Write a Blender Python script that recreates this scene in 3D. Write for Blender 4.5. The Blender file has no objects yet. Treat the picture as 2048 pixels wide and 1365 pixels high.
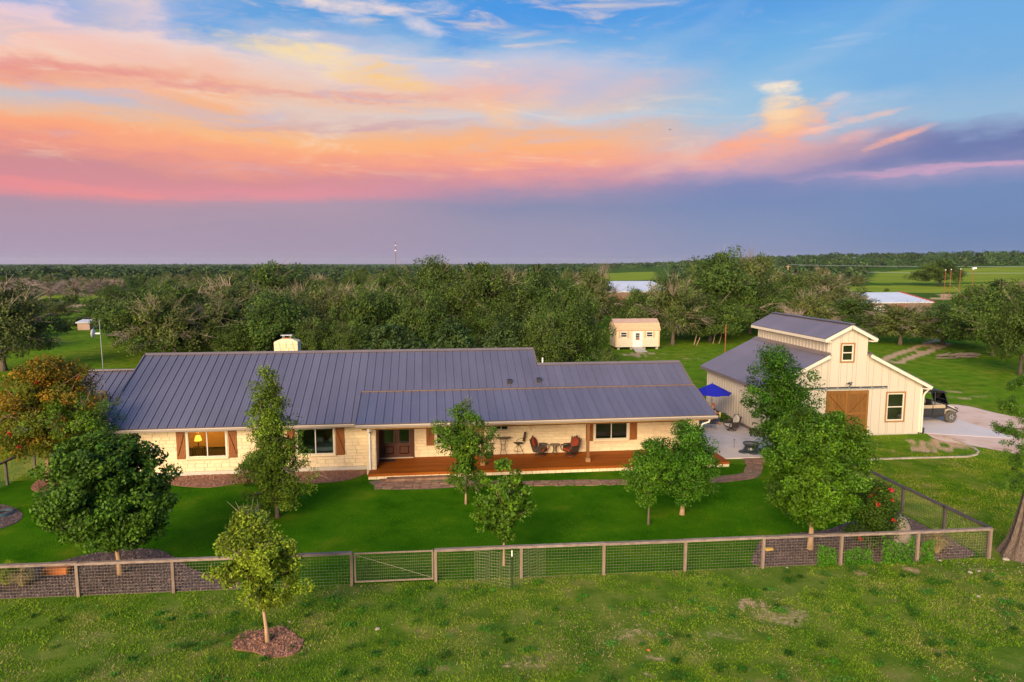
import bpy, math, random
import numpy as np
from mathutils import Vector, Matrix
R = math.radians
S = bpy.context.scene
COL = S.collection

# ---------------------------------------------------------------- camera
CAM_H, PSI, TH, FPX = 11.0, R(6.77), math.atan((682.5 - 527) / 1365.33), 1365.33
cd = bpy.data.cameras.new("camera"); cam = bpy.data.objects.new("camera", cd); COL.objects.link(cam)
cd.sensor_width = 36; cd.lens = 24; cd.clip_end = 20000; cd.clip_start = 0.1
cam.location = (0, 0, CAM_H); cam.rotation_euler = (R(90) - TH, 0, -PSI)
S.camera = cam
S.render.engine = "CYCLES"
S.view_settings.view_transform = "Standard"; S.view_settings.look = "None"
S.view_settings.gamma = 1.0; S.view_settings.use_curve_mapping = False
S.view_settings.exposure = 0.72
S.cycles.max_bounces = 6; S.cycles.diffuse_bounces = 3; S.cycles.glossy_bounces = 3
S.cycles.transparent_max_bounces = 8; S.cycles.transmission_bounces = 4
S.cycles.use_denoising = True

# survey helpers: where a line of sight from the camera station meets the ground or a wall line
_r = np.array([math.cos(PSI), -math.sin(PSI), 0]); _f0 = np.array([math.sin(PSI), math.cos(PSI), 0]); _z = np.array([0, 0, 1.0])
_F = _f0 * math.cos(TH) - _z * math.sin(TH); _U = _f0 * math.sin(TH) + _z * math.cos(TH)
def sight(px, py): return _F + _r * (px - 1024) / FPX + _U * (682.5 - py) / FPX
def gp(px, py, zz=0.0):
    d = sight(px, py); t = (zz - CAM_H) / d[2]; return float(d[0] * t), float(d[1] * t)
def aty(px, py, Y):
    d = sight(px, py); t = Y / d[1]; return float(d[0] * t), float(CAM_H + d[2] * t)
def top_z(px, py, x, y):
    d = sight(px, py); t = math.hypot(x, y) / math.hypot(d[0], d[1]); return float(CAM_H + d[2] * t)
def proj(P):
    d = np.asarray(P, float) - np.array([0, 0, CAM_H]); w = d @ _F
    return 1024 + FPX * (d @ _r) / w, 682.5 - FPX * (d @ _U) / w, w
def skydir(px, py):
    d = sight(px, py); d = d / np.linalg.norm(d)
    return math.sin(math.atan2(d[0], d[1]) - PSI), math.degrees(math.asin(d[2]))

# ---------------------------------------------------------------- node helpers
class NT:
    def __init__(s, tree): s.t = tree; s.n = tree.nodes; s.l = tree.links
    def new(s, typ, **kw):
        n = s.n.new(typ)
        for k, v in kw.items(): setattr(n, k, v)
        return n
    def put(s, sock, v):
        if hasattr(v, "is_linked") or isinstance(v, bpy.types.NodeSocket): s.l.new(v, sock)
        else: sock.default_value = v
    def m(s, op, a, b=0.0, c=None, clamp=False):
        n = s.new("ShaderNodeMath", operation=op, use_clamp=clamp)
        s.put(n.inputs[0], a); s.put(n.inputs[1], b)
        if c is not None: s.put(n.inputs[2], c)
        return n.outputs[0]
    def v(s, op, a, b):
        n = s.new("ShaderNodeVectorMath", operation=op); s.put(n.inputs[0], a); s.put(n.inputs[1], b); return n.outputs[0]
    def mix(s, f, a, b, blend="MIX"):
        n = s.new("ShaderNodeMix", data_type="RGBA", blend_type=blend, clamp_factor=True)
        s.put(n.inputs[0], f); s.put(n.inputs[6], a); s.put(n.inputs[7], b); return n.outputs[2]
    def step(s, x, lo, hi):
        n = s.new("ShaderNodeMapRange", interpolation_type="SMOOTHSTEP", clamp=True)
        s.put(n.inputs[0], x); n.inputs[1].default_value = lo; n.inputs[2].default_value = hi
        return n.outputs[0]
    def noise(s, vec, scale, detail=4, rough=0.55, dist=0.0, out=0):
        n = s.new("ShaderNodeTexNoise"); s.put(n.inputs["Vector"], vec)
        n.inputs["Scale"].default_value = scale; n.inputs["Detail"].default_value = detail
        n.inputs["Roughness"].default_value = rough; n.inputs["Distortion"].default_value = dist
        return n.outputs[out]
    def ramp(s, fac, stops):
        n = s.new("ShaderNodeValToRGB"); s.put(n.inputs[0], fac); e = n.color_ramp.elements
        while len(e) > 1: e.remove(e[-1])
        e[0].position, e[0].color = stops[0][0], stops[0][1]
        for p, c in stops[1:]:
            k = e.new(p); k.color = c
        return n.outputs[0]
def lin(c): return tuple((x / 255 / 12.92) if x / 255 <= 0.04045 else ((x / 255 + 0.055) / 1.055) ** 2.4 for x in c) + (1.0,)

# ---------------------------------------------------------------- sky
W = bpy.data.worlds.new("World"); S.world = W; W.use_nodes = True
SUN_EL, SUN_AZ = 18.5, 208.0     # the glow that lights the fronts: low, behind the camera and to its left
def build_sky():
    k = NT(W.node_tree); k.n.clear()
    d = k.new("ShaderNodeTexCoord").outputs["Generated"]
    sep = k.new("ShaderNodeSeparateXYZ"); k.l.new(d, sep.inputs[0]); x, y, z = sep.outputs
    hor = k.m("SQRT", k.m("ADD", k.m("MULTIPLY", x, x), k.m("MULTIPLY", y, y)))
    s0 = k.m("DIVIDE", k.m("SUBTRACT", k.m("MULTIPLY", x, math.cos(PSI)), k.m("MULTIPLY", y, math.sin(PSI))), k.m("MAXIMUM", hor, 0.001))
    el0 = k.m("MULTIPLY", k.m("ARCSINE", z), 57.2958)
    st = k.new("ShaderNodeCombineXYZ"); k.put(st.inputs[0], x); k.put(st.inputs[1], y); k.put(st.inputs[2], k.m("MULTIPLY", z, 3.6)); st = st.outputs[0]
    n1 = k.noise(st, 2.2, 5, 0.5); n2 = k.noise(k.v("ADD", st, (7.1, 3.3, 1.7)), 5.5, 6, 0.55); n3 = k.noise(k.v("ADD", st, (1.1, 9.3, 4.7)), 14, 5, 0.6)
    amp = k.step(el0, 0.5, 9.0)
    n5 = k.noise(k.v("ADD", st, (5.1, 2.3, 6.7)), 34, 6, 0.65, 0.5)
    dn = lambda n, a: k.m("MULTIPLY", k.m("SUBTRACT", n, 0.5), a)
    wob = k.m("ADD", k.m("ADD", dn(n1, 3.6), dn(n2, 3.2)), k.m("ADD", dn(n3, 1.6), dn(n5, 0.9)))
    el = k.m("ADD", el0, k.m("MULTIPLY", wob, k.m("ADD", k.m("MULTIPLY", amp, 0.75), 0.10)))
    s = k.m("ADD", s0, k.m("MULTIPLY", k.m("SUBTRACT", n2, 0.5), k.m("MULTIPLY", amp, 0.22)))
    cols = [
     (100, [(525,(168,146,180)),(460,(167,141,170)),(402,(174,138,160)),(378,(236,134,140)),(352,(214,132,142)),(322,(208,134,138)),(292,(240,148,126)),(252,(255,166,112)),(228,(242,184,146)),(192,(200,192,198)),(168,(246,176,140)),(146,(236,150,130)),(118,(250,194,166)),(80,(248,210,190)),(30,(222,202,222)),(-90,(150,182,226)),(-300,(96,150,212))]),
     (600, [(525,(162,142,174)),(460,(160,138,166)),(405,(172,140,162)),(384,(226,136,148)),(356,(214,134,140)),(334,(236,146,128)),(304,(254,162,116)),(274,(255,184,124)),(255,(240,186,148)),(238,(222,182,172)),(215,(230,200,186)),(190,(246,192,156)),(150,(238,206,194)),(112,(226,214,216)),(75,(164,190,222)),(30,(92,160,222)),(-90,(84,150,218)),(-300,(80,142,212))]),
     (1100, [(525,(146,140,180)),(462,(140,134,170)),(412,(126,126,166)),(388,(150,130,166)),(362,(214,140,150)),(332,(250,156,130)),(292,(255,176,116)),(262,(240,180,140)),(232,(202,204,214)),(205,(238,196,170)),(170,(226,190,190)),(130,(190,196,220)),(85,(122,176,226)),(20,(66,150,226)),(-90,(62,140,220)),(-300,(70,136,210))]),
     (1500, [(525,(126,136,180)),(460,(114,130,176)),(402,(102,122,174)),(366,(112,122,174)),(336,(186,148,176)),(308,(226,166,160)),(282,(196,184,196)),(240,(162,192,216)),(190,(146,190,222)),(100,(110,174,226)),(20,(84,158,226)),(-90,(74,148,222)),(-300,(74,138,210))]),
     (1950, [(525,(92,122,176)),(450,(86,120,176)),(385,(96,124,178)),(352,(150,140,184)),(342,(196,152,188)),(328,(120,122,172)),(290,(100,110,166)),(268,(128,146,188)),(240,(146,182,214)),(150,(114,172,222)),(20,(106,170,226)),(-90,(94,160,222)),(-300,(84,146,212))])]
    out = None; prev = None
    fac = k.m("DIVIDE", el, 40.0, clamp=True)
    for px, stops in cols:
        sc, _ = skydir(px, 400)
        rs = []
        for py, c in stops:
            rs.append((max(0.0, min(1.0, skydir(px, py)[1] / 40.0)), lin(c)))
        c = k.ramp(fac, rs)
        out = c if out is None else k.mix(k.step(s, prev, sc), out, c)
        prev = sc
    s_w, el_w = s, el
    # single cloud masses: a direction, a spread, a tilt, a colour
    el_r = k.m("ADD", el0, k.m("MULTIPLY", wob, 0.22)); s_r = k.m("ADD", s0, k.m("MULTIPLY", k.m("SUBTRACT", n3, 0.5), 0.03))
    def cloud(col, px, py, wx, wy, tilt, c, a, edge=0.35, grain=None, own=False, gk=2.2):
        s, el = (s_r, el_r) if own else (s_w, el_w)
        sc, ec = skydir(px, py); ws = wx / 1365.0; we = wy / 1365.0 * 57.3
        ds = k.m("SUBTRACT", s, sc); de = k.m("SUBTRACT", k.m("SUBTRACT", el, ec), k.m("MULTIPLY", ds, tilt * 57.3))
        q = k.m("ADD", k.m("POWER", k.m("DIVIDE", ds, ws), 2.0), k.m("POWER", k.m("ABSOLUTE", k.m("DIVIDE", de, we)), 2.0))
        q = k.m("ADD", k.m("SUBTRACT", 1.0, q), k.m("MULTIPLY", k.m("SUBTRACT", grain or n3, 0.5), gk))
        # the sky over the far side of the sky dome keeps its own clouds
        fwd = k.step(k.m("ADD", k.m("MULTIPLY", x, math.sin(PSI)), k.m("MULTIPLY", y, math.cos(PSI))), 0.0, 0.3)
        return k.mix(k.m("MULTIPLY", k.m("MULTIPLY", k.step(q, 0.5 - edge, 0.5 + edge * 2), a), fwd), col, lin(c))
    n4 = k.noise(k.v("ADD", st, (2.1, 4.3, 8.7)), 24, 6, 0.62, 0.4)
    out = cloud(out, 60, 70, 230, 46, 0.05, (250, 206, 196), 0.9, 0.9, n2)
    out = cloud(out, 220, 20, 90, 46, -0.5, (250, 214, 196), 0.85, 0.7, n4)
    out = cloud(out, 250, 112, 190, 26, -0.15, (250, 186, 166), 0.8, 0.9, n3)
    out = cloud(out, 120, 265, 260, 20, -0.03, (255, 164, 122), 0.75, 0.9, n3)
    out = cloud(out, 620, 275, 420, 26, -0.02, (255, 180, 112), 0.85, 0.9, n3)
    out = cloud(out, 980, 300, 300, 34, -0.05, (255, 172, 104), 0.9, 0.9, n3)
    out = cloud(out, 380, 205, 120, 34, -0.06, (255, 184, 126), 0.85, 0.9, n4)
    out = cloud(out, 330, 185, 190, 20, -0.12, (252, 186, 156), 0.8, 0.9, n4)
    out = cloud(out, 150, 372, 260, 9, -0.03, (242, 138, 138), 0.85, 0.8, n3)
    out = cloud(out, 395, 45, 170, 60, -0.25, (84, 160, 226), 0.95, 0.5, n2)
    out = cloud(out, 120, 5, 120, 26, -0.2, (96, 160, 220), 0.8, 0.5, n2)
    out = cloud(out, 985, 20, 190, 60, 0.05, (56, 146, 228), 0.9, 0.6, n2)
    out = cloud(out, 570, 108, 170, 30, -0.12, (255, 224, 166), 0.95, 0.6, n4)
    out = cloud(out, 770, 150, 150, 30, -0.12, (255, 200, 120), 0.95, 0.7, n4)
    out = cloud(out, 700, 12, 180, 14, -0.03, (250, 224, 214), 0.8, 0.7, n4)
    out = cloud(out, 640, 75, 150, 10, 0.05, (206, 204, 226), 0.7, 0.7, n4)
    out = cloud(out, 650, 190, 420, 9, 0.05, (226, 152, 152), 0.75, 0.7, n3)
    out = cloud(out, 700, 246, 260, 8, 0.07, (206, 160, 168), 0.8, 0.7, n3)
    out = cloud(out, 180, 150, 200, 12, -0.02, (232, 140, 136), 0.85, 0.6, n3)
    out = cloud(out, 400, 215, 90, 24, 0.0, (255, 176, 108), 0.85, 0.7, n3)
    out = cloud(out, 1000, 215, 60, 40, -0.2, (255, 196, 140), 0.7, 0.7, n3)
    out = cloud(out, 1150, 240, 300, 6, -0.03, (232, 186, 182), 0.5, 0.8, n3)
    out = cloud(out, 1230, 150, 330, 26, 0.45, (160, 190, 224), 0.5, 0.9, n2)
    out = cloud(out, 1700, 70, 260, 30, 0.5, (168, 190, 224), 0.5, 0.9, n2)
    out = cloud(out, 1440, 322, 180, 16, 0.08, (232, 160, 160), 0.7, 0.8, n3)
    o_ = dict(own=True)
    out = cloud(out, 1620, 225, 150, 26, 0.10, (196, 200, 216), 0.7, 0.9, n4, gk=3.0, **o_)
    out = cloud(out, 1510, 288, 150, 26, 0.20, (255, 160, 128), 1.0, 0.6, n4, gk=2.6, **o_)
    out = cloud(out, 1552, 262, 100, 40, 0.35, (255, 172, 126), 1.0, 0.6, n4, gk=2.6, **o_)
    out = cloud(out, 1572, 236, 74, 34, 0.2, (255, 198, 140), 1.0, 0.5, n4, gk=2.4, **o_)
    out = cloud(out, 1564, 208, 40, 44, 0.0, (255, 216, 170), 1.0, 0.5, n4, gk=2.2, **o_)
    out = cloud(out, 1560, 180, 54, 17, -0.2, (255, 234, 206), 1.0, 0.5, n4, gk=2.2, **o_)
    out = cloud(out, 1668, 196, 26, 10, 0.2, (222, 206, 206), 0.8, 0.7, n4, gk=2.6, **o_)
    out = cloud(out, 1680, 250, 90, 9, 0.16, (255, 196, 168), 0.95, 0.6, n4, gk=2.4, **o_)
    out = cloud(out, 1716, 272, 34, 12, 0.1, (250, 176, 158), 0.8, 0.7, n4, gk=2.6, **o_)
    out = cloud(out, 1800, 277, 52, 9, 0.36, (255, 176, 146), 1.0, 0.6, n4, gk=2.2, **o_)
    out = cloud(out, 960, 185, 110, 30, 0.05, (252, 176, 146), 0.7, 0.9, n4, gk=2.8, **o_)
    out = cloud(out, 1005, 235, 46, 22, -0.3, (255, 196, 142), 0.8, 0.8, n4, gk=2.6, **o_)
    out = cloud(out, 800, 152, 70, 22, -0.2, (255, 204, 122), 0.9, 0.8, n4, gk=2.6, **o_)
    out = cloud(out, 610, 104, 100, 20, -0.14, (255, 222, 160), 0.9, 0.7, n4, gk=2.6, **o_)
    out = cloud(out, 840, 50, 60, 16, -0.3, (236, 220, 222), 0.8, 0.8, n4, gk=2.8, **o_)
    out = cloud(out, 700, 6, 130, 14, 0.0, (252, 228, 216), 0.9, 0.7, n4, gk=2.6, **o_)
    out = cloud(out, 600, 66, 60, 10, 0.0, (250, 222, 206), 0.8, 0.8, n4, gk=2.8, **o_)
    out = cloud(out, 700, 40, 50, 12, 0.0, (214, 214, 230), 0.8, 0.8, n4, gk=2.8, **o_)
    # fibrous grain of the high cloud
    fib = k.noise(k.v("MULTIPLY", st, (1.0, 1.0, 1.5)), 6, 9, 0.64, 0.9)
    reg = k.m("MULTIPLY", k.m("MULTIPLY", k.step(el0, 5.5, 9.0), k.m("SUBTRACT", 1.0, k.step(s0, 0.02, 0.45))), 0.55)
    out = k.mix(k.m("MULTIPLY", k.step(fib, .52, .72), reg), out, lin((255, 214, 178)))
    out = k.mix(k.m("MULTIPLY", k.m("SUBTRACT", 1.0, k.step(fib, .30, .47)), k.m("MULTIPLY", reg, .8)), out, lin((186, 186, 212)))
    out = k.mix(k.m("MULTIPLY", k.step(fib, .55, .75), k.m("MULTIPLY", k.step(el0, 8, 13), .20)), out, lin((206, 214, 232)))
    out = cloud(out, 1920, 306, 230, 17, 0.09, (96, 108, 166), 0.9, 0.6, n3)
    out = cloud(out, 1900, 343, 240, 7, 0.01, (204, 156, 186), 0.85, 0.7, n3)
    # below the horizon the dome only shows where the ground ends
    sky = k.new("ShaderNodeTexSky", sky_type="NISHITA", sun_disc=False)
    sky.sun_elevation = R(SUN_EL); sky.sun_rotation = R(SUN_AZ)
    bg1 = k.new("ShaderNodeBackground"); k.put(bg1.inputs[0], sky.outputs[0]); bg1.inputs[1].default_value = 0.06
    bg2 = k.new("ShaderNodeBackground"); k.put(bg2.inputs[0], out); bg2.inputs[1].default_value = 0.64
    mx = k.new("ShaderNodeMixShader"); k.put(mx.inputs[0], 0.9)
    k.l.new(bg1.outputs[0], mx.inputs[1]); k.l.new(bg2.outputs[0], mx.inputs[2])
    o = k.new("ShaderNodeOutputWorld"); k.l.new(mx.outputs[0], o.inputs[0])
build_sky()
W.cycles.sampling_method = "MANUAL"; W.cycles.sample_map_resolution = 512
sd = bpy.data.lights.new("sun", "SUN"); sun = bpy.data.objects.new("sun", sd); COL.objects.link(sun)
sd.energy = 5.0; sd.angle = R(40); sd.color = (1.0, 0.80, 0.53)
sun.rotation_euler = (R(90 - SUN_EL), 0, R(180 - SUN_AZ))
sun.location = (4, -30, 12)

# ---------------------------------------------------------------- materials
def mat(name, cols, scale=3.0, rough=0.7, bump=0.0, bscale=40.0, metal=0.0, vary=0.0, detail=5, stretch=(1, 1, 1), spec=0.4, coat=0.0, attr=None, local=False, trans=0.0, hue=0.0):
    """two or more albedos mixed by noise over the surface, optional per-object variation, fine relief"""
    m = bpy.data.materials.new(name); m.use_nodes = True; k = NT(m.node_tree); k.n.clear()
    tc = k.new("ShaderNodeTexCoord"); geo = k.new("ShaderNodeNewGeometry")
    pos = tc.outputs["Object"] if local else geo.outputs["Position"]
    p = k.v("MULTIPLY", pos, stretch)
    if isinstance(cols[0], (int, float)): cols = [cols]
    cols = [tuple(c) + (1.0,) if len(c) == 3 else c for c in cols]
    if len(cols) == 1: c = k.mix(0.0, cols[0], cols[0])
    else:
        n = k.noise(p, scale, detail, 0.6)
        c = k.ramp(n, [(0.30 + 0.40 * i / (len(cols) - 1), cc) for i, cc in enumerate(cols)])
    if attr:
        a = k.new("ShaderNodeAttribute", attribute_name=attr)
        c = k.mix(1.0, c, a.outputs["Color"], "MULTIPLY")
    if vary or hue:
        oi = k.new("ShaderNodeObjectInfo"); h = k.new("ShaderNodeHueSaturation"); k.put(h.inputs["Color"], c)
        k.put(h.inputs["Value"], k.m("ADD", 1.0 - vary / 2, k.m("MULTIPLY", oi.outputs["Random"], vary)))
        if hue:
            r2 = k.m("FRACT", k.m("MULTIPLY", oi.outputs["Random"], 37.7))
            k.put(h.inputs["Hue"], k.m("ADD", 0.5 - hue / 2, k.m("MULTIPLY", r2, hue)))
        c = h.outputs[0]
    b = k.new("ShaderNodeBsdfPrincipled"); k.put(b.inputs["Base Color"], c)
    b.inputs["Roughness"].default_value = rough; b.inputs["Metallic"].default_value = metal
    b.inputs["Specular IOR Level"].default_value = spec
    if coat: b.inputs["Coat Weight"].default_value = coat; b.inputs["Coat Roughness"].default_value = 0.12
    if bump:
        bp = k.new("ShaderNodeBump"); bp.inputs["Strength"].default_value = bump; bp.inputs["Distance"].default_value = 0.03
        k.put(bp.inputs["Height"], k.noise(p, bscale, 4, 0.6)); k.put(b.inputs["Normal"], bp.outputs[0])
    o = k.new("ShaderNodeOutputMaterial")
    if trans:
        t = k.new("ShaderNodeBsdfTranslucent"); k.put(t.inputs[0], c)
        mx = k.new("ShaderNodeMixShader"); k.put(mx.inputs[0], trans); k.l.new(b.outputs[0], mx.inputs[1]); k.l.new(t.outputs[0], mx.inputs[2])
        k.l.new(mx.outputs[0], o.inputs[0])
    else: k.l.new(b.outputs[0], o.inputs[0])
    return m
def glass_mat(name, tint, refl=0.16):
    m = bpy.data.materials.new(name); m.use_nodes = True; k = NT(m.node_tree); k.n.clear()
    t = k.new("ShaderNodeBsdfTransparent"); t.inputs[0].default_value = tint
    g = k.new("ShaderNodeBsdfGlossy"); g.inputs["Roughness"].default_value = 0.03
    f = k.new("ShaderNodeFresnel"); f.inputs[0].default_value = 1.5
    mx = k.new("ShaderNodeMixShader"); k.put(mx.inputs[0], k.m("ADD", f.outputs[0], refl - 0.04, clamp=True))
    k.l.new(t.outputs[0], mx.inputs[1]); k.l.new(g.outputs[0], mx.inputs[2])
    o = k.new("ShaderNodeOutputMaterial"); k.l.new(mx.outputs[0], o.inputs[0]); return m
def emit_mat(name, c, s):
    m = bpy.data.materials.new(name); m.use_nodes = True; k = NT(m.node_tree); k.n.clear()
    e = k.new("ShaderNodeEmission"); e.inputs[0].default_value = c; e.inputs[1].default_value = s
    o = k.new("ShaderNodeOutputMaterial"); k.l.new(e.outputs[0], o.inputs[0]); return m

M = {}
M["limestone"] = mat("limestone", [(.64, .475, .285), (.71, .555, .36), (.71, .55, .335)], 2.5, .85, .4, 25, vary=.12, hue=.015)
M["mortar"] = mat("mortar", [(.54, .40, .25), (.60, .455, .30)], 3, .9, .3, 60)
M["concrete_base"] = mat("concrete_base", [(.44, .38, .32), (.52, .46, .39)], 1.5, .9, .3, 40)
M["roof"] = mat("roof_steel", [(.155, .134, .172), (.195, .172, .222)], .45, .33, .10, 2.2, metal=.40, vary=.12, spec=.7, stretch=(1, .15, 1))
M["roof_trim"] = mat("roof_trim", [(.17, .13, .13), (.21, .165, .165)], 1.0, .42, metal=.2, spec=.6)
M["gutter"] = mat("gutter_paint", [(.24, .185, .16), (.28, .22, .19)], 1.0, .45, spec=.5)
M["deck"] = mat("deck_stain", [(.20, .048, .004), (.27, .066, .005), (.29, .085, .008)], 1.6, .65, .25, 30, vary=.25, stretch=(.5, 8, 1), spec=.12)
M["post_wood"] = mat("post_wood", [(.16, .060, .014), (.22, .090, .024)], 4, .6, .3, 25, stretch=(6, 6, .6))
M["shutter"] = mat("shutter_wood", [(.15, .042, .008), (.24, .078, .014), (.19, .055, .010)], 5, .6, .3, 30, vary=.2, stretch=(8, 8, .7))
M["door_wood"] = mat("door_wood", [(.065, .018, .008), (.095, .028, .012)], 4, .4, .2, 30, stretch=(8, 8, .6), spec=.5)
M["trim"] = mat("cream_trim", [(.62, .50, .37), (.68, .56, .42)], 2, .7)
M["alu"] = mat("window_frame", [(.55, .49, .42)], 1, .45)
M["glass"] = glass_mat("window_glass", (.80, .84, .82, 1), .10)
M["white"] = mat("white_paint", [(.76, .72, .67), (.80, .77, .72)], 2, .5)
M["ceiling"] = mat("pine_ceiling", [(.52, .33, .14), (.60, .40, .18)], 3, .7, stretch=(.5, 8, 1))
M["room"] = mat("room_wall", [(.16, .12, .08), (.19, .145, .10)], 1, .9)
M["room_warm"] = mat("room_wall_warm", [(.50, .29, .10), (.54, .32, .12)], 1, .9)
M["floor_in"] = mat("room_floor", [(.08, .05, .03)], 1, .8)
M["iron"] = mat("dark_bronze", [(.035, .026, .020), (.055, .040, .028)], 8, .45, spec=.5)
M["cushion"] = mat("red_cushion", [(.17, .022, .008), (.24, .038, .012)], 9, .85, .4, 60)
M["sling"] = mat("dark_sling", [(.040, .026, .018), (.062, .042, .028)], 30, .8, .2, 90)
M["table_stone"] = mat("table_stone", [(.10, .075, .055), (.17, .135, .10)], 14, .45)
M["black"] = mat("black_plastic", [(.018, .018, .020), (.028, .028, .031)], 6, .5, spec=.4)
M["rubber"] = mat("tyre_rubber", [(.055, .048, .042), (.10, .085, .07)], 9, .9)
M["tan"] = mat("tan_plastic", [(.34, .26, .17), (.38, .30, .20)], 3, .45, spec=.5)
M["dark_metal"] = mat("dark_metal", [(.05, .05, .055)], 2, .4, metal=.4)
M["steel"] = mat("galvanised", [(.42, .43, .45), (.52, .53, .55)], 5, .4, metal=.6)
M["siding"] = mat("barn_siding", [(.50, .43, .355), (.52, .45, .37)], .8, .75, .08, 20, vary=.03, stretch=(1, 1, .3))
M["barn_trim"] = mat("barn_trim", [(.61, .535, .44), (.64, .565, .47)], 2, .6)
M["barn_wood"] = mat("barn_door_wood", [(.13, .050, .008), (.22, .092, .016), (.17, .066, .011)], 3, .65, .4, 30, vary=.30, stretch=(9, 9, .6))
M["cedar_trim"] = mat("cedar_trim", [(.26, .125, .045), (.34, .175, .07)], 5, .7, .3, 30, stretch=(4, 4, 2))
M["shed_wall"] = mat("shed_siding", [(.66, .54, .40), (.70, .58, .44)], 1, .75, vary=.04)
M["shed_roof"] = mat("shed_roof", [(.60, .36, .20), (.66, .42, .25)], 2, .8, .2, 20, vary=.06)
M["shed_top"] = mat("shed_roof_top", [(.42, .27, .21), (.48, .32, .25)], 2, .8, .2, 20, vary=.06)
M["shed_shutter"] = mat("shed_shutter", [(.64, .38, .17)], 2, .7)
M["far_roof"] = mat("galvalume_roof", [(.66, .66, .70), (.74, .74, .78)], .3, .4, metal=.2, vary=.06)
M["far_wall"] = mat("rusty_wall", [(.15, .085, .06), (.20, .12, .085)], .6, .8)
M["red_trim"] = mat("red_trim", [(.32, .06, .05)], 1, .6)
M["rust"] = mat("rusty_pipe", [(.20, .055, .022), (.28, .09, .035)], 6, .8)
M["fence_wood"] = mat("fence_wood", [(.15, .105, .085), (.26, .19, .16), (.33, .245, .21)], 3, .85, .6, 30, vary=.2, stretch=(1.2, 5, 5))
M["fence_post"] = mat("fence_post_wood", [(.17, .115, .085), (.28, .20, .155)], 4, .85, .5, 30, vary=.25, stretch=(8, 8, 1))
M["fence_dark"] = mat("fence_dark_paint", [(.060, .045, .045), (.10, .078, .078)], 3, .7, .4, 30, vary=.2)
M["wire"] = mat("fence_wire", [(.30, .25, .17), (.40, .34, .24)], 8, .6)
M["patio"] = mat("patio_concrete", [(.52, .42, .36), (.60, .49, .43), (.65, .54, .48)], .9, .85, .15, 30, vary=.05)
M["apron"] = mat("apron_concrete", [(.60, .52, .50), (.66, .57, .55)], .7, .85, .15, 30)
M["caliche"] = mat("caliche_gravel", [(.44, .24, .15), (.60, .40, .30), (.68, .49, .40), (.50, .30, .20)], .35, .95, .5, 14, detail=8)
M["flag"] = mat("flagstone", [(.17, .080, .045), (.26, .14, .085), (.34, .205, .13)], 3.5, .85, .5, 18, vary=.4, hue=.03)
M["flag_bed"] = mat("path_bed", [(.16, .10, .065), (.24, .16, .10)], 8, .95, .5, 30)
M["mulch"] = mat("mulch_bed", [(.075, .044, .038), (.120, .074, .066), (.15, .098, .088)], 9, .95, .9, 45)
M["mulch_red"] = mat("mulch_red", [(.20, .085, .050), (.29, .135, .085), (.25, .11, .07)], 9, .95, .9, 45)
M["chip"] = mat("mulch_chip", [(.12, .074, .066), (.19, .125, .115)], 5, .95, attr="tint")
M["chip_red"] = mat("mulch_chip_red", [(.26, .115, .07), (.34, .17, .11)], 5, .95, attr="tint")
M["edge_stone"] = mat("edging_stone", [(.34, .28, .21), (.44, .37, .29)], 3, .9, .4, 20, vary=.2)
M["rock"] = mat("pale_rock", [(.16, .12, .09), (.34, .27, .20), (.46, .39, .31)], 3, .9, .8, 8, local=True)
M["rock_orange"] = mat("orange_rock", [(.40, .105, .020), (.50, .16, .035)], 3, .85, .5, 12)
M["rock_yellow"] = mat("ochre_rock", [(.50, .30, .05), (.58, .38, .09)], 3, .85, .5, 12)
M["rock_dark"] = mat("wet_dark_rock", [(.020, .026, .028), (.045, .052, .052)], 4, .3, .6, 8, spec=.6)
M["water"] = mat("fountain_water", [(.04, .06, .07)], 3, .05, .1, 20, spec=.7)
M["blue"] = mat("umbrella_canvas", [(.006, .008, .30), (.009, .012, .36)], 2, .8)
M["skin"] = mat("skin", [(.42, .20, .13)], 5, .6)
M["shirt"] = mat("dark_shirt", [(.022, .022, .030)], 5, .9)
M["jeans"] = mat("jeans", [(.03, .04, .09)], 8, .9)
M["cap"] = mat("red_cap", [(.35, .07, .04)], 5, .8)
M["towel"] = mat("yellow_cloth", [(.75, .58, .16)], 5, .9)
M["beige_fabric"] = mat("beige_cushion", [(.44, .37, .32), (.50, .43, .38)], 6, .9, .2, 60)
M["hose"] = mat("hose", [(.05, .10, .13)], 5, .5)
M["far_white"] = mat("white_fixture", [(.8, .8, .8)], 5, .5)
M["brush"] = mat("brush_logs", [(.14, .10, .075), (.25, .19, .15)], 6, .9)
M["bed_sheet"] = mat("bed_sheet", [(.30, .36, .42)], 3, .9)
# leaves: albedo comes from the species, the tint attribute varies it leaf by leaf
def leafm(n, a, b, tr=.14): M[n] = mat(n, [a, b], 1.1, .55, attr="tint", vary=.14, hue=.02, trans=tr, spec=.18)
leafm("leaf_dark", (.034, .086, .005), (.082, .150, .010))
leafm("leaf_mid", (.034, .096, .004), (.088, .170, .008))
leafm("leaf_bright", (.15, .20, .010), (.27, .29, .020))
leafm("leaf_olive", (.090, .140, .010), (.165, .215, .018))
leafm("leaf_myrtle", (.065, .095, .004), (.150, .130, .007))
leafm("leaf_oak", (.028, .060, .007), (.082, .120, .017))
leafm("leaf_oak_pale", (.055, .080, .014), (.120, .138, .034))
leafm("leaf_juniper", (.030, .062, .012), (.065, .100, .024))
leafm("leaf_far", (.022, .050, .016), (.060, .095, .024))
leafm("petal", (.50, .010, .012), (.60, .03, .04), .1)
leafm("petal_pink", (.62, .10, .24), (.70, .30, .40), .1)
M["bark"] = mat("bark", [(.10, .070, .050), (.18, .135, .10)], 6, .9, .8, 30, stretch=(3, 3, .6))
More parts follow.
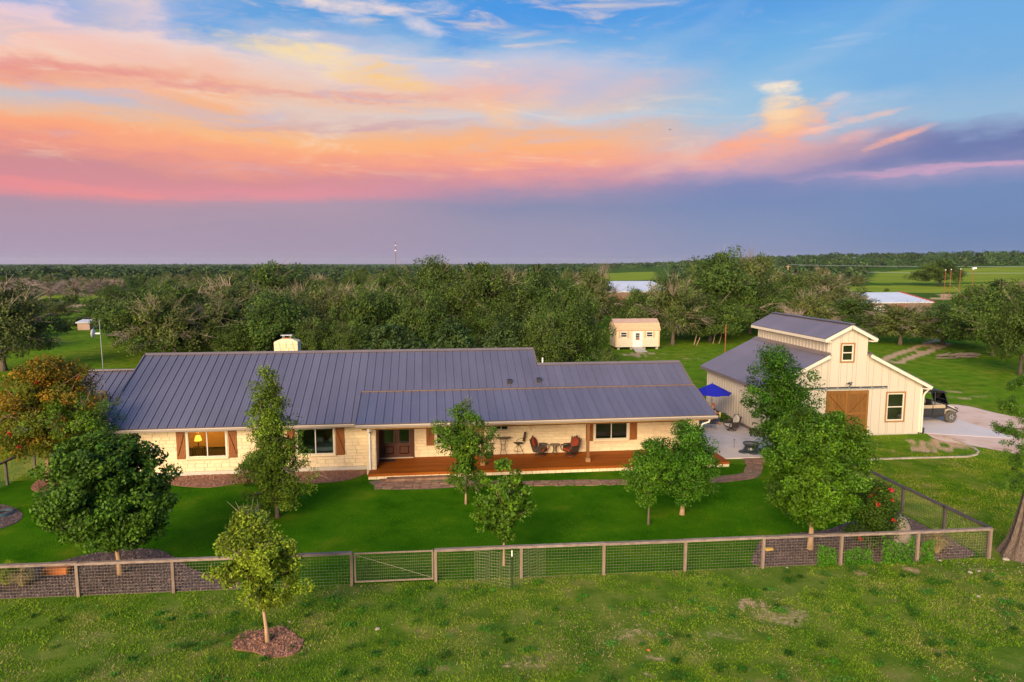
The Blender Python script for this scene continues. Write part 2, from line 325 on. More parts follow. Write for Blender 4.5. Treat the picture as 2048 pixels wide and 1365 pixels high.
M["bark_pale"] = mat("bark_pale", [(.36, .215, .12), (.46, .30, .18)], 6, .9, .6, 30, stretch=(3, 3, .6))
M["bark_dark"] = mat("bark_dark", [(.035, .027, .022), (.09, .070, .056)], 6, .95, .8, 20, stretch=(3, 3, .6))
M["twig"] = mat("twig_grey", [(.20, .15, .115), (.30, .23, .18)], 3, .9)
M["twig_dead"] = mat("twig_dead", [(.24, .175, .155), (.36, .265, .235)], 3, .9)
M["blade"] = mat("grass_blade", [(.070, .175, .006), (.15, .255, .010), (.26, .29, .030), (.36, .29, .10)], .40, .8, attr="tint", trans=.25, spec=.03)
M["blade_lawn"] = mat("lawn_blade", [(.026, .110, .002), (.050, .150, .003), (.095, .175, .006)], .45, .8, attr="tint", trans=.2, spec=.02)
M["blade_dry"] = mat("rough_blade", [(.085, .195, .008), (.150, .265, .012), (.215, .305, .022), (.29, .30, .060)], .40, .8, attr="tint", trans=.25, spec=.03)
M["weed"] = mat("weed_leaf", [(.026, .105, .008), (.075, .20, .012)], .5, .7, attr="tint", trans=.2, spec=.05)
M["dry"] = mat("dry_blade", [(.30, .23, .09), (.38, .29, .14)], 2, .8, attr="tint", trans=.2)

# ---------------------------------------------------------------- mesh builder
class MB:
    def __init__(s): s.v = []; s.f = []
    def add(s, vs, fs):
        o = len(s.v); s.v += [tuple(map(float, v)) for v in vs]; s.f += [tuple(i + o for i in f) for f in fs]; return s
    def box(s, x0, x1, y0, y1, z0, z1):
        if x0 > x1: x0, x1 = x1, x0
        if y0 > y1: y0, y1 = y1, y0
        if z0 > z1: z0, z1 = z1, z0
        return s.add([(x0,y0,z0),(x1,y0,z0),(x1,y1,z0),(x0,y1,z0),(x0,y0,z1),(x1,y0,z1),(x1,y1,z1),(x0,y1,z1)],
                     [(0,3,2,1),(4,5,6,7),(0,1,5,4),(1,2,6,5),(2,3,7,6),(3,0,4,7)])
    def bev(s, x0, x1, y0, y1, z0, z1, c=.01, r=None, w=0.0):
        """box with a chamfered outline on its four front-to-back edges, corners nudged by w"""
        j = (lambda: r.uniform(-w, w)) if r else (lambda: 0.0)
        o = [(x0 + c + j(), z0), (x1 - c + j(), z0), (x1, z0 + c), (x1, z1 - c), (x1 - c + j(), z1), (x0 + c + j(), z1), (x0, z1 - c), (x0, z0 + c)]
        n = 8; ins = c
        fr = [(min(max(x, x0 + ins), x1 - ins), y0 + j(), min(max(z, z0 + ins), z1 - ins)) for x, z in o]
        md = [(x, y0 + c, z) for x, z in o]; bk = [(x, y1, z) for x, z in o]
        f = [tuple(range(n))[::1]] + [(i, i + n, (i + 1) % n + n, (i + 1) % n) for i in range(n)] + [(i + n, i + 2 * n, (i + 1) % n + 2 * n, (i + 1) % n + n) for i in range(n)]
        return s.add(fr + md + bk, f)
    def beam(s, a, b, w, h, up=(0, 0, 1)):
        a, b = Vector(a), Vector(b); d = (b - a).normalized(); u = Vector(up)
        if abs(d.dot(u)) > .98: u = Vector((0, 1, 0))
        sx = d.cross(u).normalized() * (w / 2); sz = sx.cross(d).normalized() * (h / 2)
        p = [a - sx - sz, a + sx - sz, a + sx + sz, a - sx + sz, b - sx - sz, b + sx - sz, b + sx + sz, b - sx + sz]
        return s.add(p, [(0,1,2,3),(7,6,5,4),(0,4,5,1),(1,5,6,2),(2,6,7,3),(3,7,4,0)])
    def tube(s, pts, rad, n=8, cap=True):
        pts = [Vector(p) for p in pts]; m = len(pts)
        rad = [rad] * m if isinstance(rad, (int, float)) else rad
        vs = []; ref = None
        for i, p in enumerate(pts):
            d = (pts[min(i + 1, m - 1)] - pts[max(i - 1, 0)]).normalized()
            if ref is None: ref = Vector((1, 0, 0)) if abs(d.x) < .8 else Vector((0, 1, 0))
            u = (ref - d * ref.dot(d)).normalized(); w = d.cross(u); ref = u
            for k in range(n):
                t = 2 * math.pi * k / n; vs.append(p + (u * math.cos(t) + w * math.sin(t)) * rad[i])
        fs = [(i * n + k, i * n + (k + 1) % n, (i + 1) * n + (k + 1) % n, (i + 1) * n + k) for i in range(m - 1) for k in range(n)]
        if cap: fs += [tuple(range(n))[::-1], tuple((m - 1) * n + k for k in range(n))]
        return s.add(vs, fs)
    def lathe(s, prof, c=(0, 0, 0), n=16, axis="z"):
        vs = []
        for r, h in prof:
            for k in range(n):
                t = 2 * math.pi * k / n; a, b = r * math.cos(t), r * math.sin(t)
                p = (a, b, h) if axis == "z" else ((a, h, b) if axis == "y" else (h, a, b))
                vs.append((p[0] + c[0], p[1] + c[1], p[2] + c[2]))
        m = len(prof)
        fs = [(i * n + k, i * n + (k + 1) % n, (i + 1) * n + (k + 1) % n, (i + 1) * n + k) for i in range(m - 1) for k in range(n)]
        fs += [tuple(range(n))[::-1], tuple((m - 1) * n + k for k in range(n))]
        return s.add(vs, fs)
    def prism(s, poly, z0, z1):
        n = len(poly); vs = [(x, y, z0) for x, y in poly] + [(x, y, z1) for x, y in poly]
        return s.add(vs, [tuple(range(n))[::-1], tuple(range(n, 2 * n))] + [(i, (i + 1) % n, (i + 1) % n + n, i + n) for i in range(n)])
    def slab(s, poly3, t):
        """polygon in space given a thickness t along its normal (downwards)"""
        a = [Vector(p) for p in poly3]; nrm = (a[1] - a[0]).cross(a[2] - a[0]).normalized()
        if nrm.z < 0 or (abs(nrm.z) < 1e-6 and nrm.y > 0): nrm = -nrm
        n = len(a); vs = a + [p - nrm * t for p in a]
        return s.add(vs, [tuple(range(n)), tuple(range(n, 2 * n))[::-1]] + [(i, i + n, (i + 1) % n + n, (i + 1) % n) for i in range(n)])
    def mesh(s, name, mt, off=(0, 0, 0), smooth=False):
        me = bpy.data.meshes.new(name); me.from_pydata([(v[0] - off[0], v[1] - off[1], v[2] - off[2]) for v in s.v], [], s.f)
        me.materials.append(M[mt] if isinstance(mt, str) else mt); me.validate()
        import bmesh
        b = bmesh.new(); b.from_mesh(me); bmesh.ops.recalc_face_normals(b, faces=b.faces); b.to_mesh(me); b.free()
        if smooth: me.shade_smooth()
        return me
    def build(s, name, mt, parent=None, smooth=False):
        off = root_of(parent).location if parent is not None else (0, 0, 0)
        return link(name, s.mesh(name, mt, off, smooth), parent)
def root_of(o):
    while o.parent is not None: o = o.parent
    return o
def link(name, data, parent=None):
    o = bpy.data.objects.new(name, data); COL.objects.link(o)
    if parent is not None: o.parent = parent
    return o
def tag(o, label=None, cat=None, group=None, kind=None):
    if label: o["label"] = label
    if cat: o["category"] = cat
    if group: o["group"] = group
    if kind: o["kind"] = kind
    return o
def thing(name, loc, label, cat, group=None, rz=0.0):
    o = link(name, None); o.location = loc; o.rotation_euler = (0, 0, rz)
    return tag(o, label, cat, group)
KIDS = {}
def copy_tree(root, loc, rz=0.0, sc=1.0, label=None, group=None):
    c = root.copy(); COL.objects.link(c); c.location = loc; c.rotation_euler = (0, 0, rz)
    c.scale = (sc, sc, sc) if isinstance(sc, (int, float)) else sc
    if label: c["label"] = label
    if group: c["group"] = group
    if root.name not in KIDS: KIDS[root.name] = [(ch, list(ch.children)) for ch in root.children]
    for ch, sub in KIDS[root.name]:
        d = ch.copy(); COL.objects.link(d); d.parent = c
        for g in sub:
            e = g.copy(); COL.objects.link(e); e.parent = d
    return c
def np_mesh(name, V, faces_n, mt, tint=None, smooth=False):
    """V: (n*faces_n, 3) loose faces of faces_n corners each; tint: (n,3) per face"""
    V = np.asarray(V, np.float32).reshape(-1, 3); nv = len(V); nf = nv // faces_n
    me = bpy.data.meshes.new(name); me.vertices.add(nv); me.vertices.foreach_set("co", V.ravel())
    me.loops.add(nv); me.loops.foreach_set("vertex_index", np.arange(nv, dtype=np.int32))
    me.polygons.add(nf); me.polygons.foreach_set("loop_start", np.arange(0, nv, faces_n, dtype=np.int32))
    me.polygons.foreach_set("loop_total", np.full(nf, faces_n, np.int32))
    if tint is not None:
        a = me.color_attributes.new("tint", "FLOAT_COLOR", "POINT")
        t = np.ones((nv, 4), np.float32); t[:, :3] = np.repeat(tint, faces_n, axis=0); a.data.foreach_set("color", t.ravel())
    me.materials.append(M[mt] if isinstance(mt, str) else mt); me.update(calc_edges=True)
    return me

# ---------------------------------------------------------------- ground
def in_poly(px, py, poly):
    poly = np.asarray(poly); c = np.zeros(px.shape, bool); n = len(poly)
    for i in range(n):
        x0, y0 = poly[i]; x1, y1 = poly[(i + 1) % n]
        c ^= ((y0 > py) != (y1 > py)) & (px < (x1 - x0) * (py - y0) / (y1 - y0 + 1e-12) + x0)
    return c
def sstep(x, a, b):
    t = np.clip((x - a) / (b - a), 0, 1); return t * t * (3 - 2 * t)
def vnoise(x, y, seed=0):
    """cheap smooth value noise"""
    rs = np.random.RandomState(seed); T = rs.rand(256, 256)
    xi, yi = np.floor(x).astype(int), np.floor(y).astype(int); fx, fy = x - xi, y - yi
    fx, fy = fx * fx * (3 - 2 * fx), fy * fy * (3 - 2 * fy); a = lambda i, j: T[(xi + i) % 256, (yi + j) % 256]
    return (a(0, 0) * (1 - fx) + a(1, 0) * fx) * (1 - fy) + (a(0, 1) * (1 - fx) + a(1, 1) * fx) * fy
def terrain_z(x, y):
    x, y = np.asarray(x, float), np.asarray(y, float)
    r = np.hypot(x, y); az = np.degrees(np.arctan2(x, y)) - 6.77
    rise = 20.0 * sstep(r, 500, 1500) * sstep(az, 6, 30) + 3.0 * sstep(r, 220, 520) * sstep(az, 4, 20)
    return rise + (vnoise(x / 260, y / 260, 5) - .5) * 5.0 * sstep(r, 260, 700) - 4.5 * sstep(r, 400, 1200) * sstep(-az, -12, 10)
# fields beyond the oaks: outlines on the ground (metres from the house yard)
def gpoly(pts): return [gp(*p) for p in pts]
FIELDS = [gpoly([(60, 613), (160, 607), (270, 600), (275, 583), (200, 586), (70, 592)]),
          gpoly([(1180, 562), (1310, 562), (1310, 547), (1200, 548)]),
          gpoly([(1700, 588), (2060, 588), (2060, 574), (1700, 577)]),
          gpoly([(1740, 572), (2060, 572), (2060, 551), (1880, 551), (1750, 553)])]
DIRT = [gpoly([(60, 618), (275, 612), (275, 606), (60, 612)]), gpoly([(1860, 600), (1990, 600), (1990, 592), (1880, 590)]),
        gpoly([(1225, 668), (1290, 655), (1300, 648), (1225, 655)]), gpoly([(1780, 655), (1905, 650), (1905, 625), (1790, 636)])]
SPOTS = []
def ground():
    azs = np.concatenate([np.arange(-180, -44, 4.0), np.arange(-44, 44, 0.3), np.arange(44, 180, 4.0)])
    rr = np.concatenate([[0.5, 4, 7], np.geomspace(9, 130, 120), np.geomspace(133, 1200, 130), np.geomspace(1300, 15000, 24)])
    A, Q = np.meshgrid(np.radians(azs) + PSI, rr, indexing="ij"); X, Y = Q * np.sin(A), Q * np.cos(A); Z = terrain_z(X, Y)
    na, nr = X.shape
    V = np.stack([X, Y, Z], -1).reshape(-1, 3)
    i, j = np.meshgrid(np.arange(na), np.arange(nr - 1), indexing="ij"); i2 = (i + 1) % na
    F = np.stack([i * nr + j, i * nr + j + 1, i2 * nr + j + 1, i2 * nr + j], -1).reshape(-1, 4)[:, ::-1]
    me = bpy.data.meshes.new("ground"); me.vertices.add(len(V)); me.vertices.foreach_set("co", V.astype(np.float32).ravel())
    me.loops.add(F.size); me.loops.foreach_set("vertex_index", F.astype(np.int32).ravel())
    me.polygons.add(len(F)); me.polygons.foreach_set("loop_start", np.arange(0, F.size, 4, dtype=np.int32)); me.polygons.foreach_set("loop_total", np.full(len(F), 4, np.int32))
    x, y = V[:, 0], V[:, 1]; wob = (vnoise(x / 6, y / 6, 3) - .5)
    field = np.zeros(len(V)); dirt = np.zeros(len(V)); r = np.hypot(x, y)
    for P in FIELDS: field = np.maximum(field, in_poly(x, y + wob * r * .02, P))
    for P in DIRT: dirt = np.maximum(dirt, in_poly(x, y + wob * r * .02, P) * .9)
    # worn bare patches near the fence and the barn, wheel track to the oaks
    def spot(px, py, wx, wy, a):
        cx, cy = gp(px, py); SPOTS.append((cx, cy, wx, wy, a)); q = ((x - cx) / wx) ** 2 + ((y - cy) / wy) ** 2 + (vnoise(x * 1.3, y * 1.3, 9) - .5) * 1.2 + (vnoise(x * 4.7, y * 4.7, 19) - .5) * 1.3
        return a * .9 * sstep(1.15 - q, 0, 1.3)
    for a in [(1490, 1208, .65, .30, .95), (1560, 1235, 1.0, .7, .55), (1460, 1275, 1.3, .6, .5), (1270, 1265, 1.2, .5, .5), (1180, 1310, 1.2, .4, .55), (1045, 1330, 1.0, .4, .5), (870, 1340, 1.0, .35, .6),
              (1700, 1145, 1.3, .35, .7), (1840, 1140, 1.3, .35, .75), (1950, 1140, 1.6, .5, .5), (1410, 1275, .6, .3, .5), (1310, 1315, .5, .25, .6), (1560, 1180, .8, .3, .4), (1290, 1225, .6, .3, .4), (1330, 1350, .8, .25, .6),
              (1900, 884, 3.4, 1.5, 1.0), (1880, 900, 3.0, .8, .9), (1760, 888, 1.6, .8, .5), (1820, 905, 2.5, .5, .5), (1930, 895, 1.5, .9, .8), (1280, 708, 3.0, 1.5, .9), (1310, 715, 3.0, .8, .7), (1385, 718, 2.5, .8, .6), (1380, 725, 2, .7, .6),
              (1900, 785, 2.2, .8, .7), (1930, 795, 2.8, .8, .7), (1840, 755, 1.6, .8, .7), (1980, 790, 2.0, .7, .4), (20, 835, 2.2, 2.8, .85), (0, 790, 2, 2, .5)]:
        dirt = np.maximum(dirt, spot(*a))
    for t0, t1, w in [((1760, 722), (1885, 676), .55), ((1790, 728), (1900, 686), .5)]:
        a, b = np.array(gp(*t0)), np.array(gp(*t1)); ab = b - a; t = np.clip(((x - a[0]) * ab[0] + (y - a[1]) * ab[1]) / (ab @ ab), 0, 1)
        d = np.hypot(x - a[0] - t * ab[0], y - a[1] - t * ab[1]) + (vnoise(x, y, 4) - .5) * .6
        dirt = np.maximum(dirt, .8 * sstep(w + .5 - d, 0, .7))
    dry = me.color_attributes.new("dryness", "FLOAT_COLOR", "POINT"); dc = np.ones((len(V), 4), np.float32); dc[:, 0] = sstep(24.5 - y, 0, 2.0) * sstep(24 - x, 0, 3) * (.55 + .6 * vnoise(x * .5, y * .7, 21)); dry.data.foreach_set("color", dc.ravel())
    at = me.color_attributes.new("cover", "FLOAT_COLOR", "POINT"); c = np.ones((len(V), 4), np.float32)
    c[:, 0] = field; c[:, 1] = dirt; c[:, 2] = sstep(r, 140, 260); at.data.foreach_set("color", c.ravel())
    m = bpy.data.materials.new("pasture"); m.use_nodes = True; k = NT(m.node_tree); k.n.clear()
    pos = k.new("ShaderNodeNewGeometry").outputs["Position"]; cov = k.new("ShaderNodeAttribute", attribute_name="cover"); sp = k.new("ShaderNodeSeparateColor"); k.l.new(cov.outputs["Color"], sp.inputs[0])
    big = k.noise(pos, .11, 4, .6); med = k.noise(pos, .8, 6, .65); fine = k.noise(pos, 7, 5, .7)
    g = k.ramp(med, [(.28, (.050, .115, .006, 1)), (.45, (.100, .180, .008, 1)), (.57, (.165, .215, .016, 1)), (.72, (.25, .21, .060, 1))])
    g = k.mix(k.step(big, .40, .62), g, k.ramp(med, [(.3, (.060, .150, .006, 1)), (.6, (.125, .225, .010, 1)), (.75, (.20, .25, .02, 1))]))
    dy_ = k.new("ShaderNodeAttribute", attribute_name="dryness"); ds_ = k.new("ShaderNodeSeparateColor"); k.l.new(dy_.outputs["Color"], ds_.inputs[0])
    g = k.mix(k.m("MULTIPLY", ds_.outputs[0], .40, clamp=True), g, k.ramp(med, [(.28, (.060, .095, .018, 1)), (.45, (.115, .150, .032, 1)), (.58, (.185, .180, .060, 1)), (.72, (.30, .22, .12, 1))]))
    soil = k.ramp(fine, [(.3, (.36, .21, .11, 1)), (.55, (.58, .38, .23, 1)), (.75, (.70, .50, .34, 1))])
    auto = k.m("MULTIPLY", k.step(k.m("ADD", k.m("MULTIPLY", big, .5), k.m("MULTIPLY", med, .55)), .60, .70), .45)
    dm = k.m("MAXIMUM", sp.outputs[1], auto)
    c2 = k.mix(k.step(k.m("ADD", dm, k.m("MULTIPLY", k.m("SUBTRACT", fine, .5), .9)), .28, .75), g, soil)
    scrub = k.ramp(k.noise(pos, .05, 5, .6), [(.3, (.030, .070, .010, 1)), (.6, (.065, .120, .014, 1))])
    c2 = k.mix(k.m("MULTIPLY", sp.outputs[2], k.m("SUBTRACT", 1.0, k.m("MAXIMUM", sp.outputs[0], sp.outputs[1]))), c2, scrub)
    c2 = k.mix(sp.outputs[0], c2, k.ramp(k.noise(k.v("MULTIPLY", pos, (.4, 1.6, 1)), .06, 5, .6), [(.3, (.11, .21, .012, 1)), (.6, (.24, .28, .025, 1)), (.75, (.34, .30, .05, 1))]))
    b = k.new("ShaderNodeBsdfPrincipled"); k.put(b.inputs["Base Color"], c2); b.inputs["Roughness"].default_value = .95; b.inputs["Specular IOR Level"].default_value = .02
    bp = k.new("ShaderNodeBump"); bp.inputs["Strength"].default_value = .8; bp.inputs["Distance"].default_value = .06; k.put(bp.inputs["Height"], k.m("ADD", fine, k.noise(pos, 30, 3, .6))); k.put(b.inputs["Normal"], bp.outputs[0])
    o = k.new("ShaderNodeOutputMaterial"); k.l.new(b.outputs[0], o.inputs[0])
    me.materials.append(m); me.update(calc_edges=True); me.shade_smooth()
    tag(link("ground", me), "rough green pasture with bare patches around the yard", kind="structure")
ground()

def sheet(name, poly, z, mt, label=None, kind="structure", thick=None):
    m = MB()
    if thick: m.prism(poly, z - thick, z)
    else: m.add([(x, y, z) for x, y in poly], [tuple(range(len(poly)))])
    o = m.build(name, mt); tag(o, label, kind=kind); return o
def smooth_poly(pts, n=6):
    """closed Catmull-Rom through the points"""
    P = [Vector((p[0], p[1], 0)) for p in pts]; out = []; k = len(P)
    for i in range(k):
        a, b, c, d = P[i - 1], P[i], P[(i + 1) % k], P[(i + 2) % k]
        for j in range(n):
            t = j / n; q = .5 * ((2 * b) + (c - a) * t + (2 * a - 5 * b + 4 * c - d) * t * t + (3 * b - a - 3 * c + d) * t ** 3); out.append((q.x, q.y))
    return out
FY = lambda x: 22.78 - (x) * .0267 + .0      # the front fence line
YARD = [(-26, FY(-26) + .06), (20.6, FY(20.6) + .06), (20.62, 33.6), (16.2, 35.0), (16.0, 36.2), (-20.0, 36.4), (-26, 36.4)]
lawn_m = mat("lawn_turf", [(.013, .066, .001), (.032, .112, .002), (.054, .142, .003), (.13, .175, .008)], .38, .95, .7, 55, detail=8, spec=.01)
M["lawn"] = lawn_m
sheet("lawn", YARD, .012, "lawn", "deep green mown lawn inside the fence")
BED_A = smooth_poly(gpoly([(-60, 1196), (-60, 1150), (40, 1138), (120, 1124), (190, 1108), (260, 1100), (318, 1102), (350, 1118), (385, 1140), (430, 1155), (470, 1165), (470, 1182), (250, 1191), (100, 1196)]), 4)
BED_A = [(x, max(y, FY(x) + .08)) for x, y in BED_A]
BED_F = smooth_poly(gpoly([(1512, 1100), (1530, 1080), (1580, 1070), (1660, 1060), (1700, 1045), (1760, 1040), (1800, 1015), (1815, 1020), (1860, 1050), (1905, 1075), (1940, 1095), (1935, 1116), (1760, 1124), (1525, 1136)]), 4)
BED_F = [(min(x, 20.5), max(y, FY(x) + .08)) for x, y in BED_F]
BED_C = smooth_poly(gpoly([(330, 962), (350, 972), (420, 976), (480, 968), (560, 962), (620, 968), (690, 962), (728, 950), (734, 942), (600, 944), (480, 947), (350, 955)]), 4)
BED_C = [(x, min(y, 36.25)) for x, y in BED_C]
BED_D = smooth_poly(gpoly([(62, 978), (80, 986), (125, 984), (140, 968), (125, 956), (95, 955), (72, 964)]), 4)
BED_E = smooth_poly(gpoly([(-40, 1008), (0, 1010), (25, 1016), (43, 1028), (40, 1042), (10, 1056), (-40, 1064)]), 4)
BED_B = smooth_poly(gpoly([(466, 1286), (470, 1300), (512, 1306), (540, 1316), (588, 1310), (606, 1288), (590, 1272), (566, 1256), (530, 1262), (486, 1268)]), 4)
def mulch_bed(poly, mt, chip, n, label, seed):
    rs = np.random.RandomState(seed); P = np.array(poly); lo, hi = P.min(0), P.max(0)
    m = MB(); m.prism(poly, -.02, .03); o = m.build("mulch_bed", mt); tag(o, label, kind="structure")
    x = rs.uniform(lo[0], hi[0], n * 3); y = rs.uniform(lo[1], hi[1], n * 3); k = in_poly(x, y, poly); x, y = x[k][:n], y[k][:n]; n = len(x)
    L = rs.uniform(.02, .06, n); Wd = rs.uniform(.008, .02, n); a = rs.uniform(0, 6.28, n); t = rs.uniform(-.5, .5, n); z = .03 + rs.uniform(.002, .02, n)
    d = np.stack([np.cos(a), np.sin(a), t], -1) * L[:, None]; w = np.stack([-np.sin(a), np.cos(a), rs.uniform(-.4, .4, n)], -1) * Wd[:, None]; c = np.stack([x, y, z], -1)
    V = np.stack([c - d - w, c + d - w, c + d + w, c - d + w], 1); tint = rs.uniform(.5, 1.7, (n, 1)) * np.array([[1, 1, 1]]) * rs.uniform(.9, 1.1, (n, 3))
    ch = link("wood_chips", np_mesh("wood_chips", V, 4, chip, tint), o); tag(ch, kind="stuff")
mulch_bed(BED_A, "mulch", "chip", 9000, "dark purple brown mulch bed inside the fence at left", 1)
mulch_bed(BED_F, "mulch", "chip", 7000, "dark mulch bed in the right front fence corner", 2)
mulch_bed(BED_C, "mulch_red", "chip_red", 5000, "reddish mulch strip along the stone house wall", 3)
mulch_bed(BED_D, "mulch_red", "chip_red", 1200, "reddish mulch ring under the crape myrtle", 4)
mulch_bed(BED_E, "mulch", "chip", 1500, "dark mulch bed with hose coil at the left frame edge", 5)
mulch_bed(BED_B, "mulch_red", "chip_red", 1800, "leaf littered mulch ring in the pasture grass", 6)

# ---------------------------------------------------------------- ranch house
RNG = random.Random(11)
SL, EY, EZ, RY = .481, 35.7, 2.72, 41.9                 # main slope, eave line, ridge line
RZ = EZ + SL * (RY - EY)
def main_z(y): return EZ + SL * (y - EY)
XL, XM, XR, WRY = -16.6, 6.27, 15.18, 40.35           # left rake, end of the tall part, right rake, ridge of the lower part
PXL, PY0, PZ0, PY1 = -3.9, 34.7, 2.88, 37.95          # porch roof: left edge, eave, top edge
PZ1 = main_z(PY1) + .10
HF, PW = 36.3, 37.3                                   # front wall and recessed porch wall
DZ = .30                                              # deck level
house = thing("ranch_house", (0, 40, 0), "long limestone ranch house with dark standing seam metal roof and wooden porch", "house")
HL = house.location

def seam_panel_mesh(L, w=.457):
    m = MB(); m.box(0, w, 0, L, -.02, 0); m.box(-.016, .016, .002, L - .002, .001, .046)
    for x in (w * .36, w * .68): m.box(x - .012, x + .012, .004, L - .004, .001, .009)
    return m.mesh("roof_panel", "roof")
def lay_panels(parent, x0, x1, y0, z0, y1, z1, w=.457, mesh=None, cut=None):
    L = math.hypot(y1 - y0, z1 - z0); ang = math.atan2(z1 - z0, y1 - y0); n = max(1, round((x1 - x0) / w)); w = (x1 - x0) / n
    me = mesh or seam_panel_mesh(L, w); RL = root_of(parent).location
    for i in range(n):
        p = link("roof_panel", me, parent); p.location = (x0 + i * w - RL[0], y0 - RL[1], z0 - RL[2] + RNG.uniform(0, .003)); p.rotation_euler = (ang, 0, 0)
roof = MB().slab([(XL, EY, EZ - .03), (XM, EY, EZ - .03), (XM, RY, RZ - .03), (XL, RY, RZ - .03)], .12)
roof.slab([(XL, RY + .001, RZ - .03), (XM, RY + .001, RZ - .03), (XM, 2 * RY - EY, EZ - .03), (XL, 2 * RY - EY, EZ - .03)], .12)
roof.slab([(XM + .002, EY, EZ - .03), (XR, EY, EZ - .03), (XR, WRY, main_z(WRY) - .03), (XM + .002, WRY, main_z(WRY) - .03)], .12)
roof.slab([(XM + .002, WRY, main_z(WRY) - .03), (XR, WRY, main_z(WRY) - .03), (XR, 2 * WRY - EY, EZ - .03), (XM + .002, 2 * WRY - EY, EZ - .03)], .12)
roof = roof.build("roof", "roof_trim", house)
lay_panels(roof, XL, XM, EY - .03, EZ - .015, RY, RZ)
lay_panels(roof, XM, XR, EY - .03, EZ - .015, WRY, main_z(WRY))
MB().slab([(PXL, PY0, PZ0 - .03), (XR + .02, PY0, PZ0 - .03), (XR + .02, PY1, PZ1 - .03), (PXL, PY1, PZ1 - .03)], .10).build("porch_roof", "roof_trim", house)
proof = [c for c in house.children if c.name.startswith("porch_roof")][0]
lay_panels(proof, PXL, XR + .02, PY0 - .03, PZ0 - .015, PY1, PZ1)
M["flash_brown"] = mat("brown_flashing", [(.13, .085, .075), (.17, .11, .095)], 1, .5)
def ridge(x0, x1, y, z, dy=.17, s=SL):
    m = MB(); m.slab([(x0, y - dy, z - dy * s + .04), (x1, y - dy, z - dy * s + .04), (x1, y, z + .06), (x0, y, z + .06)], .03)
    m.slab([(x0, y + .001, z + .06), (x1, y + .001, z + .06), (x1, y + dy, z - dy * s + .04), (x0, y + dy, z - dy * s + .04)], .03)
    m.build("ridge_cap", "roof_trim", roof)
ridge(XL - .03, XM + .03, RY, RZ + .02); ridge(XM + .05, XR + .03, WRY, main_z(WRY) + .02)
MB().beam((PXL + .02, PY1 + .02, PZ1 + .03), (XR + .08, PY1 + .02, PZ1 + .03), .12, .06).build("flashing", "flash_brown", proof)
for x in (XL - .03, XR + .03): MB().beam((x, EY - .04, EZ + .0), (x, (RY if x < 0 else WRY) - .2, main_z((RY if x < 0 else WRY) - .2) + .01), .05, .16).build("rake_trim", "roof_trim", roof)
MB().beam((XM + .03, WRY + .2, main_z(WRY + .2)), (XM + .03, RY - .2, main_z(RY - .2)), .05, .16).build("rake_trim", "roof_trim", roof)
MB().beam((PXL - .03, PY0, PZ0 - .01), (PXL - .03, PY1 - .1, PZ1 - .04), .05, .14).build("rake_trim", "roof_trim", proof)
MB().beam((XR + .045, PY0, PZ0 - .02), (XR + .045, PY1, PZ1 - .02), .05, .16).build("rake_trim", "roof_trim", proof)
# gutters with a rounded lip
def gutter(x0, x1, y, z):
    m = MB(); m.box(x0, x1, y - .13, y, z - .13, z - .12); m.box(x0, x1, y - .135, y - .125, z - .125, z - .02); m.box(x0, x0 + .01, y - .12, y, z - .12, z); m.box(x1 - .01, x1, y - .12, y, z - .12, z); m.box(x0, x1, y - .004, y + .02, z - .14, z - .002)
    q = m.build("gutter", "gutter", house); MB().box(x0, x1, y - .15, y - .11, z - .018, z + .005).build("gutter_lip", "trim", q)
gutter(XL, PXL - .1, EY - .05, EZ - .05); gutter(PXL, XR + .1, PY0 - .05, PZ0 - .05)
MB().box(XL + .1, PXL - .1, EY, HF - .01, EZ - .24, EZ - .20).build("soffit", "gutter", house)
MB().box(PXL + .1, XR - .1, PY0 + .02, PW - .01, 2.60, 2.64).build("porch_ceiling", "ceiling", house)
MB().box(PXL + .25, XR - .15, PY0 + .55, PY0 + .72, 2.40, 2.598).build("porch_beam", "post_wood", house)

# walls: mortar core with openings, each stone proud of it
def wall_core(m, x0, x1, z0, z1, y0, y1, ops):
    x = x0
    for a, b, c, d in sorted(ops):
        m.box(x, a, y0, y1, z0, z1)
        if c > z0: m.box(a, b, y0, y1, z0, c)
        if d < z1: m.box(a, b, y0, y1, d, z1)
        x = b
    m.box(x, x1, y0, y1, z0, z1)
WIN = dict(a=(-12.62, -10.70, .97, 2.36), b=(-7.12, -5.22, .93, 2.34))
PWIN = dict(c=(.20, 2.06, 1.00, 2.34), d=(3.41, 4.22, 1.70, 2.34), e=(9.20, 11.10, 1.00, 2.32))
DOOR = (-2.96, -1.02, DZ, 2.42)
core = MB()
wall_core(core, -16.1, -3.4, .22, 2.47, HF, HF + .2, WIN.values())
wall_core(core, -2.97, 14.6, DZ, 2.598, PW, PW + .2, list(PWIN.values()) + [DOOR])
core.box(-3.4, -2.97, 35.25, PW + .1, 0, 2.598)                                    # wing wall at the left end of the porch
core.box(13.95, 14.5, 35.2, 35.65, 0, 2.55)                                        # pillar at the right end
core.box(-16.1, -15.9, HF + .2, 47.5, .0, 2.47); core.box(14.4, 14.6, PW + .2, 44.8, 0, 2.598); core.box(-15.9, 6.4, 47.3, 47.5, 0, 2.38); core.box(6.4, 14.4, 44.6, 44.8, 0, 2.38)
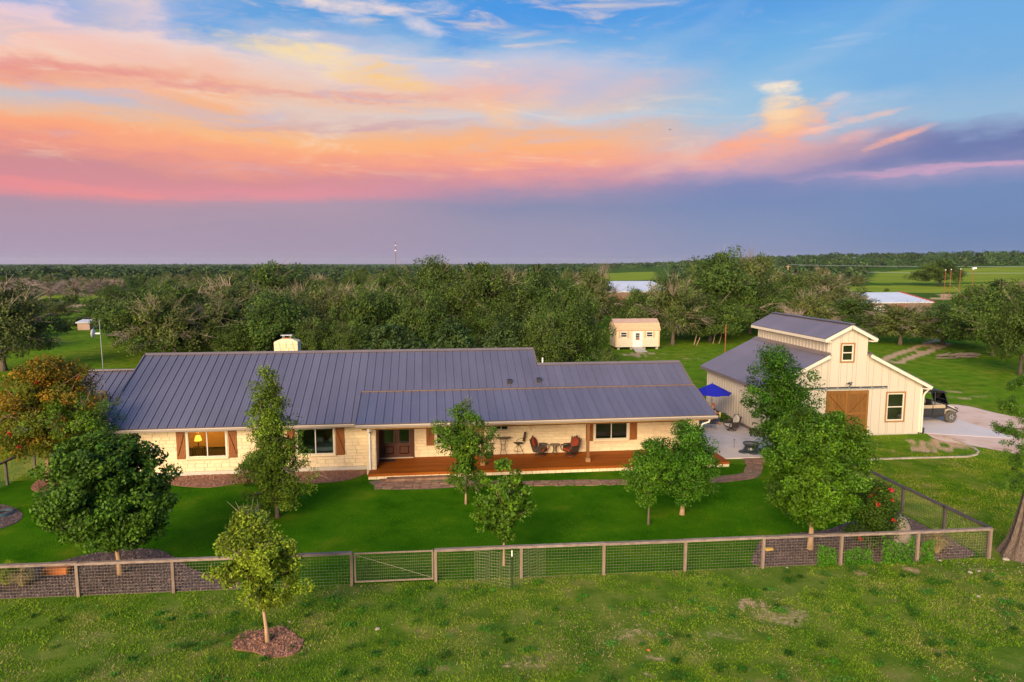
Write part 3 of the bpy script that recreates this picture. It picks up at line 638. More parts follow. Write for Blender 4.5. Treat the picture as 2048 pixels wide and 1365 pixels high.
# gable ends
for x, ry, yb in ((-16.1, RY, 47.5), (6.0, RY, 47.5), (14.4, WRY, 44.8)):
    zz = lambda y: main_z(y) - .17 if y <= ry else main_z(2 * ry - y) - .17
    pts = [(HF, 2.48), (yb - .1, 2.48), (yb - .1, zz(yb - .1)), (ry, zz(ry)), (HF, zz(HF))]
    core.add([(x, p, q) for p, q in pts] + [(x + .2, p, q) for p, q in pts], [tuple(range(5)), tuple(range(9, 4, -1))] + [(i, (i + 1) % 5, (i + 1) % 5 + 5, i + 5) for i in range(5)])
wall = core.build("wall", "mortar", house)
MB().box(-16.2, -3.42, HF - .05, HF + .22, -.05, .215).build("foundation", "concrete_base", house)
stone_meshes = []
for i in range(6):
    m = MB(); m.bev(-.5, .5, -.020, 0, -.5, .5, .018, RNG, .006); me = m.mesh("stone", "limestone"); stone_meshes.append(me)
def stones_for(x0, x1, z0, z1, ops, h0=.19):
    out = []; z = z0
    while z < z1 - .05:
        h = min(RNG.choice([h0, h0, h0 * .8, h0 * 1.15]), z1 - z)
        if z1 - z - h < .07: h = z1 - z
        x = x0 - RNG.uniform(0, .3)
        while x < x1:
            w = RNG.uniform(.28, .66); a, b = max(x, x0), min(x + w, x1); x += w
            segs = [(a, b)]
            for p, q, c, d in ops:
                if z + h > c + .01 and z < d - .01:
                    segs = [s for u, v in segs for s in ((u, min(v, p)), (max(u, q), v)) if s[1] - s[0] > .03]
            out += [(u, v, z, z + h) for u, v in segs if v - u > .04]
        z += h
    return out
ST = [("f", HF) + s for s in stones_for(-16.1, -3.42, .22, 2.46, [(a - .06, b + .06, c - .12, d + .05) for a, b, c, d in WIN.values()])]
ST += [("f", PW) + s for s in stones_for(-2.95, 14.6, DZ + .01, 2.59, [(a - .06, b + .06, c - .12, d + .05) for a, b, c, d in PWIN.values()] + [DOOR])]
ST += [("f", 35.25) + s for s in stones_for(-3.4, -2.97, DZ, 2.59, [])] + [("f", 35.2) + s for s in stones_for(13.95, 14.5, DZ, 2.54, [])]
ST += [("r", -2.97) + s for s in stones_for(35.25, 37.28, DZ, 2.59, [])] + [("l", 13.95) + s for s in stones_for(35.2, 35.65, DZ, 2.54, [])]
ST += [("l", -3.4) + s for s in stones_for(35.25, 36.24, .02, 2.59, [])]
ST.sort(key=lambda s: -(s[3] - s[2]) * (s[5] - s[4]) * (1.0 if s[0] == "f" else .25))
rest = MB()
for i, (ax, c, u, v, z0, z1) in enumerate(ST):
    g = .004; w, h = v - u - 2 * g, z1 - z0 - 2 * g
    if i < 300:
        o = link("stone", RNG.choice(stone_meshes), wall); o.scale = (w, 1 + RNG.uniform(-.25, .25), h); q = ((u + v) / 2, (z0 + z1) / 2)
        if ax == "f": o.location = (q[0] - HL[0], c - HL[1], q[1])
        else: o.location = (c - HL[0], q[0] - HL[1], q[1]); o.rotation_euler = (0, 0, R(90 if ax == "r" else -90))
    elif ax == "f": rest.bev(u + g, v - g, c - .020 + RNG.uniform(-.004, .004), c, z0 + g, z1 - g, .008)
    elif ax == "r": rest.box(c, c + .03, u + g, v - g, z0 + g, z1 - g)
    else: rest.box(c - .03, c, u + g, v - g, z0 + g, z1 - g)
tag(rest.build("stone_courses", "limestone", wall), kind="stuff")
def window(x0, x1, z0, z1, y, sill=True):
    f = .045; m = MB()
    for a, b, c, d in ((x0, x0 + f, z0, z1), (x1 - f, x1, z0, z1), (x0 + f, x1 - f, z0, z0 + f), (x0 + f, x1 - f, z1 - f, z1)): m.box(a, b, y - .03, y + .05, c, d)
    xm = (x0 + x1) / 2; m.box(xm - .025, xm + .025, y - .01, y + .045, z0 + f, z1 - f)
    w = m.build("window", "alu", house)
    MB().box(x0 + f, xm - .025, y + .012, y + .018, z0 + f, z1 - f).build("pane", "glass", w)
    MB().box(xm + .025, x1 - f, y + .024, y + .030, z0 + f, z1 - f).build("pane", "glass", w)
    t = MB()
    for a, b, c, d in ((x0 - .06, x0, z0 - .0, z1), (x1, x1 + .06, z0, z1), (x0 - .06, x1 + .06, z1, z1 + .05)): t.box(a, b, y - .045, y - .002, c, d)
    t.build("window_trim", "trim", w)
    if sill: MB().bev(x0 - .10, x1 + .10, y - .09, y - .001, z0 - .115, z0 - .004, .015).build("window_sill", "limestone", w)
for q in WIN.values(): window(*q, HF)
for q in PWIN.values(): window(*q, PW)
def shutter(x0, x1, z0, z1, y, brace=1):
    m = MB(); n = 4; w = (x1 - x0) / n
    for i in range(n): m.box(x0 + i * w + .004, x0 + (i + 1) * w - .004, y - .05, y - .02, z0, z1)
    s = m.build("shutter", "shutter", house)
    for zz in (z0 + .12, z1 - .18): MB().box(x0 + .012, x1 - .012, y - .075, y - .051, zz, zz + .09).build("batten", "shutter", s)
    a, b = (x0 + .06, x1 - .06) if brace > 0 else (x1 - .06, x0 + .06)
    MB().beam((a, y - .063, z0 + .21), (b, y - .063, z1 - .19), .024, .075, (0, -1, 0)).build("brace", "shutter", s)
for x0, x1, z0, z1, y, b in [(-13.17, -12.74, .90, 2.37, HF, 1), (-10.59, -10.16, .90, 2.37, HF, -1), (-7.62, -7.22, .86, 2.35, HF, 1), (-5.12, -4.66, .86, 2.35, HF, -1),
                             (-.36, .08, .95, 2.40, PW, 1), (2.18, 2.60, .95, 2.40, PW, -1), (8.66, 9.08, .93, 2.38, PW, 1), (11.22, 11.66, .93, 2.38, PW, -1)]: shutter(x0, x1, z0, z1, y, b)
# double front door
dx0, dx1, dz0, dz1 = DOOR; fr = MB()
for a, b in ((dx0, dx0 + .12), (dx1 - .12, dx1)): fr.box(a, b, PW - .05, PW + .12, dz0, dz1)
fr.box(dx0 + .12, dx1 - .12, PW - .05, PW + .12, dz1 - .1, dz1); fr = fr.build("door_frame", "door_wood", house)
MB().box(dx0 + .05, dx1 - .05, PW - .10, PW + .1, dz0, dz0 + .03).build("threshold", "trim", fr)
for s in (0, 1):
    a = dx0 + .125 + s * (dx1 - dx0 - .25) / 2; b = a + (dx1 - dx0 - .25) / 2 - .006; z0, z1 = dz0 + .035, dz1 - .105; y = PW + .02; m = MB()
    m.box(a, a + .16, y, y + .05, z0, z1); m.box(b - .16, b, y, y + .05, z0, z1); m.box(a + .16, b - .16, y, y + .05, z0, z0 + .18); m.box(a + .16, b - .16, y, y + .05, z1 - .14, z1); m.box(a + .16, b - .16, y, y + .05, z0 + .62, z0 + .78)
    leaf = m.build("door_leaf", "door_wood", house)
    MB().box(a + .16, b - .16, y + .02, y + .03, z0 + .78, z1 - .14).build("pane", "glass", leaf)
    MB().bev(a + .18, b - .18, y + .005, y + .04, z0 + .20, z0 + .60, .03).build("panel", "door_wood", leaf)
    xh = b - .07 if s == 0 else a + .07
    MB().tube([(xh, y - .01, z0 + .78), (xh, y - .06, z0 + .82), (xh, y - .06, z0 + 1.22), (xh, y - .01, z0 + 1.26)], .014, 6).build("handle", "dark_metal", leaf)
# rooms behind the glass
rm = MB(); rm.box(-15.8, -4, 40.6, 40.7, .36, 2.37); rm.box(-15.8, -4, 36.6, 40.6, 2.34, 2.37); rm.box(-9.0, -8.9, 36.6, 40.6, .36, 2.33)
rm.build("room_wall", "room_warm", house)
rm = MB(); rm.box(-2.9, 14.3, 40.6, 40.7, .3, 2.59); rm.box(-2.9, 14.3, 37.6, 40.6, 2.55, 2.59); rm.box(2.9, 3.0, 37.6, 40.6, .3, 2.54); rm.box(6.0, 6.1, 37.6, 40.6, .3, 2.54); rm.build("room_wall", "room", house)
MB().box(-15.8, -3.6, 36.6, 40.6, .2, .29).box(-2.9, 14.3, 37.52, 40.6, .2, .29).build("room_floor", "floor_in", house)
# porch posts
for x in (2.62, 8.34):
    m = MB(); m.box(x - .075, x + .075, 35.30, 35.45, DZ, 2.40); p = m.build("porch_post", "post_wood", house)
    MB().box(x - .12, x + .12, 35.25, 35.50, DZ + .001, DZ + .20).build("post_base", "cedar_trim", p)
    MB().box(x - .10, x + .10, 35.27, 35.48, 2.30, 2.398).build("post_cap", "post_wood", p)
# deck: stringers, boards, fascia, stone skirt
deck = MB().box(-3.25, 15.9, 34.62, 36.2, .02, DZ - .035).box(-2.9, 14.5, 36.2, 37.25, .02, DZ - .035).build("deck", "bark_dark", house)
n = 20; bw = (37.28 - 34.5) / n
for i in range(n):
    y0 = 34.5 + i * bw; x1 = 16.0 if y0 < 36.2 else 14.58; x0 = -3.3 if y0 < 35.2 else -2.96
    xs = [x0] + sorted(RNG.uniform(x0 + 3, x1 - 3) for _ in range(2)) + [x1]
    for a, b in zip(xs, xs[1:]): 
        if b - a > .2: MB().box(a + .002, b - .002, y0 + .003, y0 + bw - .003, DZ - .03, DZ + RNG.uniform(-.002, .002)).build("deck_board", "deck", deck)
MB().box(-3.32, 16.02, 34.46, 34.495, .17, DZ - .005).build("fascia_board", "deck", deck)
x = -3.3
while x < 15.9:
    w = RNG.uniform(.36, .46); b = min(x + w, 16.0)
    MB().bev(x + .006, b - .006, 34.47 + RNG.uniform(0, .015), 34.62, -.02, .165, .015).build("skirt_block", "limestone", deck); x = b
MB().bev(15.85, 16.0, 34.63, 36.2, -.02, .165, .01).build("skirt_block", "limestone", deck)
# downspouts
def downspout(pts, par=house): MB().tube(pts, .05, 8).build("downspout", "white", par)
downspout([(-3.25, 34.62, 2.6), (-3.25, 34.66, 2.46), (-3.25, 35.14, 2.30), (-3.25, 35.17, 2.1), (-3.25, 35.17, .32)])
downspout([(14.85, 34.62, 2.6), (14.85, 34.68, 2.48), (14.62, 35.05, 2.28), (14.56, 35.10, 2.0), (14.56, 35.10, .32)])
# chimney
ch = MB(); cx0, cx1, cy0, cy1 = -9.52, -8.10, 42.6, 43.6
ch.box(cx0 + .04, cx1 - .04, cy0 + .04, cy1 - .04, 5.0, 6.22)
ch = ch.build("chimney", "mortar", house)
z = 5.2
for h in (.22, .2, .24, .2, .22):
    z1 = min(z + h, 6.24); x = cx0
    while x < cx1 - .01:
        b = min(x + RNG.uniform(.28, .5), cx1)
        if cx1 - b < .12: b = cx1
        MB().bev(x + .008, b - .008, cy0 + RNG.uniform(-.01, .01), cy0 + .08, z + .006, z1 - .006, .012, RNG, .006).build("stone", "limestone", ch); x = b
    for y0, y1 in ((cy0 + .09, cy0 + .5), (cy0 + .51, cy1)):
        MB().box(cx1 - .05, cx1 + RNG.uniform(-.01, .01), y0, y1, z + .006, z1 - .006).build("stone", "limestone", ch)
    z = z1
m = MB(); zt = 6.24
m.add([(cx0, cy0, zt), (cx1, cy0, zt), (cx1, cy1, zt), (cx0, cy1, zt), (cx0 + .42, cy0 + .25, zt + .17), (cx1 - .42, cy0 + .25, zt + .17), (cx1 - .42, cy1 - .25, zt + .17), (cx0 + .42, cy1 - .25, zt + .17)],
      [(0, 1, 2, 3), (4, 5, 6, 7), (0, 1, 5, 4), (1, 2, 6, 5), (2, 3, 7, 6), (3, 0, 4, 7)]); m.build("crown", "limestone", ch)
m = MB(); xc, yc = (cx0 + cx1) / 2, (cy0 + cy1) / 2
m.box(xc - .24, xc + .24, yc - .2, yc + .2, zt + .17, zt + .22); m.build("flue", "rust", ch)
m = MB()
for a in (-.22, .22):
    for b in (-.18, .18): m.box(xc + a - .012, xc + a + .012, yc + b - .012, yc + b + .012, zt + .22, zt + .36)
m.box(xc - .33, xc + .33, yc - .27, yc + .27, zt + .36, zt + .39); m.build("flue_lid", "steel", ch)
# roof vents and pipe
def on_roof(px, py):
    d = sight(px, py); o = np.array([0, 0, CAM_H]); nrm = np.array([0, -SL, 1.0]); t = (EZ - SL * EY - o @ nrm) / (d @ nrm); return o + d * t
for px, py in ((1019, 766), (1078, 763)):
    p = on_roof(px, py); MB().box(p[0] - .12, p[0] + .12, p[1] - .12, p[1] + .15, p[2] - .06, p[2] + .17).add([(p[0] - .14, p[1] - .14, p[2] + .17), (p[0] + .14, p[1] - .14, p[2] + .17), (p[0] + .14, p[1] + .17, p[2] + .19), (p[0] - .14, p[1] + .17, p[2] + .19), (p[0], p[1], p[2] + .23)], [(0, 1, 2, 3), (0, 1, 4), (1, 2, 4), (2, 3, 4), (3, 0, 4)]).build("roof_vent", "black", roof)
MB().tube([(6.75, WRY + .6, 4.5), (6.75, WRY + .6, 5.25)], .045, 8).build("vent_pipe", "white", roof)
# set-back left wing
LW = dict(x0=-20.6, x1=-16.65, ry=43.7, rz=4.5, ey=39.4, ez=2.35)
lw = MB(); lw.slab([(LW["x0"], LW["ey"], LW["ez"]), (LW["x1"], LW["ey"], LW["ez"]), (LW["x1"], LW["ry"], LW["rz"]), (LW["x0"], LW["ry"], LW["rz"])], .1)
lw.slab([(LW["x0"], LW["ry"] + .002, LW["rz"]), (LW["x1"], LW["ry"] + .002, LW["rz"]), (LW["x1"], 48, LW["ez"]), (LW["x0"], 48, LW["ez"])], .1)
lw = lw.build("wing_roof", "roof_trim", house)
lay_panels(lw, LW["x0"], LW["x1"], LW["ey"] - .02, LW["ez"] + .02, LW["ry"], LW["rz"] + .02)
m = MB(); m.beam((LW["x0"] - .03, LW["ry"], LW["rz"] + .06), (LW["x1"], LW["ry"], LW["rz"] + .06), .3, .05); m.build("ridge_cap", "roof_trim", lw)
MB().box(LW["x0"] + .3, -16.15, 39.8, 40.0, 0, 2.5).box(LW["x0"] + .3, LW["x0"] + .5, 40.0, 47.6, 0, 2.3).build("wing_wall", "limestone", house)

M["dish_grey"] = mat("dish_paint", [(.50, .48, .46)], 2, .6)
# antenna mast beside the left rake
ax, ay = -17.05, 37.6; tz = aty(206, 640, ay)[1]; ax = aty(209, 760, ay)[0]
an = thing("antenna_mast", (ax, ay, 0), "slim galvanised mast with white dish at the left end of the house", "antenna")
MB().tube([(ax, ay, 0), (ax - .02, ay, tz * .5), (ax - .06, ay, tz)], [.026, .022, .016], 8).build("pole", "steel", an)
dzz = aty(206, 667, ay)[1]
m = MB(); m.lathe([(.02, -.24), (.16, -.27), (.24, -.33), (.235, -.34), (.15, -.29), (.01, -.27)], (ax - .05, ay - .06, dzz), 20, "x"); m.build("dish", "dish_grey", an, smooth=True)
MB().beam((ax - .05, ay - .02, dzz), (ax - .30, ay - .05, dzz), .07, .07).build("bracket", "white", an)

# lamp, table and bed seen through the windows
lx, _ = aty(396, 876, 38.6); lzb = aty(396, 893, 38.6)[1]
st = thing("side_table", (lx, 38.6, .3), "small dark side table under the lit lamp behind the bedroom window", "table")
MB().box(lx - .3, lx + .3, 38.35, 38.85, .86, .90).build("top", "door_wood", st)
for a in (-.26, .26):
    for b in (-.2, .2): MB().box(lx + a - .02, lx + a + .02, 38.6 + b - .02, 38.6 + b + .02, .3, .858).build("leg", "door_wood", st)
lp = thing("table_lamp", (lx, 38.6, .902), "lit table lamp with cream shade inside the left bedroom window", "lamp")
MB().lathe([(.08, .902), (.08, .92), (.02, .95), (.035, 1.08), (.015, 1.2), (.015, 1.34)], (lx, 38.6, 0), 12).build("base", "dark_metal", lp)
M["shade"] = emit_mat("lamp_shade_glow", (1.0, .42, .05, 1), 2.6)
m = MB(); m.lathe([(.20, 1.28), (.12, 1.56), (.115, 1.56), (.195, 1.28)], (lx, 38.6, 0), 18); m.build("lamp_shade", "shade", lp)
ld = bpy.data.lights.new("lamp_bulb", "POINT"); lb = link("lamp_bulb", ld, lp); lb.location = (0, -.02, .78); ld.energy = 150; ld.color = (1, .50, .14); ld.shadow_soft_size = .08
bd = thing("bed", (-6.2, 38.6, .3), "bed with pale blue cover inside the second window from the left", "bed")
MB().box(-7.4, -5.0, 37.9, 39.6, .3, .62).build("frame", "door_wood", bd); MB().bev(-7.38, -5.02, 37.88, 39.58, .625, .86, .05).build("mattress", "bed_sheet", bd)
for a in (-6.9, -5.9): MB().bev(a, a + .7, 39.1, 39.55, .862, 1.05, .06).build("pillow", "white", bd)

# ---------------------------------------------------------------- barn
BX0, BX1, BXC, BY0, BY1 = 20.85, 31.40, 26.12, 40.0, 49.3
MHW = 1.33
barn = thing("barn", (BXC, 44.6, 0), "cream board and batten barn with raised centre roof and brown sliding doors", "barn"); BL = barn.location
def barn_top(x):
    d = abs(x - BXC); return 7.12 - .5 * d if d <= MHW else 5.28 - .49 * (d - MHW)
BOP = [(24.86, 27.60, -.1, 2.95), (28.98, 30.16, .92, 2.72), (25.70, 26.48, 4.85, 5.92)]
cuts = sorted(set([BX0, BX1, BXC, BXC - MHW, BXC + MHW] + [o for q in BOP for o in q[:2]]))
sx = [BX0 + .0]; 
while sx[-1] < BX1 - .2: sx.append(sx[-1] + .59)
edges = sorted(set([round(e, 3) for e in cuts] + [round(e, 3) for e in sx if all(abs(e - c) > .12 for c in cuts)]))
edges = [e for e in edges if BX0 - 1e-6 <= e <= BX1 + 1e-6]
base = MB(); fpan = []
for a, b in zip(edges, edges[1:]):
    mid = (a + b) / 2; e = 1e-4; za, zb = barn_top(a + e) - .03, barn_top(b - e) - .03
    gaps = sorted([(c, d) for p, q, c, d in BOP if p < mid < q]); z = 0.0; spans = []
    for c, d in gaps:
        if c > z: spans.append((z, c))
        z = d
    spans.append((z, None))
    for z0, z1 in spans:
        ta, tb = (za, zb) if z1 is None else (z1, z1)
        def pr(m, y0, y1, g): m.add([(a + g, y0, z0 + .0), (b - g, y0, z0), (b - g, y0, tb), (a + g, y0, ta), (a + g, y1, z0), (b - g, y1, z0), (b - g, y1, tb), (a + g, y1, ta)],
                                    [(0,1,2,3),(7,6,5,4),(0,4,5,1),(1,5,6,2),(2,6,7,3),(3,7,4,0)])
        pr(base, BY0 + .001, BY0 + .12, 0)
        m = MB(); pr(m, BY0 - .035, BY0 - .001, .012); fpan.append(m)
base.box(BX0, BX0 + .12, BY0 + .12, BY1, 0, barn_top(BX0) - .05); base.box(BX1 - .12, BX1, BY0 + .12, BY1, 0, barn_top(BX1) - .05)
base.box(BXC - MHW, BXC - MHW + .1, BY0 + .12, BY1, 4.6, 6.42); base.box(BXC + MHW - .1, BXC + MHW, BY0 + .12, BY1, 4.6, 6.42); base.box(BX0 + .12, BX1 - .12, BY1 - .12, BY1, 0, 3.0); base.box(BXC - 3.4, BXC + 3.4, BY1 - .12, BY1, 3.0, 4.1); base.box(BXC - MHW + .1, BXC + MHW - .1, BY1 - .12, BY1, 4.1, 6.4)
bwall = base.build("wall", "siding", barn)
for m in fpan: m.build("siding_panel", "siding", bwall)
# left side boards and battens
n = 23
for i in range(n + 1):
    y = BY0 + .02 + (BY1 - BY0 - .08) * i / n; MB().box(BX0 - .03, BX0 - .001, y - .025, y + .035, .25, barn_top(BX0) - .08).build("batten", "siding", bwall)
for i in range(n + 1):
    y = BY0 + .02 + (BY1 - BY0 - .08) * i / n; MB().box(BXC - MHW - .03, BXC - MHW - .001, y - .02, y + .03, 5.05, 6.40).build("batten", "siding", bwall)
MB().box(BX0 - .05, BX0 - .002, BY0, BY1, -.02, .24).build("base_trim", "fence_post", barn)
MB().box(BX0, BX1, BY0 - .05, BY0 - .036, -.02, .10).build("base_trim", "concrete_base", barn)
# roofs: ribbed sheets, each a part
def rib_mesh(L, w):
    m = MB(); m.box(0, w, 0, L, -.015, 0)
    for i in range(3):
        x = w * (i + .12) / 3; m.add([(x - .05, 0, .001), (x + .05, 0, .001), (x + .02, 0, .035), (x - .02, 0, .035), (x - .05, L, .001), (x + .05, L, .001), (x + .02, L, .035), (x - .02, L, .035)], [(0,1,2,3),(7,6,5,4),(1,5,6,2),(2,6,7,3),(3,7,4,0)])
    return m.mesh("roof_sheet", "roof")
OV = .35
def barn_roof(x_low, z_low, x_high, z_high, name):
    y0, y1 = BY0 - OV, BY1 + OV; L = math.hypot(x_high - x_low, z_high - z_low); n = 11; w = (y1 - y0) / n; ang = math.atan2(z_high - z_low, abs(x_high - x_low))
    rf = MB().slab([(x_low, y0, z_low - .02), (x_high, y0, z_high - .02), (x_high, y1, z_high - .02), (x_low, y1, z_low - .02)], .10).build(name, "roof_trim", barn)
    me = rib_mesh(L, w)
    for i in range(n):
        p = link("roof_sheet", me, rf); s = 1 if x_high > x_low else -1
        # local x runs along the building, local y up the slope
        ux = Vector((0, -s, 0)); uy = Vector((s * math.cos(ang), 0, math.sin(ang))); uz = ux.cross(uy)
        o = Vector((x_low, (y0 + (i + 1) * w) if s > 0 else (y0 + i * w), z_low)) - BL
        mt = Matrix.Identity(4)
        for r_ in range(3): mt[r_][0], mt[r_][1], mt[r_][2], mt[r_][3] = ux[r_], uy[r_], uz[r_], o[r_]
        p.matrix_local = mt
    return rf
zs = lambda d: 5.34 - .49 * (d - MHW)
dE = BX1 - BXC + .42
r1 = barn_roof(BXC - dE, zs(dE), BXC - MHW - .002, zs(MHW), "left_roof"); r2 = barn_roof(BXC + dE, zs(dE), BXC + MHW + .002, zs(MHW), "right_roof")
dm = MHW + .42; zm = 7.20 - .5 * dm
r3 = barn_roof(BXC - dm, zm, BXC - .004, 7.20, "centre_roof"); r4 = barn_roof(BXC + dm, zm, BXC + .004, 7.20, "centre_roof")
MB().beam((BXC, BY0 - OV - .02, 7.24), (BXC, BY1 + OV + .02, 7.24), .36, .05).build("ridge_cap", "roof", barn)
for s in (-1, 1): MB().slab([(BXC + s * MHW, BY0 - OV, zs(MHW) + .10), (BXC + s * (MHW + .32), BY0 - OV, zs(MHW + .32) + .05), (BXC + s * (MHW + .32), BY1 + OV, zs(MHW + .32) + .05), (BXC + s * MHW, BY1 + OV, zs(MHW) + .10)], .03).build("flashing", "roof_trim", barn)
# white rake boards, eave fascias, boxed eave ends
def rake(x0, z0, x1, z1): MB().beam((x0, BY0 - OV - .02, z0), (x1, BY0 - OV - .02, z1), .035, .20, (0, 0, 1)).build("rake_board", "barn_trim", barn)
for s in (-1, 1):
    rake(BXC + s * dE, zs(dE) - .15, BXC + s * (MHW + .04), zs(MHW) - .13); rake(BXC + s * dm, zm - .15, BXC + s * .0, 7.05)
    MB().slab([(BXC + s * (MHW + .02), BY0 - OV, zs(MHW) - .13), (BXC + s * dE, BY0 - OV, zs(dE) - .13), (BXC + s * dE, BY0 - .04, zs(dE) - .13), (BXC + s * (MHW + .02), BY0 - .04, zs(MHW) - .13)], .02).build("soffit", "barn_trim", barn)
    MB().slab([(BXC, BY0 - OV, 7.06), (BXC + s * dm, BY0 - OV, zm - .13), (BXC + s * dm, BY0 - .04, zm - .13), (BXC, BY0 - .04, 7.06)], .02).build("soffit", "barn_trim", barn)
    MB().box(BXC + s * dE, BXC + s * (dE - .04), BY0 - OV, BY1 + OV, zs(dE) - .20, zs(dE) - .03).build("eave_fascia", "roof_trim" if s < 0 else "barn_trim", barn)
    MB().box(BXC + s * dm, BXC + s * (dm - .04), BY0 - OV, BY1 + OV, zm - .22, zm - .03).build("eave_fascia", "barn_trim", barn)
    MB().box(BXC + s * (dE - .04), BXC + s * (dE - .42), BY0 - OV + .01, BY0 - .04, zs(dE) - .24, zs(dE) - .16).build("eave_box", "barn_trim", barn)
    MB().box(BXC + s * (dm - .04), BXC + s * (dm - .42), BY0 - OV + .01, BY0 - .04, zm - .24, zm - .16).build("eave_box", "barn_trim", barn)
MB().box(BX1 - .14, BX1 + .02, BY0 - .05, BY0 - .034, 0, 3.0).build("corner_board", "barn_trim", barn)
MB().tube([(BX1 + .40, BY0 - .1, zs(dE) - .12), (BX1 + .40, BY0 - .1, zs(dE) - .28), (BX1 + .12, BY0 - .1, zs(dE) - .55), (BX1 + .06, BY0 - .1, zs(dE) - .75), (BX1 + .06, BY0 - .1, .1)], .055, 8).build("downspout", "barn_trim", barn)
MB().box(BX1 + .10, BX1 + .26, BY0 - .12, BY0 + .1, .05, .40).build("utility_box", "black", barn)
def barn_window(x0, x1, z0, z1):
    y = BY0 - .036; f = .075; m = MB()
    for a, b, c, d in ((x0 - .0, x0 + f, z0, z1), (x1 - f, x1, z0, z1), (x0 + f, x1 - f, z0, z0 + f), (x0 + f, x1 - f, z1 - f, z1), (x0 + f, x1 - f, (z0 + z1) / 2 - .03, (z0 + z1) / 2 + .03)): m.box(a, b, y - .01, y + .06, c, d)
    w = m.build("window", "barn_trim", barn); t = MB(); g = .10
    for a, b, c, d in ((x0 - g, x0 - .002, z0 - g, z1 + g), (x1 + .002, x1 + g, z0 - g, z1 + g), (x0, x1, z0 - g, z0 - .002), (x0, x1, z1 + .002, z1 + g)): t.box(a, b, y - .035, y - .001, c, d)
    t.build("window_trim", "cedar_trim", w)
    MB().box(x0 + f, x1 - f, y + .02, y + .026, (z0 + z1) / 2 + .03, z1 - f).build("pane", "glass", w); MB().box(x0 + f, x1 - f, y + .03, y + .036, z0 + f, (z0 + z1) / 2 - .03).build("pane", "glass", w)
barn_window(28.98, 30.16, .92, 2.72); barn_window(25.70, 26.48, 4.85, 5.92)
MB().box(BX0 + .3, BX1 - .3, 43, 43.1, 0, 3.2).build("inner_wall", "room", barn)
# sliding doors
for s in (0, 1):
    x0 = 24.80 + s * 1.425; x1 = x0 + 1.415; z0, z1 = .03, 2.96; y = BY0 - .10; n = 9; w = (x1 - x0) / n
    d = MB().box(x0 + .01, x1 - .01, y + .025, y + .045, z0, z1).build("sliding_door", "bark_dark", barn)
    for i in range(n): MB().box(x0 + i * w + .006, x0 + (i + 1) * w - .006, y + RNG.uniform(-.003, .003), y + .024, z0, z1).build("plank", "barn_wood", d)
    q = y - .03
    for a, b, c, e in ((x0, x0 + .14, z0, z1), (x1 - .14, x1, z0, z1), (x0 + .141, x1 - .141, z1 - .22, z1), (x0 + .141, x1 - .141, z0, z0 + .2), (x0 + .141, x1 - .141, 1.40, 1.54)): MB().box(a, b, q, y - .004, c, e).build("rail", "barn_wood", d)
    zz = [(z1 - .22, 1.54), (1.40, z0 + .2)]
    a, b = x0 + .16, x1 - .16
    if s == 0: br = [((a, zz[0][0] - .04), (b, zz[0][1] + .04)), ((b, zz[1][0] - .04), (a, zz[1][1] + .04))]
    else: br = [((b, zz[0][0] - .04), (a, zz[0][1] + .04)), ((a, zz[1][0] - .04), (b, zz[1][1] + .04))]
    for (xa, za), (xb, zb) in br: MB().beam((xa, y - .017, za), (xb, y - .017, zb), .022, .11, (0, -1, 0)).build("brace", "barn_wood", d)
tr = MB().box(21.9, 28.9, BY0 - .11, BY0 - .04, 3.08, 3.20).build("door_track", "dark_metal", barn)
MB().box(21.9, 28.9, BY0 - .13, BY0 - .112, 3.07, 3.12).build("track_lip", "steel", tr)
for i in range(9): MB().box(22.3 + i * .78, 22.42 + i * .78, BY0 - .15, BY0 - .132, 3.09, 3.17).build("track_bracket", "steel", tr)
bl = MB(); bl.tube([(26.32, BY0 - .05, 3.22), (26.32, BY0 - .25, 3.40), (26.22, BY0 - .5, 3.56), (25.98, BY0 - .62, 3.58)], .022, 6); bl = bl.build("barn_light", "dark_metal", barn)
m = MB(); m.lathe([(.02, 3.60), (.06, 3.57), (.17, 3.48), (.16, 3.475), (.02, 3.55)], (25.92, BY0 - .64, 0), 14); m.build("lamp_shade", "dark_metal", bl)

# ---------------------------------------------------------------- garden shed
sxa, sya = gp(1318, 699); sxb = sxa - 5.75; SD = 2.9
shed = thing("garden_shed", ((sxa + sxb) / 2, sya + SD / 2, 0), "small peach sided shed with gambrel roof, white door and ramp", "shed")
b0, wz, k1, k2 = .35, 2.45, 3.35, 3.85
prof = [(sya - .12, wz), (sya + .55, k1), (sya + SD / 2, k2), (sya + SD - .55, k1), (sya + SD + .12, wz)]
m = MB(); m.box(sxb + .02, sxa - .02, sya + .02, sya + SD - .02, b0, wz)
pts = [(sya + .02, wz), (sya + .6, k1 - .06), (sya + SD / 2, k2 - .08), (sya + SD - .6, k1 - .06), (sya + SD - .02, wz)]
for x0, x1 in ((sxb + .02, sxb + .1), (sxa - .1, sxa - .02)):
    m.add([(x0, p, q) for p, q in pts] + [(x1, p, q) for p, q in pts], [tuple(range(5)), tuple(range(9, 4, -1))] + [(i, (i + 1) % 5, (i + 1) % 5 + 5, i + 5) for i in range(5)])
sw = m.build("wall", "shed_wall", shed)
nb = 9; bh = (wz - b0) / nb
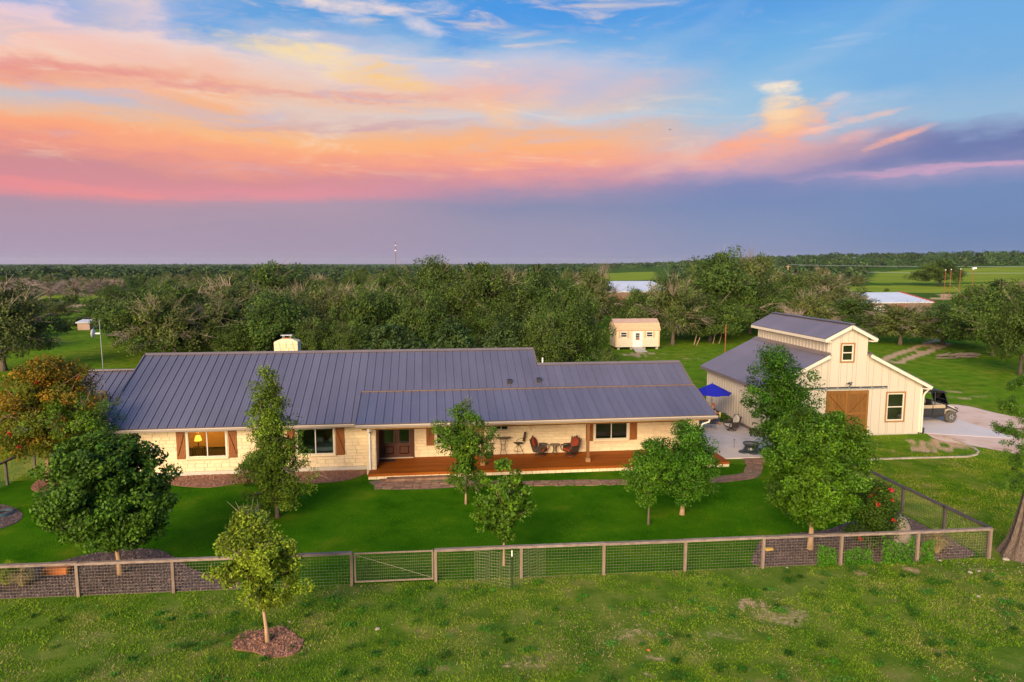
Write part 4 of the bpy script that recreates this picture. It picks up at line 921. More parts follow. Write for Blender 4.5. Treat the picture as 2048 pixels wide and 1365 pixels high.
for i in range(nb):
    for a, b in ((sxb, sxb + 2.2), (sxb + 3.55, sxa)):
        MB().add([(a, sya - .035, b0 + i * bh), (b, sya - .035, b0 + i * bh), (b, sya - .008, b0 + (i + 1) * bh - .012), (a, sya - .008, b0 + (i + 1) * bh - .012), (a, sya + .018, b0 + i * bh), (b, sya + .018, b0 + i * bh), (b, sya + .018, b0 + (i + 1) * bh - .012), (a, sya + .018, b0 + (i + 1) * bh - .012)],
                 [(0,1,2,3),(7,6,5,4),(0,4,5,1),(1,5,6,2),(2,6,7,3),(3,7,4,0)]).build("siding_board", "shed_wall", sw)
for x0, x1 in ((sxb - .04, sxb + .12), (sxa - .12, sxa + .04)): MB().box(x0, x1, sya - .05, sya - .036, b0, wz).build("corner_board", "shed_shutter", shed)
rf = None
for i, (p, q) in enumerate(zip(prof, prof[1:])):
    mt = "shed_top" if i in (1, 2) else "shed_roof"
    o = MB().slab([(sxb - .12, p[0], p[1]), (sxa + .12, p[0], p[1]), (sxa + .12, q[0], q[1]), (sxb - .12, q[0], q[1])], .07).build("roof_slope", mt, shed)
    for j in range(4):
        a = Vector((0, p[0], p[1])).lerp(Vector((0, q[0], q[1])), j / 4); b = Vector((0, p[0], p[1])).lerp(Vector((0, q[0], q[1])), (j + .96) / 4)
        MB().beam((sxb - .13, (a.y + b.y) / 2, (a.z + b.z) / 2 + .025), (sxa + .13, (a.y + b.y) / 2, (a.z + b.z) / 2 + .025), (b - a).length, .02, (0, -(b - a).z, (b - a).y) if True else None).build("shingle_course", mt, o)
dx = sxb + 2.23; dr = MB().box(dx, dx + 1.29, sya - .03, sya + .02, b0, wz - .1).build("door", "white", shed)
MB().box(dx - .09, dx - .005, sya - .045, sya, b0, wz - .02).box(dx + 1.295, dx + 1.38, sya - .045, sya, b0, wz - .02).box(dx - .005, dx + 1.295, sya - .045, sya, wz - .098, wz - .02).build("door_frame", "shed_wall", shed)
for i in range(3):
    for j in range(3): MB().box(dx + .40 + i * .17, dx + .55 + i * .17, sya - .04, sya - .031, 1.25 + j * .30, 1.52 + j * .30).build("pane", "black" if j else "rust", dr)
MB().box(dx + 1.10, dx + 1.16, sya - .09, sya - .031, 1.2, 1.26).build("handle", "dark_metal", dr)
for xc_ in (sxb + 1.05, sxb + 4.45):
    w = MB().box(xc_ - .42, xc_ + .42, sya - .06, sya - .036, 1.62, 2.28).build("window", "white", shed)
    MB().box(xc_ - .36, xc_ + .36, sya - .068, sya - .061, 1.68, 1.92).build("pane", "black", w); MB().box(xc_ - .36, xc_ + .36, sya - .068, sya - .061, 1.98, 2.22).build("pane", "black", w)
    for a in (-.68, .46): MB().box(xc_ + a, xc_ + a + .22, sya - .07, sya - .037, 1.55, 2.32).build("shutter", "shed_shutter", shed)
MB().slab([(dx - .1, sya - .06, b0), (dx + 1.3, sya - .06, b0), (dx + 1.15, sya - 2.6, .03), (dx - .3, sya - 2.6, .03)], .06).build("ramp", "concrete_base", shed)
for i in range(4):
    for y in (sya + .2, sya + SD - .3): MB().box(sxb + .3 + i * 1.7, sxb + .6 + i * 1.7, y, y + .25, 0, b0).build("footing", "concrete_base", shed)

# ---------------------------------------------------------------- far metal buildings
def metal_building(x0, x1, y0, y1, ze, zr, label, trim=None, g=None):
    b = thing("metal_building", ((x0 + x1) / 2, (y0 + y1) / 2, 0), label, "building", g); ym = (y0 + y1) / 2
    MB().box(x0 + .2, x1 - .2, y0 + .2, y1 - .2, 0, ze).build("wall", "far_wall" if x1 - x0 > 14 else "shed_top", b)
    n = max(4, int((x1 - x0) / 2.2)); w = (x1 - x0) / n
    rf = MB().slab([(x0, y0, ze - .02), (x1, y0, ze - .02), (x1, ym, zr - .02), (x0, ym, zr - .02)], .15).slab([(x0, ym + .01, zr - .02), (x1, ym + .01, zr - .02), (x1, y1, ze - .02), (x0, y1, ze - .02)], .15).build("roof", "far_roof", b)
    for i in range(n):
        MB().slab([(x0 + i * w + .04, y0 - .05, ze + .03), (x0 + (i + 1) * w - .04, y0 - .05, ze + .03), (x0 + (i + 1) * w - .04, ym, zr + .03), (x0 + i * w + .04, ym, zr + .03)], .05).build("roof_panel", "far_roof", rf)
    if trim:
        for x in (x1 + .1,): MB().beam((x, y0, ze), (x, ym, zr), .25, .4).beam((x, ym, zr), (x, y1, ze), .25, .4).build("rake_trim", "red_trim", b)
    for i in range(3 if x1 - x0 > 14 else 0): MB().box(x0 + 2 + i * 4, x0 + 4.5 + i * 4, y0 + .14, y0 + .19, 0, min(ze - .6, 2.8)).build("door", "white" if i == 1 else "rust", b)
def at_d(px, d): a = math.atan((px - 1024) / FPX) + PSI; return d * math.sin(a), d * math.cos(a)
xa, ya = gp(1690, 606, 3.4); xb, _ = gp(1884, 606, 3.4)
metal_building(xa, xb, ya, ya + 20, 3.4, 4.9, "long pale metal roofed building with red gable trim beyond the oaks", True)
xa, ya = gp(1206, 584, 4.2); xb, _ = gp(1362, 584, 4.2)
metal_building(xa, xb, ya, ya + 40, 4.2, 6.2, "pale metal roofed barn showing between oaks above the peach shed")
xa, ya = gp(150, 638, 1.9); xb, _ = gp(178, 638, 1.9)
metal_building(xa, xb, ya, ya + 5, 1.3, 1.6, "low grey roofed outbuilding half hidden behind oaks at left")

# ---------------------------------------------------------------- fences
def wire_mesh_lines(m, a, b, z0, z1, step=.1, r=.0019, zstep=.1):
    a, b = Vector((a[0], a[1], 0)), Vector((b[0], b[1], 0)); L = (b - a).length; d = (b - a) / L; n = Vector((-d.y, d.x, 0))
    k = max(1, int(L / step))
    for i in range(k + 1):
        p = a + d * (L * i / k)
        q = [p + d * r, p - d * r * .5 + n * r, p - d * r * .5 - n * r]
        m.add([(v.x, v.y, z0) for v in q] + [(v.x, v.y, z1) for v in q], [(0, 1, 4, 3), (1, 2, 5, 4), (2, 0, 3, 5)])
    k = max(1, int((z1 - z0) / zstep))
    for i in range(k + 1):
        z = z0 + (z1 - z0) * i / k; q = [(0, r), (r, -r * .5), (-r, -r * .5)]
        m.add([(a.x + n.x * u, a.y + n.y * u, z + w) for u, w in q] + [(b.x + n.x * u, b.y + n.y * u, z + w) for u, w in q], [(0, 1, 4, 3), (1, 2, 5, 4), (2, 0, 3, 5)])
    return m
def fence(pts, label, post_mt, rail_mt, h=1.2, skip=(), pw=.095, leans=None, post_ends=True):
    cx = sum(p[0] for p in pts) / len(pts); cy = sum(p[1] for p in pts) / len(pts)
    f = thing("wire_fence", (cx, cy, 0), label, "fence")
    for i, (x, y) in enumerate(pts):
        jx = RNG.uniform(-.015, .015); m = MB(); a = pw / 2
        m.add([(x - a, y - a, -.1), (x + a, y - a, -.1), (x + a, y + a, -.1), (x - a, y + a, -.1), (x - a + jx, y - a, h - .09), (x + a + jx, y - a, h - .09), (x + a + jx, y + a, h - .09), (x - a + jx, y + a, h - .09)],
              [(0,3,2,1),(4,5,6,7),(0,1,5,4),(1,2,6,5),(2,3,7,6),(3,0,4,7)])
        m.build("post", post_mt, f)
    for i, (a, b) in enumerate(zip(pts, pts[1:])):
        if i in skip: continue
        za, zb = h - .044 + RNG.uniform(-.012, .012), h - .044 + RNG.uniform(-.012, .012); d = Vector((b[0] - a[0], b[1] - a[1], 0)).normalized() * .04
        MB().beam((a[0] - d.x * -.05 - d.x * .9, a[1] - d.y * .9, za), (b[0] + d.x * .9, b[1] + d.y * .9, zb), .14, .085).build("rail", rail_mt, f)
        wire_mesh_lines(MB(), (a[0] + d.x, a[1] + d.y), (b[0] - d.x, b[1] - d.y), .04, h - .1).build("wire_panel", "wire", f)
    return f
fx = [-17.7, -14.72, -11.73, -8.70, -5.77, -2.83, .04, 3.02, 5.96, 8.92, 11.82, 14.79, 17.77, 20.63]
fence([(x, FY(x)) for x in fx], "weathered wood rail fence with wire mesh across the front of the lawn", "fence_post", "fence_wood", skip=(5,))
fence([(20.66, FY(20.66) + .1), (20.66, 24.55), (20.66, 27.05), (20.68, 29.6), (20.68, 32.1), (20.68, 33.6)], "dark rail fence with wire mesh along the right side of the lawn", "fence_dark", "fence_dark", h=1.21)
la, lb, lc = gp(-75, 1010), gp(15, 971), gp(70, 938)
fence([la, lb, lc, (lc[0] + 1.5, lc[1] + .1), (lc[0] + 3.6, lc[1] + .1)], "dark rail fence at the left side of the lawn behind the crape myrtle", "fence_dark", "fence_dark", h=1.25)
# gate
gx0, gx1 = -2.70, -.06; gate = thing("wire_gate", ((gx0 + gx1) / 2, FY(-1.4), 0), "grey metal framed gate with wire mesh and a diagonal brace", "gate")
ya, yb = FY(gx0), FY(gx1); m = MB()
m.tube([(gx0, ya, .10), (gx0, ya, 1.16)], .032, 8).tube([(gx1, yb, .10), (gx1, yb, 1.16)], .032, 8).tube([(gx0, ya, .12), (gx1, yb, .12)], .03, 8).tube([(gx0, ya, 1.13), (gx1, yb, 1.13)], .03, 8); m.build("frame", "fence_post", gate)
wire_mesh_lines(MB(), (gx0 + .03, ya), (gx1 - .03, yb), .15, 1.10, step=.065).build("wire_panel", "wire", gate)
MB().tube([(gx0 + .04, ya - .01, 1.08), (gx1 - .05, yb - .01, .18)], .006, 5).build("brace_cable", "wire", gate)
for z in (.25, .95): MB().box(gx0 - .10, gx0 - .03, ya - .02, ya + .02, z, z + .05).build("hinge", "dark_metal", gate)
# wire cage round the young tree just inside the fence
c0, c1, c2 = gp(950, 1163), gp(1024, 1178), gp(1090, 1152)
cg = thing("tree_cage", (c1[0], c1[1], 0), "wire mesh cage around a young tree with one dark stake tipped white", "cage")
wire_mesh_lines(MB(), c0, c1, .02, 1.2, step=.09).build("wire_panel", "wire", cg); wire_mesh_lines(MB(), c1, c2, .02, 1.2, step=.09).build("wire_panel", "wire", cg)
sk = MB().tube([(c1[0], c1[1], 0), (c1[0], c1[1], 1.15)], .022, 6).build("stake", "dark_metal", cg); MB().tube([(c1[0], c1[1], 1.151), (c1[0], c1[1], 1.36)], .024, 6).build("stake_tip", "white", sk)

# ---------------------------------------------------------------- patio, path, drive
PATIO = [(14.62, 36.35), (16.4, 35.9), (20.75, 35.7), (20.78, 49.5), (14.62, 49.5)]
sheet("patio", PATIO, .075, "patio", "pale concrete patio between house and barn", thick=.12)
pt = bpy.data.objects["patio"]
for y in (38.6, 41.4, 44.2): MB().box(14.7, 20.7, y, y + .012, .0755, .078).build("joint", "mortar", pt)
MB().box(17.7, 17.712, 36.4, 49, .0755, .0785).build("joint", "mortar", pt)
DRIVE = smooth_poly(gpoly([(1846, 876), (1900, 885), (1950, 893), (2060, 912), (2160, 910), (2160, 838), (2048, 836), (1990, 826), (1930, 812), (1880, 809), (1846, 812)]), 4)
DRIVE = [(max(x, 31.5), y) for x, y in DRIVE]
sheet("driveway", DRIVE, .014, "caliche", "pinkish gravel driveway beside the barn")
APRON = [(31.55, 40.1)] + gpoly([(2040, 879), (1925, 843), (1880, 830), (1850, 826)]) + [(31.55, 46.5)]
sheet("drive_apron", APRON, .026, "apron", "pale concrete apron at the barn side", thick=.1)
# flagstone path, each stone its own
path = sheet("flagstone_path", smooth_poly(gpoly([(750, 962), (748, 972), (770, 980), (860, 979), (960, 973), (1100, 971), (1250, 969), (1390, 967), (1470, 963), (1512, 957), (1524, 944), (1527, 925), (1545, 912), (1505, 905), (1478, 908), (1478, 915), (1494, 928), (1498, 940), (1478, 952), (1440, 956), (1250, 960), (1100, 962), (960, 965), (900, 962)]), 3), .018, "flag_bed", "reddish flagstone path along the porch")
def flag_strip(centre, width, nx_step=.42, rows=2):
    P = [Vector((p[0], p[1], 0)) for p in centre]; L = [0]
    for a, b in zip(P, P[1:]): L.append(L[-1] + (b - a).length)
    n = max(2, int(L[-1] / nx_step)); G = []
    for i in range(n + 1):
        t = L[-1] * i / n; j = 0
        while j < len(L) - 2 and L[j + 1] < t: j += 1
        f = (t - L[j]) / max(1e-6, L[j + 1] - L[j]); c = P[j].lerp(P[j + 1], f); d = (P[j + 1] - P[j]).normalized(); nr = Vector((-d.y, d.x, 0))
        w = width(t / L[-1]) if callable(width) else width
        G.append([c + nr * (w * (k / rows - .5)) + d * RNG.uniform(-.13, .13) + nr * RNG.uniform(-.09, .09) for k in range(rows + 1)])
    for i in range(n):
        for k in range(rows):
            q = [G[i][k], G[i + 1][k], G[i + 1][k + 1], G[i][k + 1]]; c = sum(q, Vector()) / 4; poly = []
            for a, b in zip(q, q[1:] + q[:1]):
                poly.append(c + (a - c) * .86); mid = (a + b) / 2; poly.append(c + (mid - c) * RNG.uniform(.84, .96))
            MB().prism([(v.x, v.y) for v in poly], .0, .032 + RNG.uniform(0, .012)).build("flagstone", "flag", path)
flag_strip(gpoly([(900, 969), (1000, 969), (1150, 967), (1300, 965), (1430, 961)]), .85, .42, 2)
flag_strip(gpoly([(754, 969), (810, 970), (900, 969)]), lambda t: 1.7 - .8 * t, .42, 4)
flag_strip(gpoly([(1432, 961), (1475, 957), (1503, 949), (1511, 935), (1506, 920), (1490, 910)]), .95, .42, 2)
flag_strip(gpoly([(1508, 926), (1535, 916)]), .7, .42, 2)
MB().bev(gp(772, 966)[0], gp(905, 962)[0], 34.02, 34.44, .0, .13, .02).build("step_stone", "flag", path)
# patches of lawn between path and porch
for k, P in enumerate([gpoly([(832, 965), (842, 958), (880, 955), (1250, 947), (1420, 944), (1440, 952), (1250, 956), (1000, 961), (900, 964)]), gpoly([(1420, 915), (1442, 910), (1450, 912), (1440, 918)])]): pass
# stone edging by the barn
edge = tag(link("stone_edging", None), "thin white stone edging curving around the bare bed by the barn", "edging"); edge.location = gp(1900, 915) + (0,)
EP = gpoly([(1728, 921), (1800, 918.5), (1880, 916.5), (1935, 915), (1953, 911), (1957, 905), (1948, 898), (1925, 888), (1900, 879), (1885, 874)])
P = [Vector((x, y, 0)) for x, y in EP]
for a, b in zip(P, P[1:]):
    L = (b - a).length; n = max(1, int(L / .34))
    for i in range(n):
        u, v = a.lerp(b, (i + .04) / n), a.lerp(b, (i + .96) / n); MB().beam((u.x, u.y, .03), (v.x, v.y, .03 + RNG.uniform(-.01, .015)), RNG.uniform(.09, .13), .10).build("edging_stone", "edge_stone", edge)

# ---------------------------------------------------------------- porch furniture
def ring(m, c, r, t, n=18, seg=6, a0=0, a1=2 * math.pi, plane="xy", sx=1.0):
    pts = []
    for i in range(n + 1):
        a = a0 + (a1 - a0) * i / n; u, v = r * math.cos(a) * sx, r * math.sin(a)
        pts.append((c[0] + u, c[1] + v, c[2]) if plane == "xy" else ((c[0] + u, c[1], c[2] + v) if plane == "xz" else (c[0], c[1] + u, c[2] + v)))
    m.tube(pts, t, seg, cap=a1 - a0 < 6.2); return m
def round_table(x, y, z, h, r, label):
    t = thing("round_table", (x, y, z), label, "table")
    MB().lathe([(r * .97, z + h - .035), (r, z + h - .025), (r, z + h - .008), (r * .97, z + h)], (x, y, 0), 28).build("table_top", "table_stone", t, smooth=False)
    for k in range(4):
        a = math.pi / 4 + k * math.pi / 2; c, s = math.cos(a), math.sin(a)
        pts = [(x + c * r * .66, y + s * r * .66, z + h - .036), (x + c * r * .40, y + s * r * .40, z + h * .80), (x + c * r * .30, y + s * r * .30, z + h * .55), (x + c * r * .34, y + s * r * .34, z + h * .28), (x + c * r * .62, y + s * r * .62, z)]
        MB().tube(pts, .017, 6).build("leg", "iron", t)
    m = MB()
    for q in (.34, .60): ring(m, (x, y, z + h * q), r * .31, .010, 16)
    m.build("brace_ring", "iron", t); return t
xt, yt = gp(1006, 910, DZ); 
round_table(xt, yt, DZ, 1.03, .46, "tall round bar table with dark stone top on the porch")
xs_, ys_ = gp(1109, 907, DZ)
round_table(xs_, ys_ - .1, DZ, .56, .30, "low round side table between the two red cushioned chairs")
def bar_stool(x, y, rz, label):
    t = thing("bar_stool", (x, y, DZ), label, "stool", rz=0)
    f = Vector((math.cos(rz), math.sin(rz), 0)); l = Vector((-f.y, f.x, 0)); o = Vector((x, y, DZ)); z = Vector((0, 0, 1))
    P = lambda a, b, c: tuple(o + f * a + l * b + z * c)
    m = MB()
    for k in range(4):
        a = math.pi / 4 + k * math.pi / 2
        m = MB().tube([P(.05 * math.cos(a), .05 * math.sin(a), .56), P(.13 * math.cos(a), .13 * math.sin(a), .42), P(.27 * math.cos(a), .27 * math.sin(a), .12), P(.30 * math.cos(a), .30 * math.sin(a), 0)], .016, 6); m.build("leg", "iron", t)
    m = MB(); pts = [P(.235 * math.cos(a), .235 * math.sin(a), .22) for a in np.linspace(0, 2 * math.pi, 17)]; m.tube(pts, .012, 6, cap=False); m.build("foot_ring", "iron", t)
    m = MB().tube([P(0, 0, .50), P(0, 0, .66)], .03, 8); m.build("swivel", "iron", t)
    seat = MB().slab([P(.24, -.24, .70), P(.24, .24, .70), P(-.22, .22, .69), P(-.22, -.22, .69)], .05).build("seat", "sling", t)
    bk = MB().slab([P(-.23, -.23, .74), P(-.23, .23, .74), P(-.34, .22, 1.28), P(-.34, -.22, 1.28)], .035).build("backrest", "sling", t)
    for s in (-1, 1):
        MB().tube([P(-.24, s * .25, .70), P(-.30, s * .25, 1.0), P(-.36, s * .23, 1.32)], .016, 6).build("back_frame", "iron", t)
        MB().tube([P(-.28, s * .25, .94), P(-.05, s * .28, .98), P(.18, s * .28, .95), P(.26, s * .27, .88), P(.22, s * .25, .72)], .016, 6).build("armrest", "iron", t)
xb_, yb_ = gp(1037, 909, DZ); bar_stool(xb_, yb_, math.pi + .35, "dark swivel bar stool at the right of the tall porch table")
xb_, yb_ = gp(979, 909, DZ); bar_stool(xb_, yb_, -.15, "dark swivel bar stool behind the porch post, left of the tall table")
def rocker(x, y, rz, label, cushion="cushion", z0=DZ, name="swivel_chair", frame="iron"):
    t = thing(name, (x, y, z0), label, "chair")
    f = Vector((math.cos(rz), math.sin(rz), 0)); l = Vector((-f.y, f.x, 0)); o = Vector((x, y, z0)); z = Vector((0, 0, 1))
    P = lambda a, b, c: tuple(o + f * a + l * b + z * c)
    m = MB(); m.tube([P(.29 * math.cos(a), .29 * math.sin(a), .02) for a in np.linspace(0, 2 * math.pi, 21)], .02, 6, cap=False)
    for s in range(4):
        a = s * math.pi / 2; m.tube([P(.28 * math.cos(a), .28 * math.sin(a), .03), P(.05 * math.cos(a), .05 * math.sin(a), .12)], .016, 6)
    m.tube([P(0, 0, .08), P(0, 0, .26)], .04, 8); m.build("swivel_base", frame, t)
    fr = MB().slab([P(.32, -.33, .29), P(.32, .33, .29), P(-.26, .30, .26), P(-.26, -.30, .26)], .05)
    # scalloped back shell: five boards fanned into an arch
    for k in range(5):
        b0, b1 = -.33 + k * .132, -.33 + (k + 1) * .132; h = [.92, 1.0, 1.05, 1.0, .92][k]
        fr.slab([P(-.27, b0, .27), P(-.27, b1, .27), P(-.46, b1 * 1.12, h - .02), P(-.46, b0 * 1.12, h - .02)], .04)
    fr.build("seat_frame", frame, t)
    for s in (-1, 1): MB().lathe([(.0, 0), (.035, .02), (.02, .06), (0, .07)], P(-.47, s * .36, .90), 8).tube([P(-.25, s * .33, .25), P(-.47, s * .38, .97)], .024, 6).build("back_post", frame, t)
    MB().lathe([(.0, 0), (.04, .02), (.025, .06), (0, .08)], P(-.47, 0, 1.02), 8).build("finial", frame, t)
    for s in (-1, 1):
        MB().tube([P(-.33, s * .36, .56), P(.05, s * .40, .60), P(.30, s * .40, .58), P(.40, s * .38, .48), P(.38, s * .36, .34), P(.28, s * .33, .27)], [.03, .035, .035, .03, .026, .022], 6).build("armrest", frame, t)
        MB().slab([P(-.30, s * .335, .27), P(.26, s * .345, .27), P(.22, s * .37, .55), P(-.32, s * .35, .54)], .02).build("side_panel", frame, t)
    m = MB(); q = [P(.33, -.29, .36), P(.33, .29, .36), P(-.24, .27, .34), P(-.24, -.27, .34)]; e = [P(.30, -.25, .43), P(.30, .25, .43), P(-.22, .24, .42), P(-.22, -.24, .42)]; d = [P(.32, -.28, .30), P(.32, .28, .30), P(-.24, .26, .285), P(-.24, -.26, .285)]
    m.add(d + q + e, [(3,2,1,0),(8,9,10,11)] + [(i, (i+1) % 4, (i+1) % 4 + 4, i + 4) for i in range(4)] + [(i + 4, (i+1) % 4 + 4, (i+1) % 4 + 8, i + 8) for i in range(4)]); m.build("seat_cushion", cushion, t)
    m = MB(); n = 12; A, B, Cc = [], [], []
    for i in range(n):
        a = 2 * math.pi * i / n; u, v = .27 * math.cos(a) * (1 if math.sin(a) > -.2 else 1.05), .30 * math.sin(a)
        hh = .70 + v; ax_ = -.30 - (hh - .40) * .26
        A.append(P(ax_ + .00, u, hh)); B.append(P(ax_ + .08, u * .98, hh)); Cc.append(P(ax_ + .13, u * .8, .70 + v * .8))
    m.add(A + B + Cc, [tuple(range(n)), tuple(range(2 * n, 3 * n))] + [(i, (i+1) % n, (i+1) % n + n, i + n) for i in range(n)] + [(i + n, (i+1) % n + n, (i+1) % n + 2 * n, i + 2 * n) for i in range(n)])
    m.build("back_cushion", cushion, t)
    return t
x_, y_ = gp(1080, 911, DZ); rocker(x_, y_, -.55, "red cushioned dark swivel armchair, nearer the tall bar table")
x_, y_ = gp(1141, 911, DZ); rocker(x_, y_, math.pi + .55, "red cushioned dark swivel armchair, nearer the porch post and window")
x0_, y0_ = gp(756, 920, DZ); x1_, _ = gp(791, 920, DZ)
dm_ = MB().bev(x0_, x1_, 36.55, 36.95, DZ + .003, DZ + .02, .006).build("doormat", "black"); tag(dm_, "black doormat lying in front of the double doors", "doormat")
# planter vine and hose bib by the porch wall
hb = MB().lathe([(.035, 0), (.05, .02), (.03, .06), (.02, .10)], (5.6, PW - .12, .62), 10, "z").build("wall_spigot", "iron"); tag(hb, "small dark spigot on the porch wall between stool and chairs", "spigot")

# ---------------------------------------------------------------- patio things
PZ = .078
ux, uy = 18.0, 44.2; ux = aty(1424, 790, uy)[0]
um = thing("patio_umbrella", (ux, uy, PZ), "open royal blue patio umbrella beside the barn wall", "umbrella")
zt = aty(1426, 767, uy)[1]; ze_ = zt - .66; rr_ = 1.33
MB().tube([(ux, uy, PZ), (ux, uy, zt - .02)], .022, 8).build("pole", "dark_metal", um)
MB().lathe([(.26, PZ), (.26, PZ + .05), (.06, PZ + .10), (.04, PZ + .3)], (ux, uy, 0), 16).build("base", "dark_metal", um)
rim = [(ux + rr_ * math.cos(math.pi / 8 + k * math.pi / 4 + .2), uy + rr_ * math.sin(math.pi / 8 + k * math.pi / 4 + .2)) for k in range(8)]
for k in range(8):
    a, b = rim[k], rim[(k + 1) % 8]; mid = ((a[0] + b[0]) / 2, (a[1] + b[1]) / 2, ze_ + .02)
    MB().add([(ux, uy, zt), (a[0], a[1], ze_), mid, (b[0], b[1], ze_), (ux, uy, zt - .03), (a[0], a[1], ze_ - .03), (mid[0], mid[1], mid[2] - .03), (b[0], b[1], ze_ - .03)],
             [(0, 1, 2), (0, 2, 3), (4, 6, 5), (4, 7, 6), (1, 5, 6, 2), (2, 6, 7, 3), (0, 3, 7, 4), (0, 4, 5, 1)]).build("canopy_panel", "blue", um)
    MB().tube([(ux, uy, zt - .07), (a[0] * .97 + ux * .03, a[1] * .97 + uy * .03, ze_ - .03)], .008, 5).build("rib", "dark_metal", um)
MB().lathe([(.02, zt), (.035, zt + .03), (.0, zt + .08)], (ux, uy, 0), 8).build("finial", "blue", um)
x_, y_ = gp(1463, 861, PZ); rocker(x_, y_, math.pi + .15, "beige cushioned patio chair near the barn wall facing left", "beige_fabric", PZ, "patio_chair")
# coffee table
x_, y_ = gp(1413, 858, PZ); ct = thing("patio_table", (x_, y_, PZ), "low grey patio table under the blue umbrella", "table")
MB().box(x_ - .62, x_ + .62, y_ - .38, y_ + .42, PZ + .40, PZ + .44).build("table_top", "dark_metal", ct)
for a in (-.57, .57):
    for b in (-.33, .37): MB().box(x_ + a - .025, x_ + a + .025, y_ + b - .025, y_ + b + .025, PZ, PZ + .398).build("leg", "steel", ct)
MB().box(x_ - .55, x_ + .55, y_ - .02, y_ + .02, PZ + .34, PZ + .398).build("apron", "steel", ct)
# chair and person behind the table
px_, py_ = aty(1427, 830, 43.9)[0], 43.9
rocker(px_, py_ + .12, -math.pi / 2 + .25, "dark patio chair with the seated person under the umbrella", "sling", PZ, "patio_chair")
def skin_body(name, verts, edges, radii, mt, par, lv=1):
    me = bpy.data.meshes.new(name); L = root_of(par).location; me.from_pydata([(v[0] - L[0], v[1] - L[1], v[2] - L[2]) for v in verts], edges, [])
    me.materials.append(M[mt]); o = link(name, me, par); o.modifiers.new("skin", "SKIN"); sv = me.skin_vertices[0]
    for i, r_ in enumerate(radii): sv.data[i].radius = (r_, r_); sv.data[i].use_root = i == 0
    s = o.modifiers.new("sub", "SUBSURF"); s.levels = s.render_levels = lv; return o
pe = thing("person", (px_, py_, PZ), "person in red cap and dark shirt seated under the blue umbrella holding a yellow cloth", "person")
th = -math.pi / 2 + .45; f = Vector((math.cos(th), math.sin(th), 0)); l = Vector((-f.y, f.x, 0)); o = Vector((px_, py_, PZ)); zv = Vector((0, 0, 1))
P = lambda a, b, c: tuple(o + f * a + l * b + zv * c)
V = [P(-.1, 0, .50), P(-.13, 0, .70), P(-.14, 0, .92), P(-.12, 0, 1.06), P(-.10, 0, 1.15), P(-.08, 0, 1.24), P(-.07, 0, 1.34),
     P(-.14, .19, 1.0), P(-.04, .25, .76), P(.20, .20, .72), P(.27, .18, .72), P(-.14, -.19, 1.0), P(-.04, -.25, .76), P(.22, -.14, .74), P(.29, -.12, .75),
     P(-.06, .10, .49), P(.36, .13, .50), P(.40, .13, .10), P(.52, .13, .05), P(-.06, -.10, .49), P(.36, -.13, .50), P(.38, -.13, .10), P(.50, -.13, .05)]
E = [(0,1),(1,2),(2,3),(3,4),(4,5),(5,6),(3,7),(7,8),(8,9),(9,10),(3,11),(11,12),(12,13),(13,14),(0,15),(15,16),(16,17),(17,18),(0,19),(19,20),(20,21),(21,22)]
rad = [.14, .135, .15, .10, .055, .095, .085, .06, .045, .035, .03, .06, .045, .035, .03, .09, .07, .05, .04, .09, .07, .05, .04]
skin_body("body", V, E, rad, "skin", pe)
skin_body("shirt", [V[0], V[1], V[2], V[3], V[7], P(-.09, .22, .88), V[11], P(-.09, -.22, .88)], [(0,1),(1,2),(2,3),(3,4),(4,5),(3,6),(6,7)], [.155, .15, .165, .115, .08, .07, .08, .07], "shirt", pe)
skin_body("trousers", [V[0], V[15], V[16], P(.39, .13, .16), V[19], V[20], P(.375, -.13, .16)], [(0,1),(1,2),(2,3),(0,4),(4,5),(5,6)], [.15, .105, .085, .06, .105, .085, .06], "jeans", pe)
hc = o + f * -.07 + zv * 1.31
m = MB(); m.lathe([(.108, -.01), (.11, .05), (.09, .09), (.04, .115), (0, .12)], tuple(hc), 14); m.slab([tuple(hc + f * .08 + l * .08), tuple(hc + f * .08 - l * .08), tuple(hc + f * .21 - l * .06), tuple(hc + f * .21 + l * .06)], .012); m.build("cap", "cap", pe)
for s in (-1, 1):
    MB().lathe([(0, 0), (.012, .006), (0, .012)], tuple(o + f * .025 + l * (s * .035) + zv * 1.265), 6).build("eye", "black", pe)
    for k in range(5):
        hx = V[10] if s > 0 else V[14]; hb_ = Vector(hx); e = hb_ + f * (.085 if k < 4 else .05) + l * ((k - 1.5) * .018 if k < 4 else -s * .05) - zv * (.03 if k < 4 else 0); MB().tube([tuple(hb_ + l * ((k - 1.5) * .014 if k < 4 else 0)), tuple(hb_.lerp(e, .6) + zv * .012), tuple(e)], [.010, .009, .007], 6).build("finger", "skin", pe)
MB().tube([tuple(o + f * .03 + zv * 1.25), tuple(o + f * .05 + zv * 1.225)], [.012, .018], 6).build("nose", "skin", pe)
yc_ = Vector(V[10]) + f * .06
tw = MB().add([tuple(yc_ + l * a + zv * b + f * c) for a, b, c in [(-.06, .10, 0), (.16, .12, 0), (.14, -.02, .03), (.10, -.25, .02), (.0, -.28, .03), (.02, -.05, .05)]] + [tuple(yc_ + l * a + zv * b + f * (c - .02)) for a, b, c in [(-.06, .10, 0), (.16, .12, 0), (.14, -.02, .03), (.10, -.25, .02), (.0, -.28, .03), (.02, -.05, .05)]],
              [(0,1,2,5),(5,2,3,4),(6,11,8,7),(11,10,9,8)] + [(i, (i + 1) % 6, (i + 1) % 6 + 6, i + 6) for i in range(6)]).build("cloth", "towel"); tag(tw, "yellow cloth held up by the seated person", "cloth")
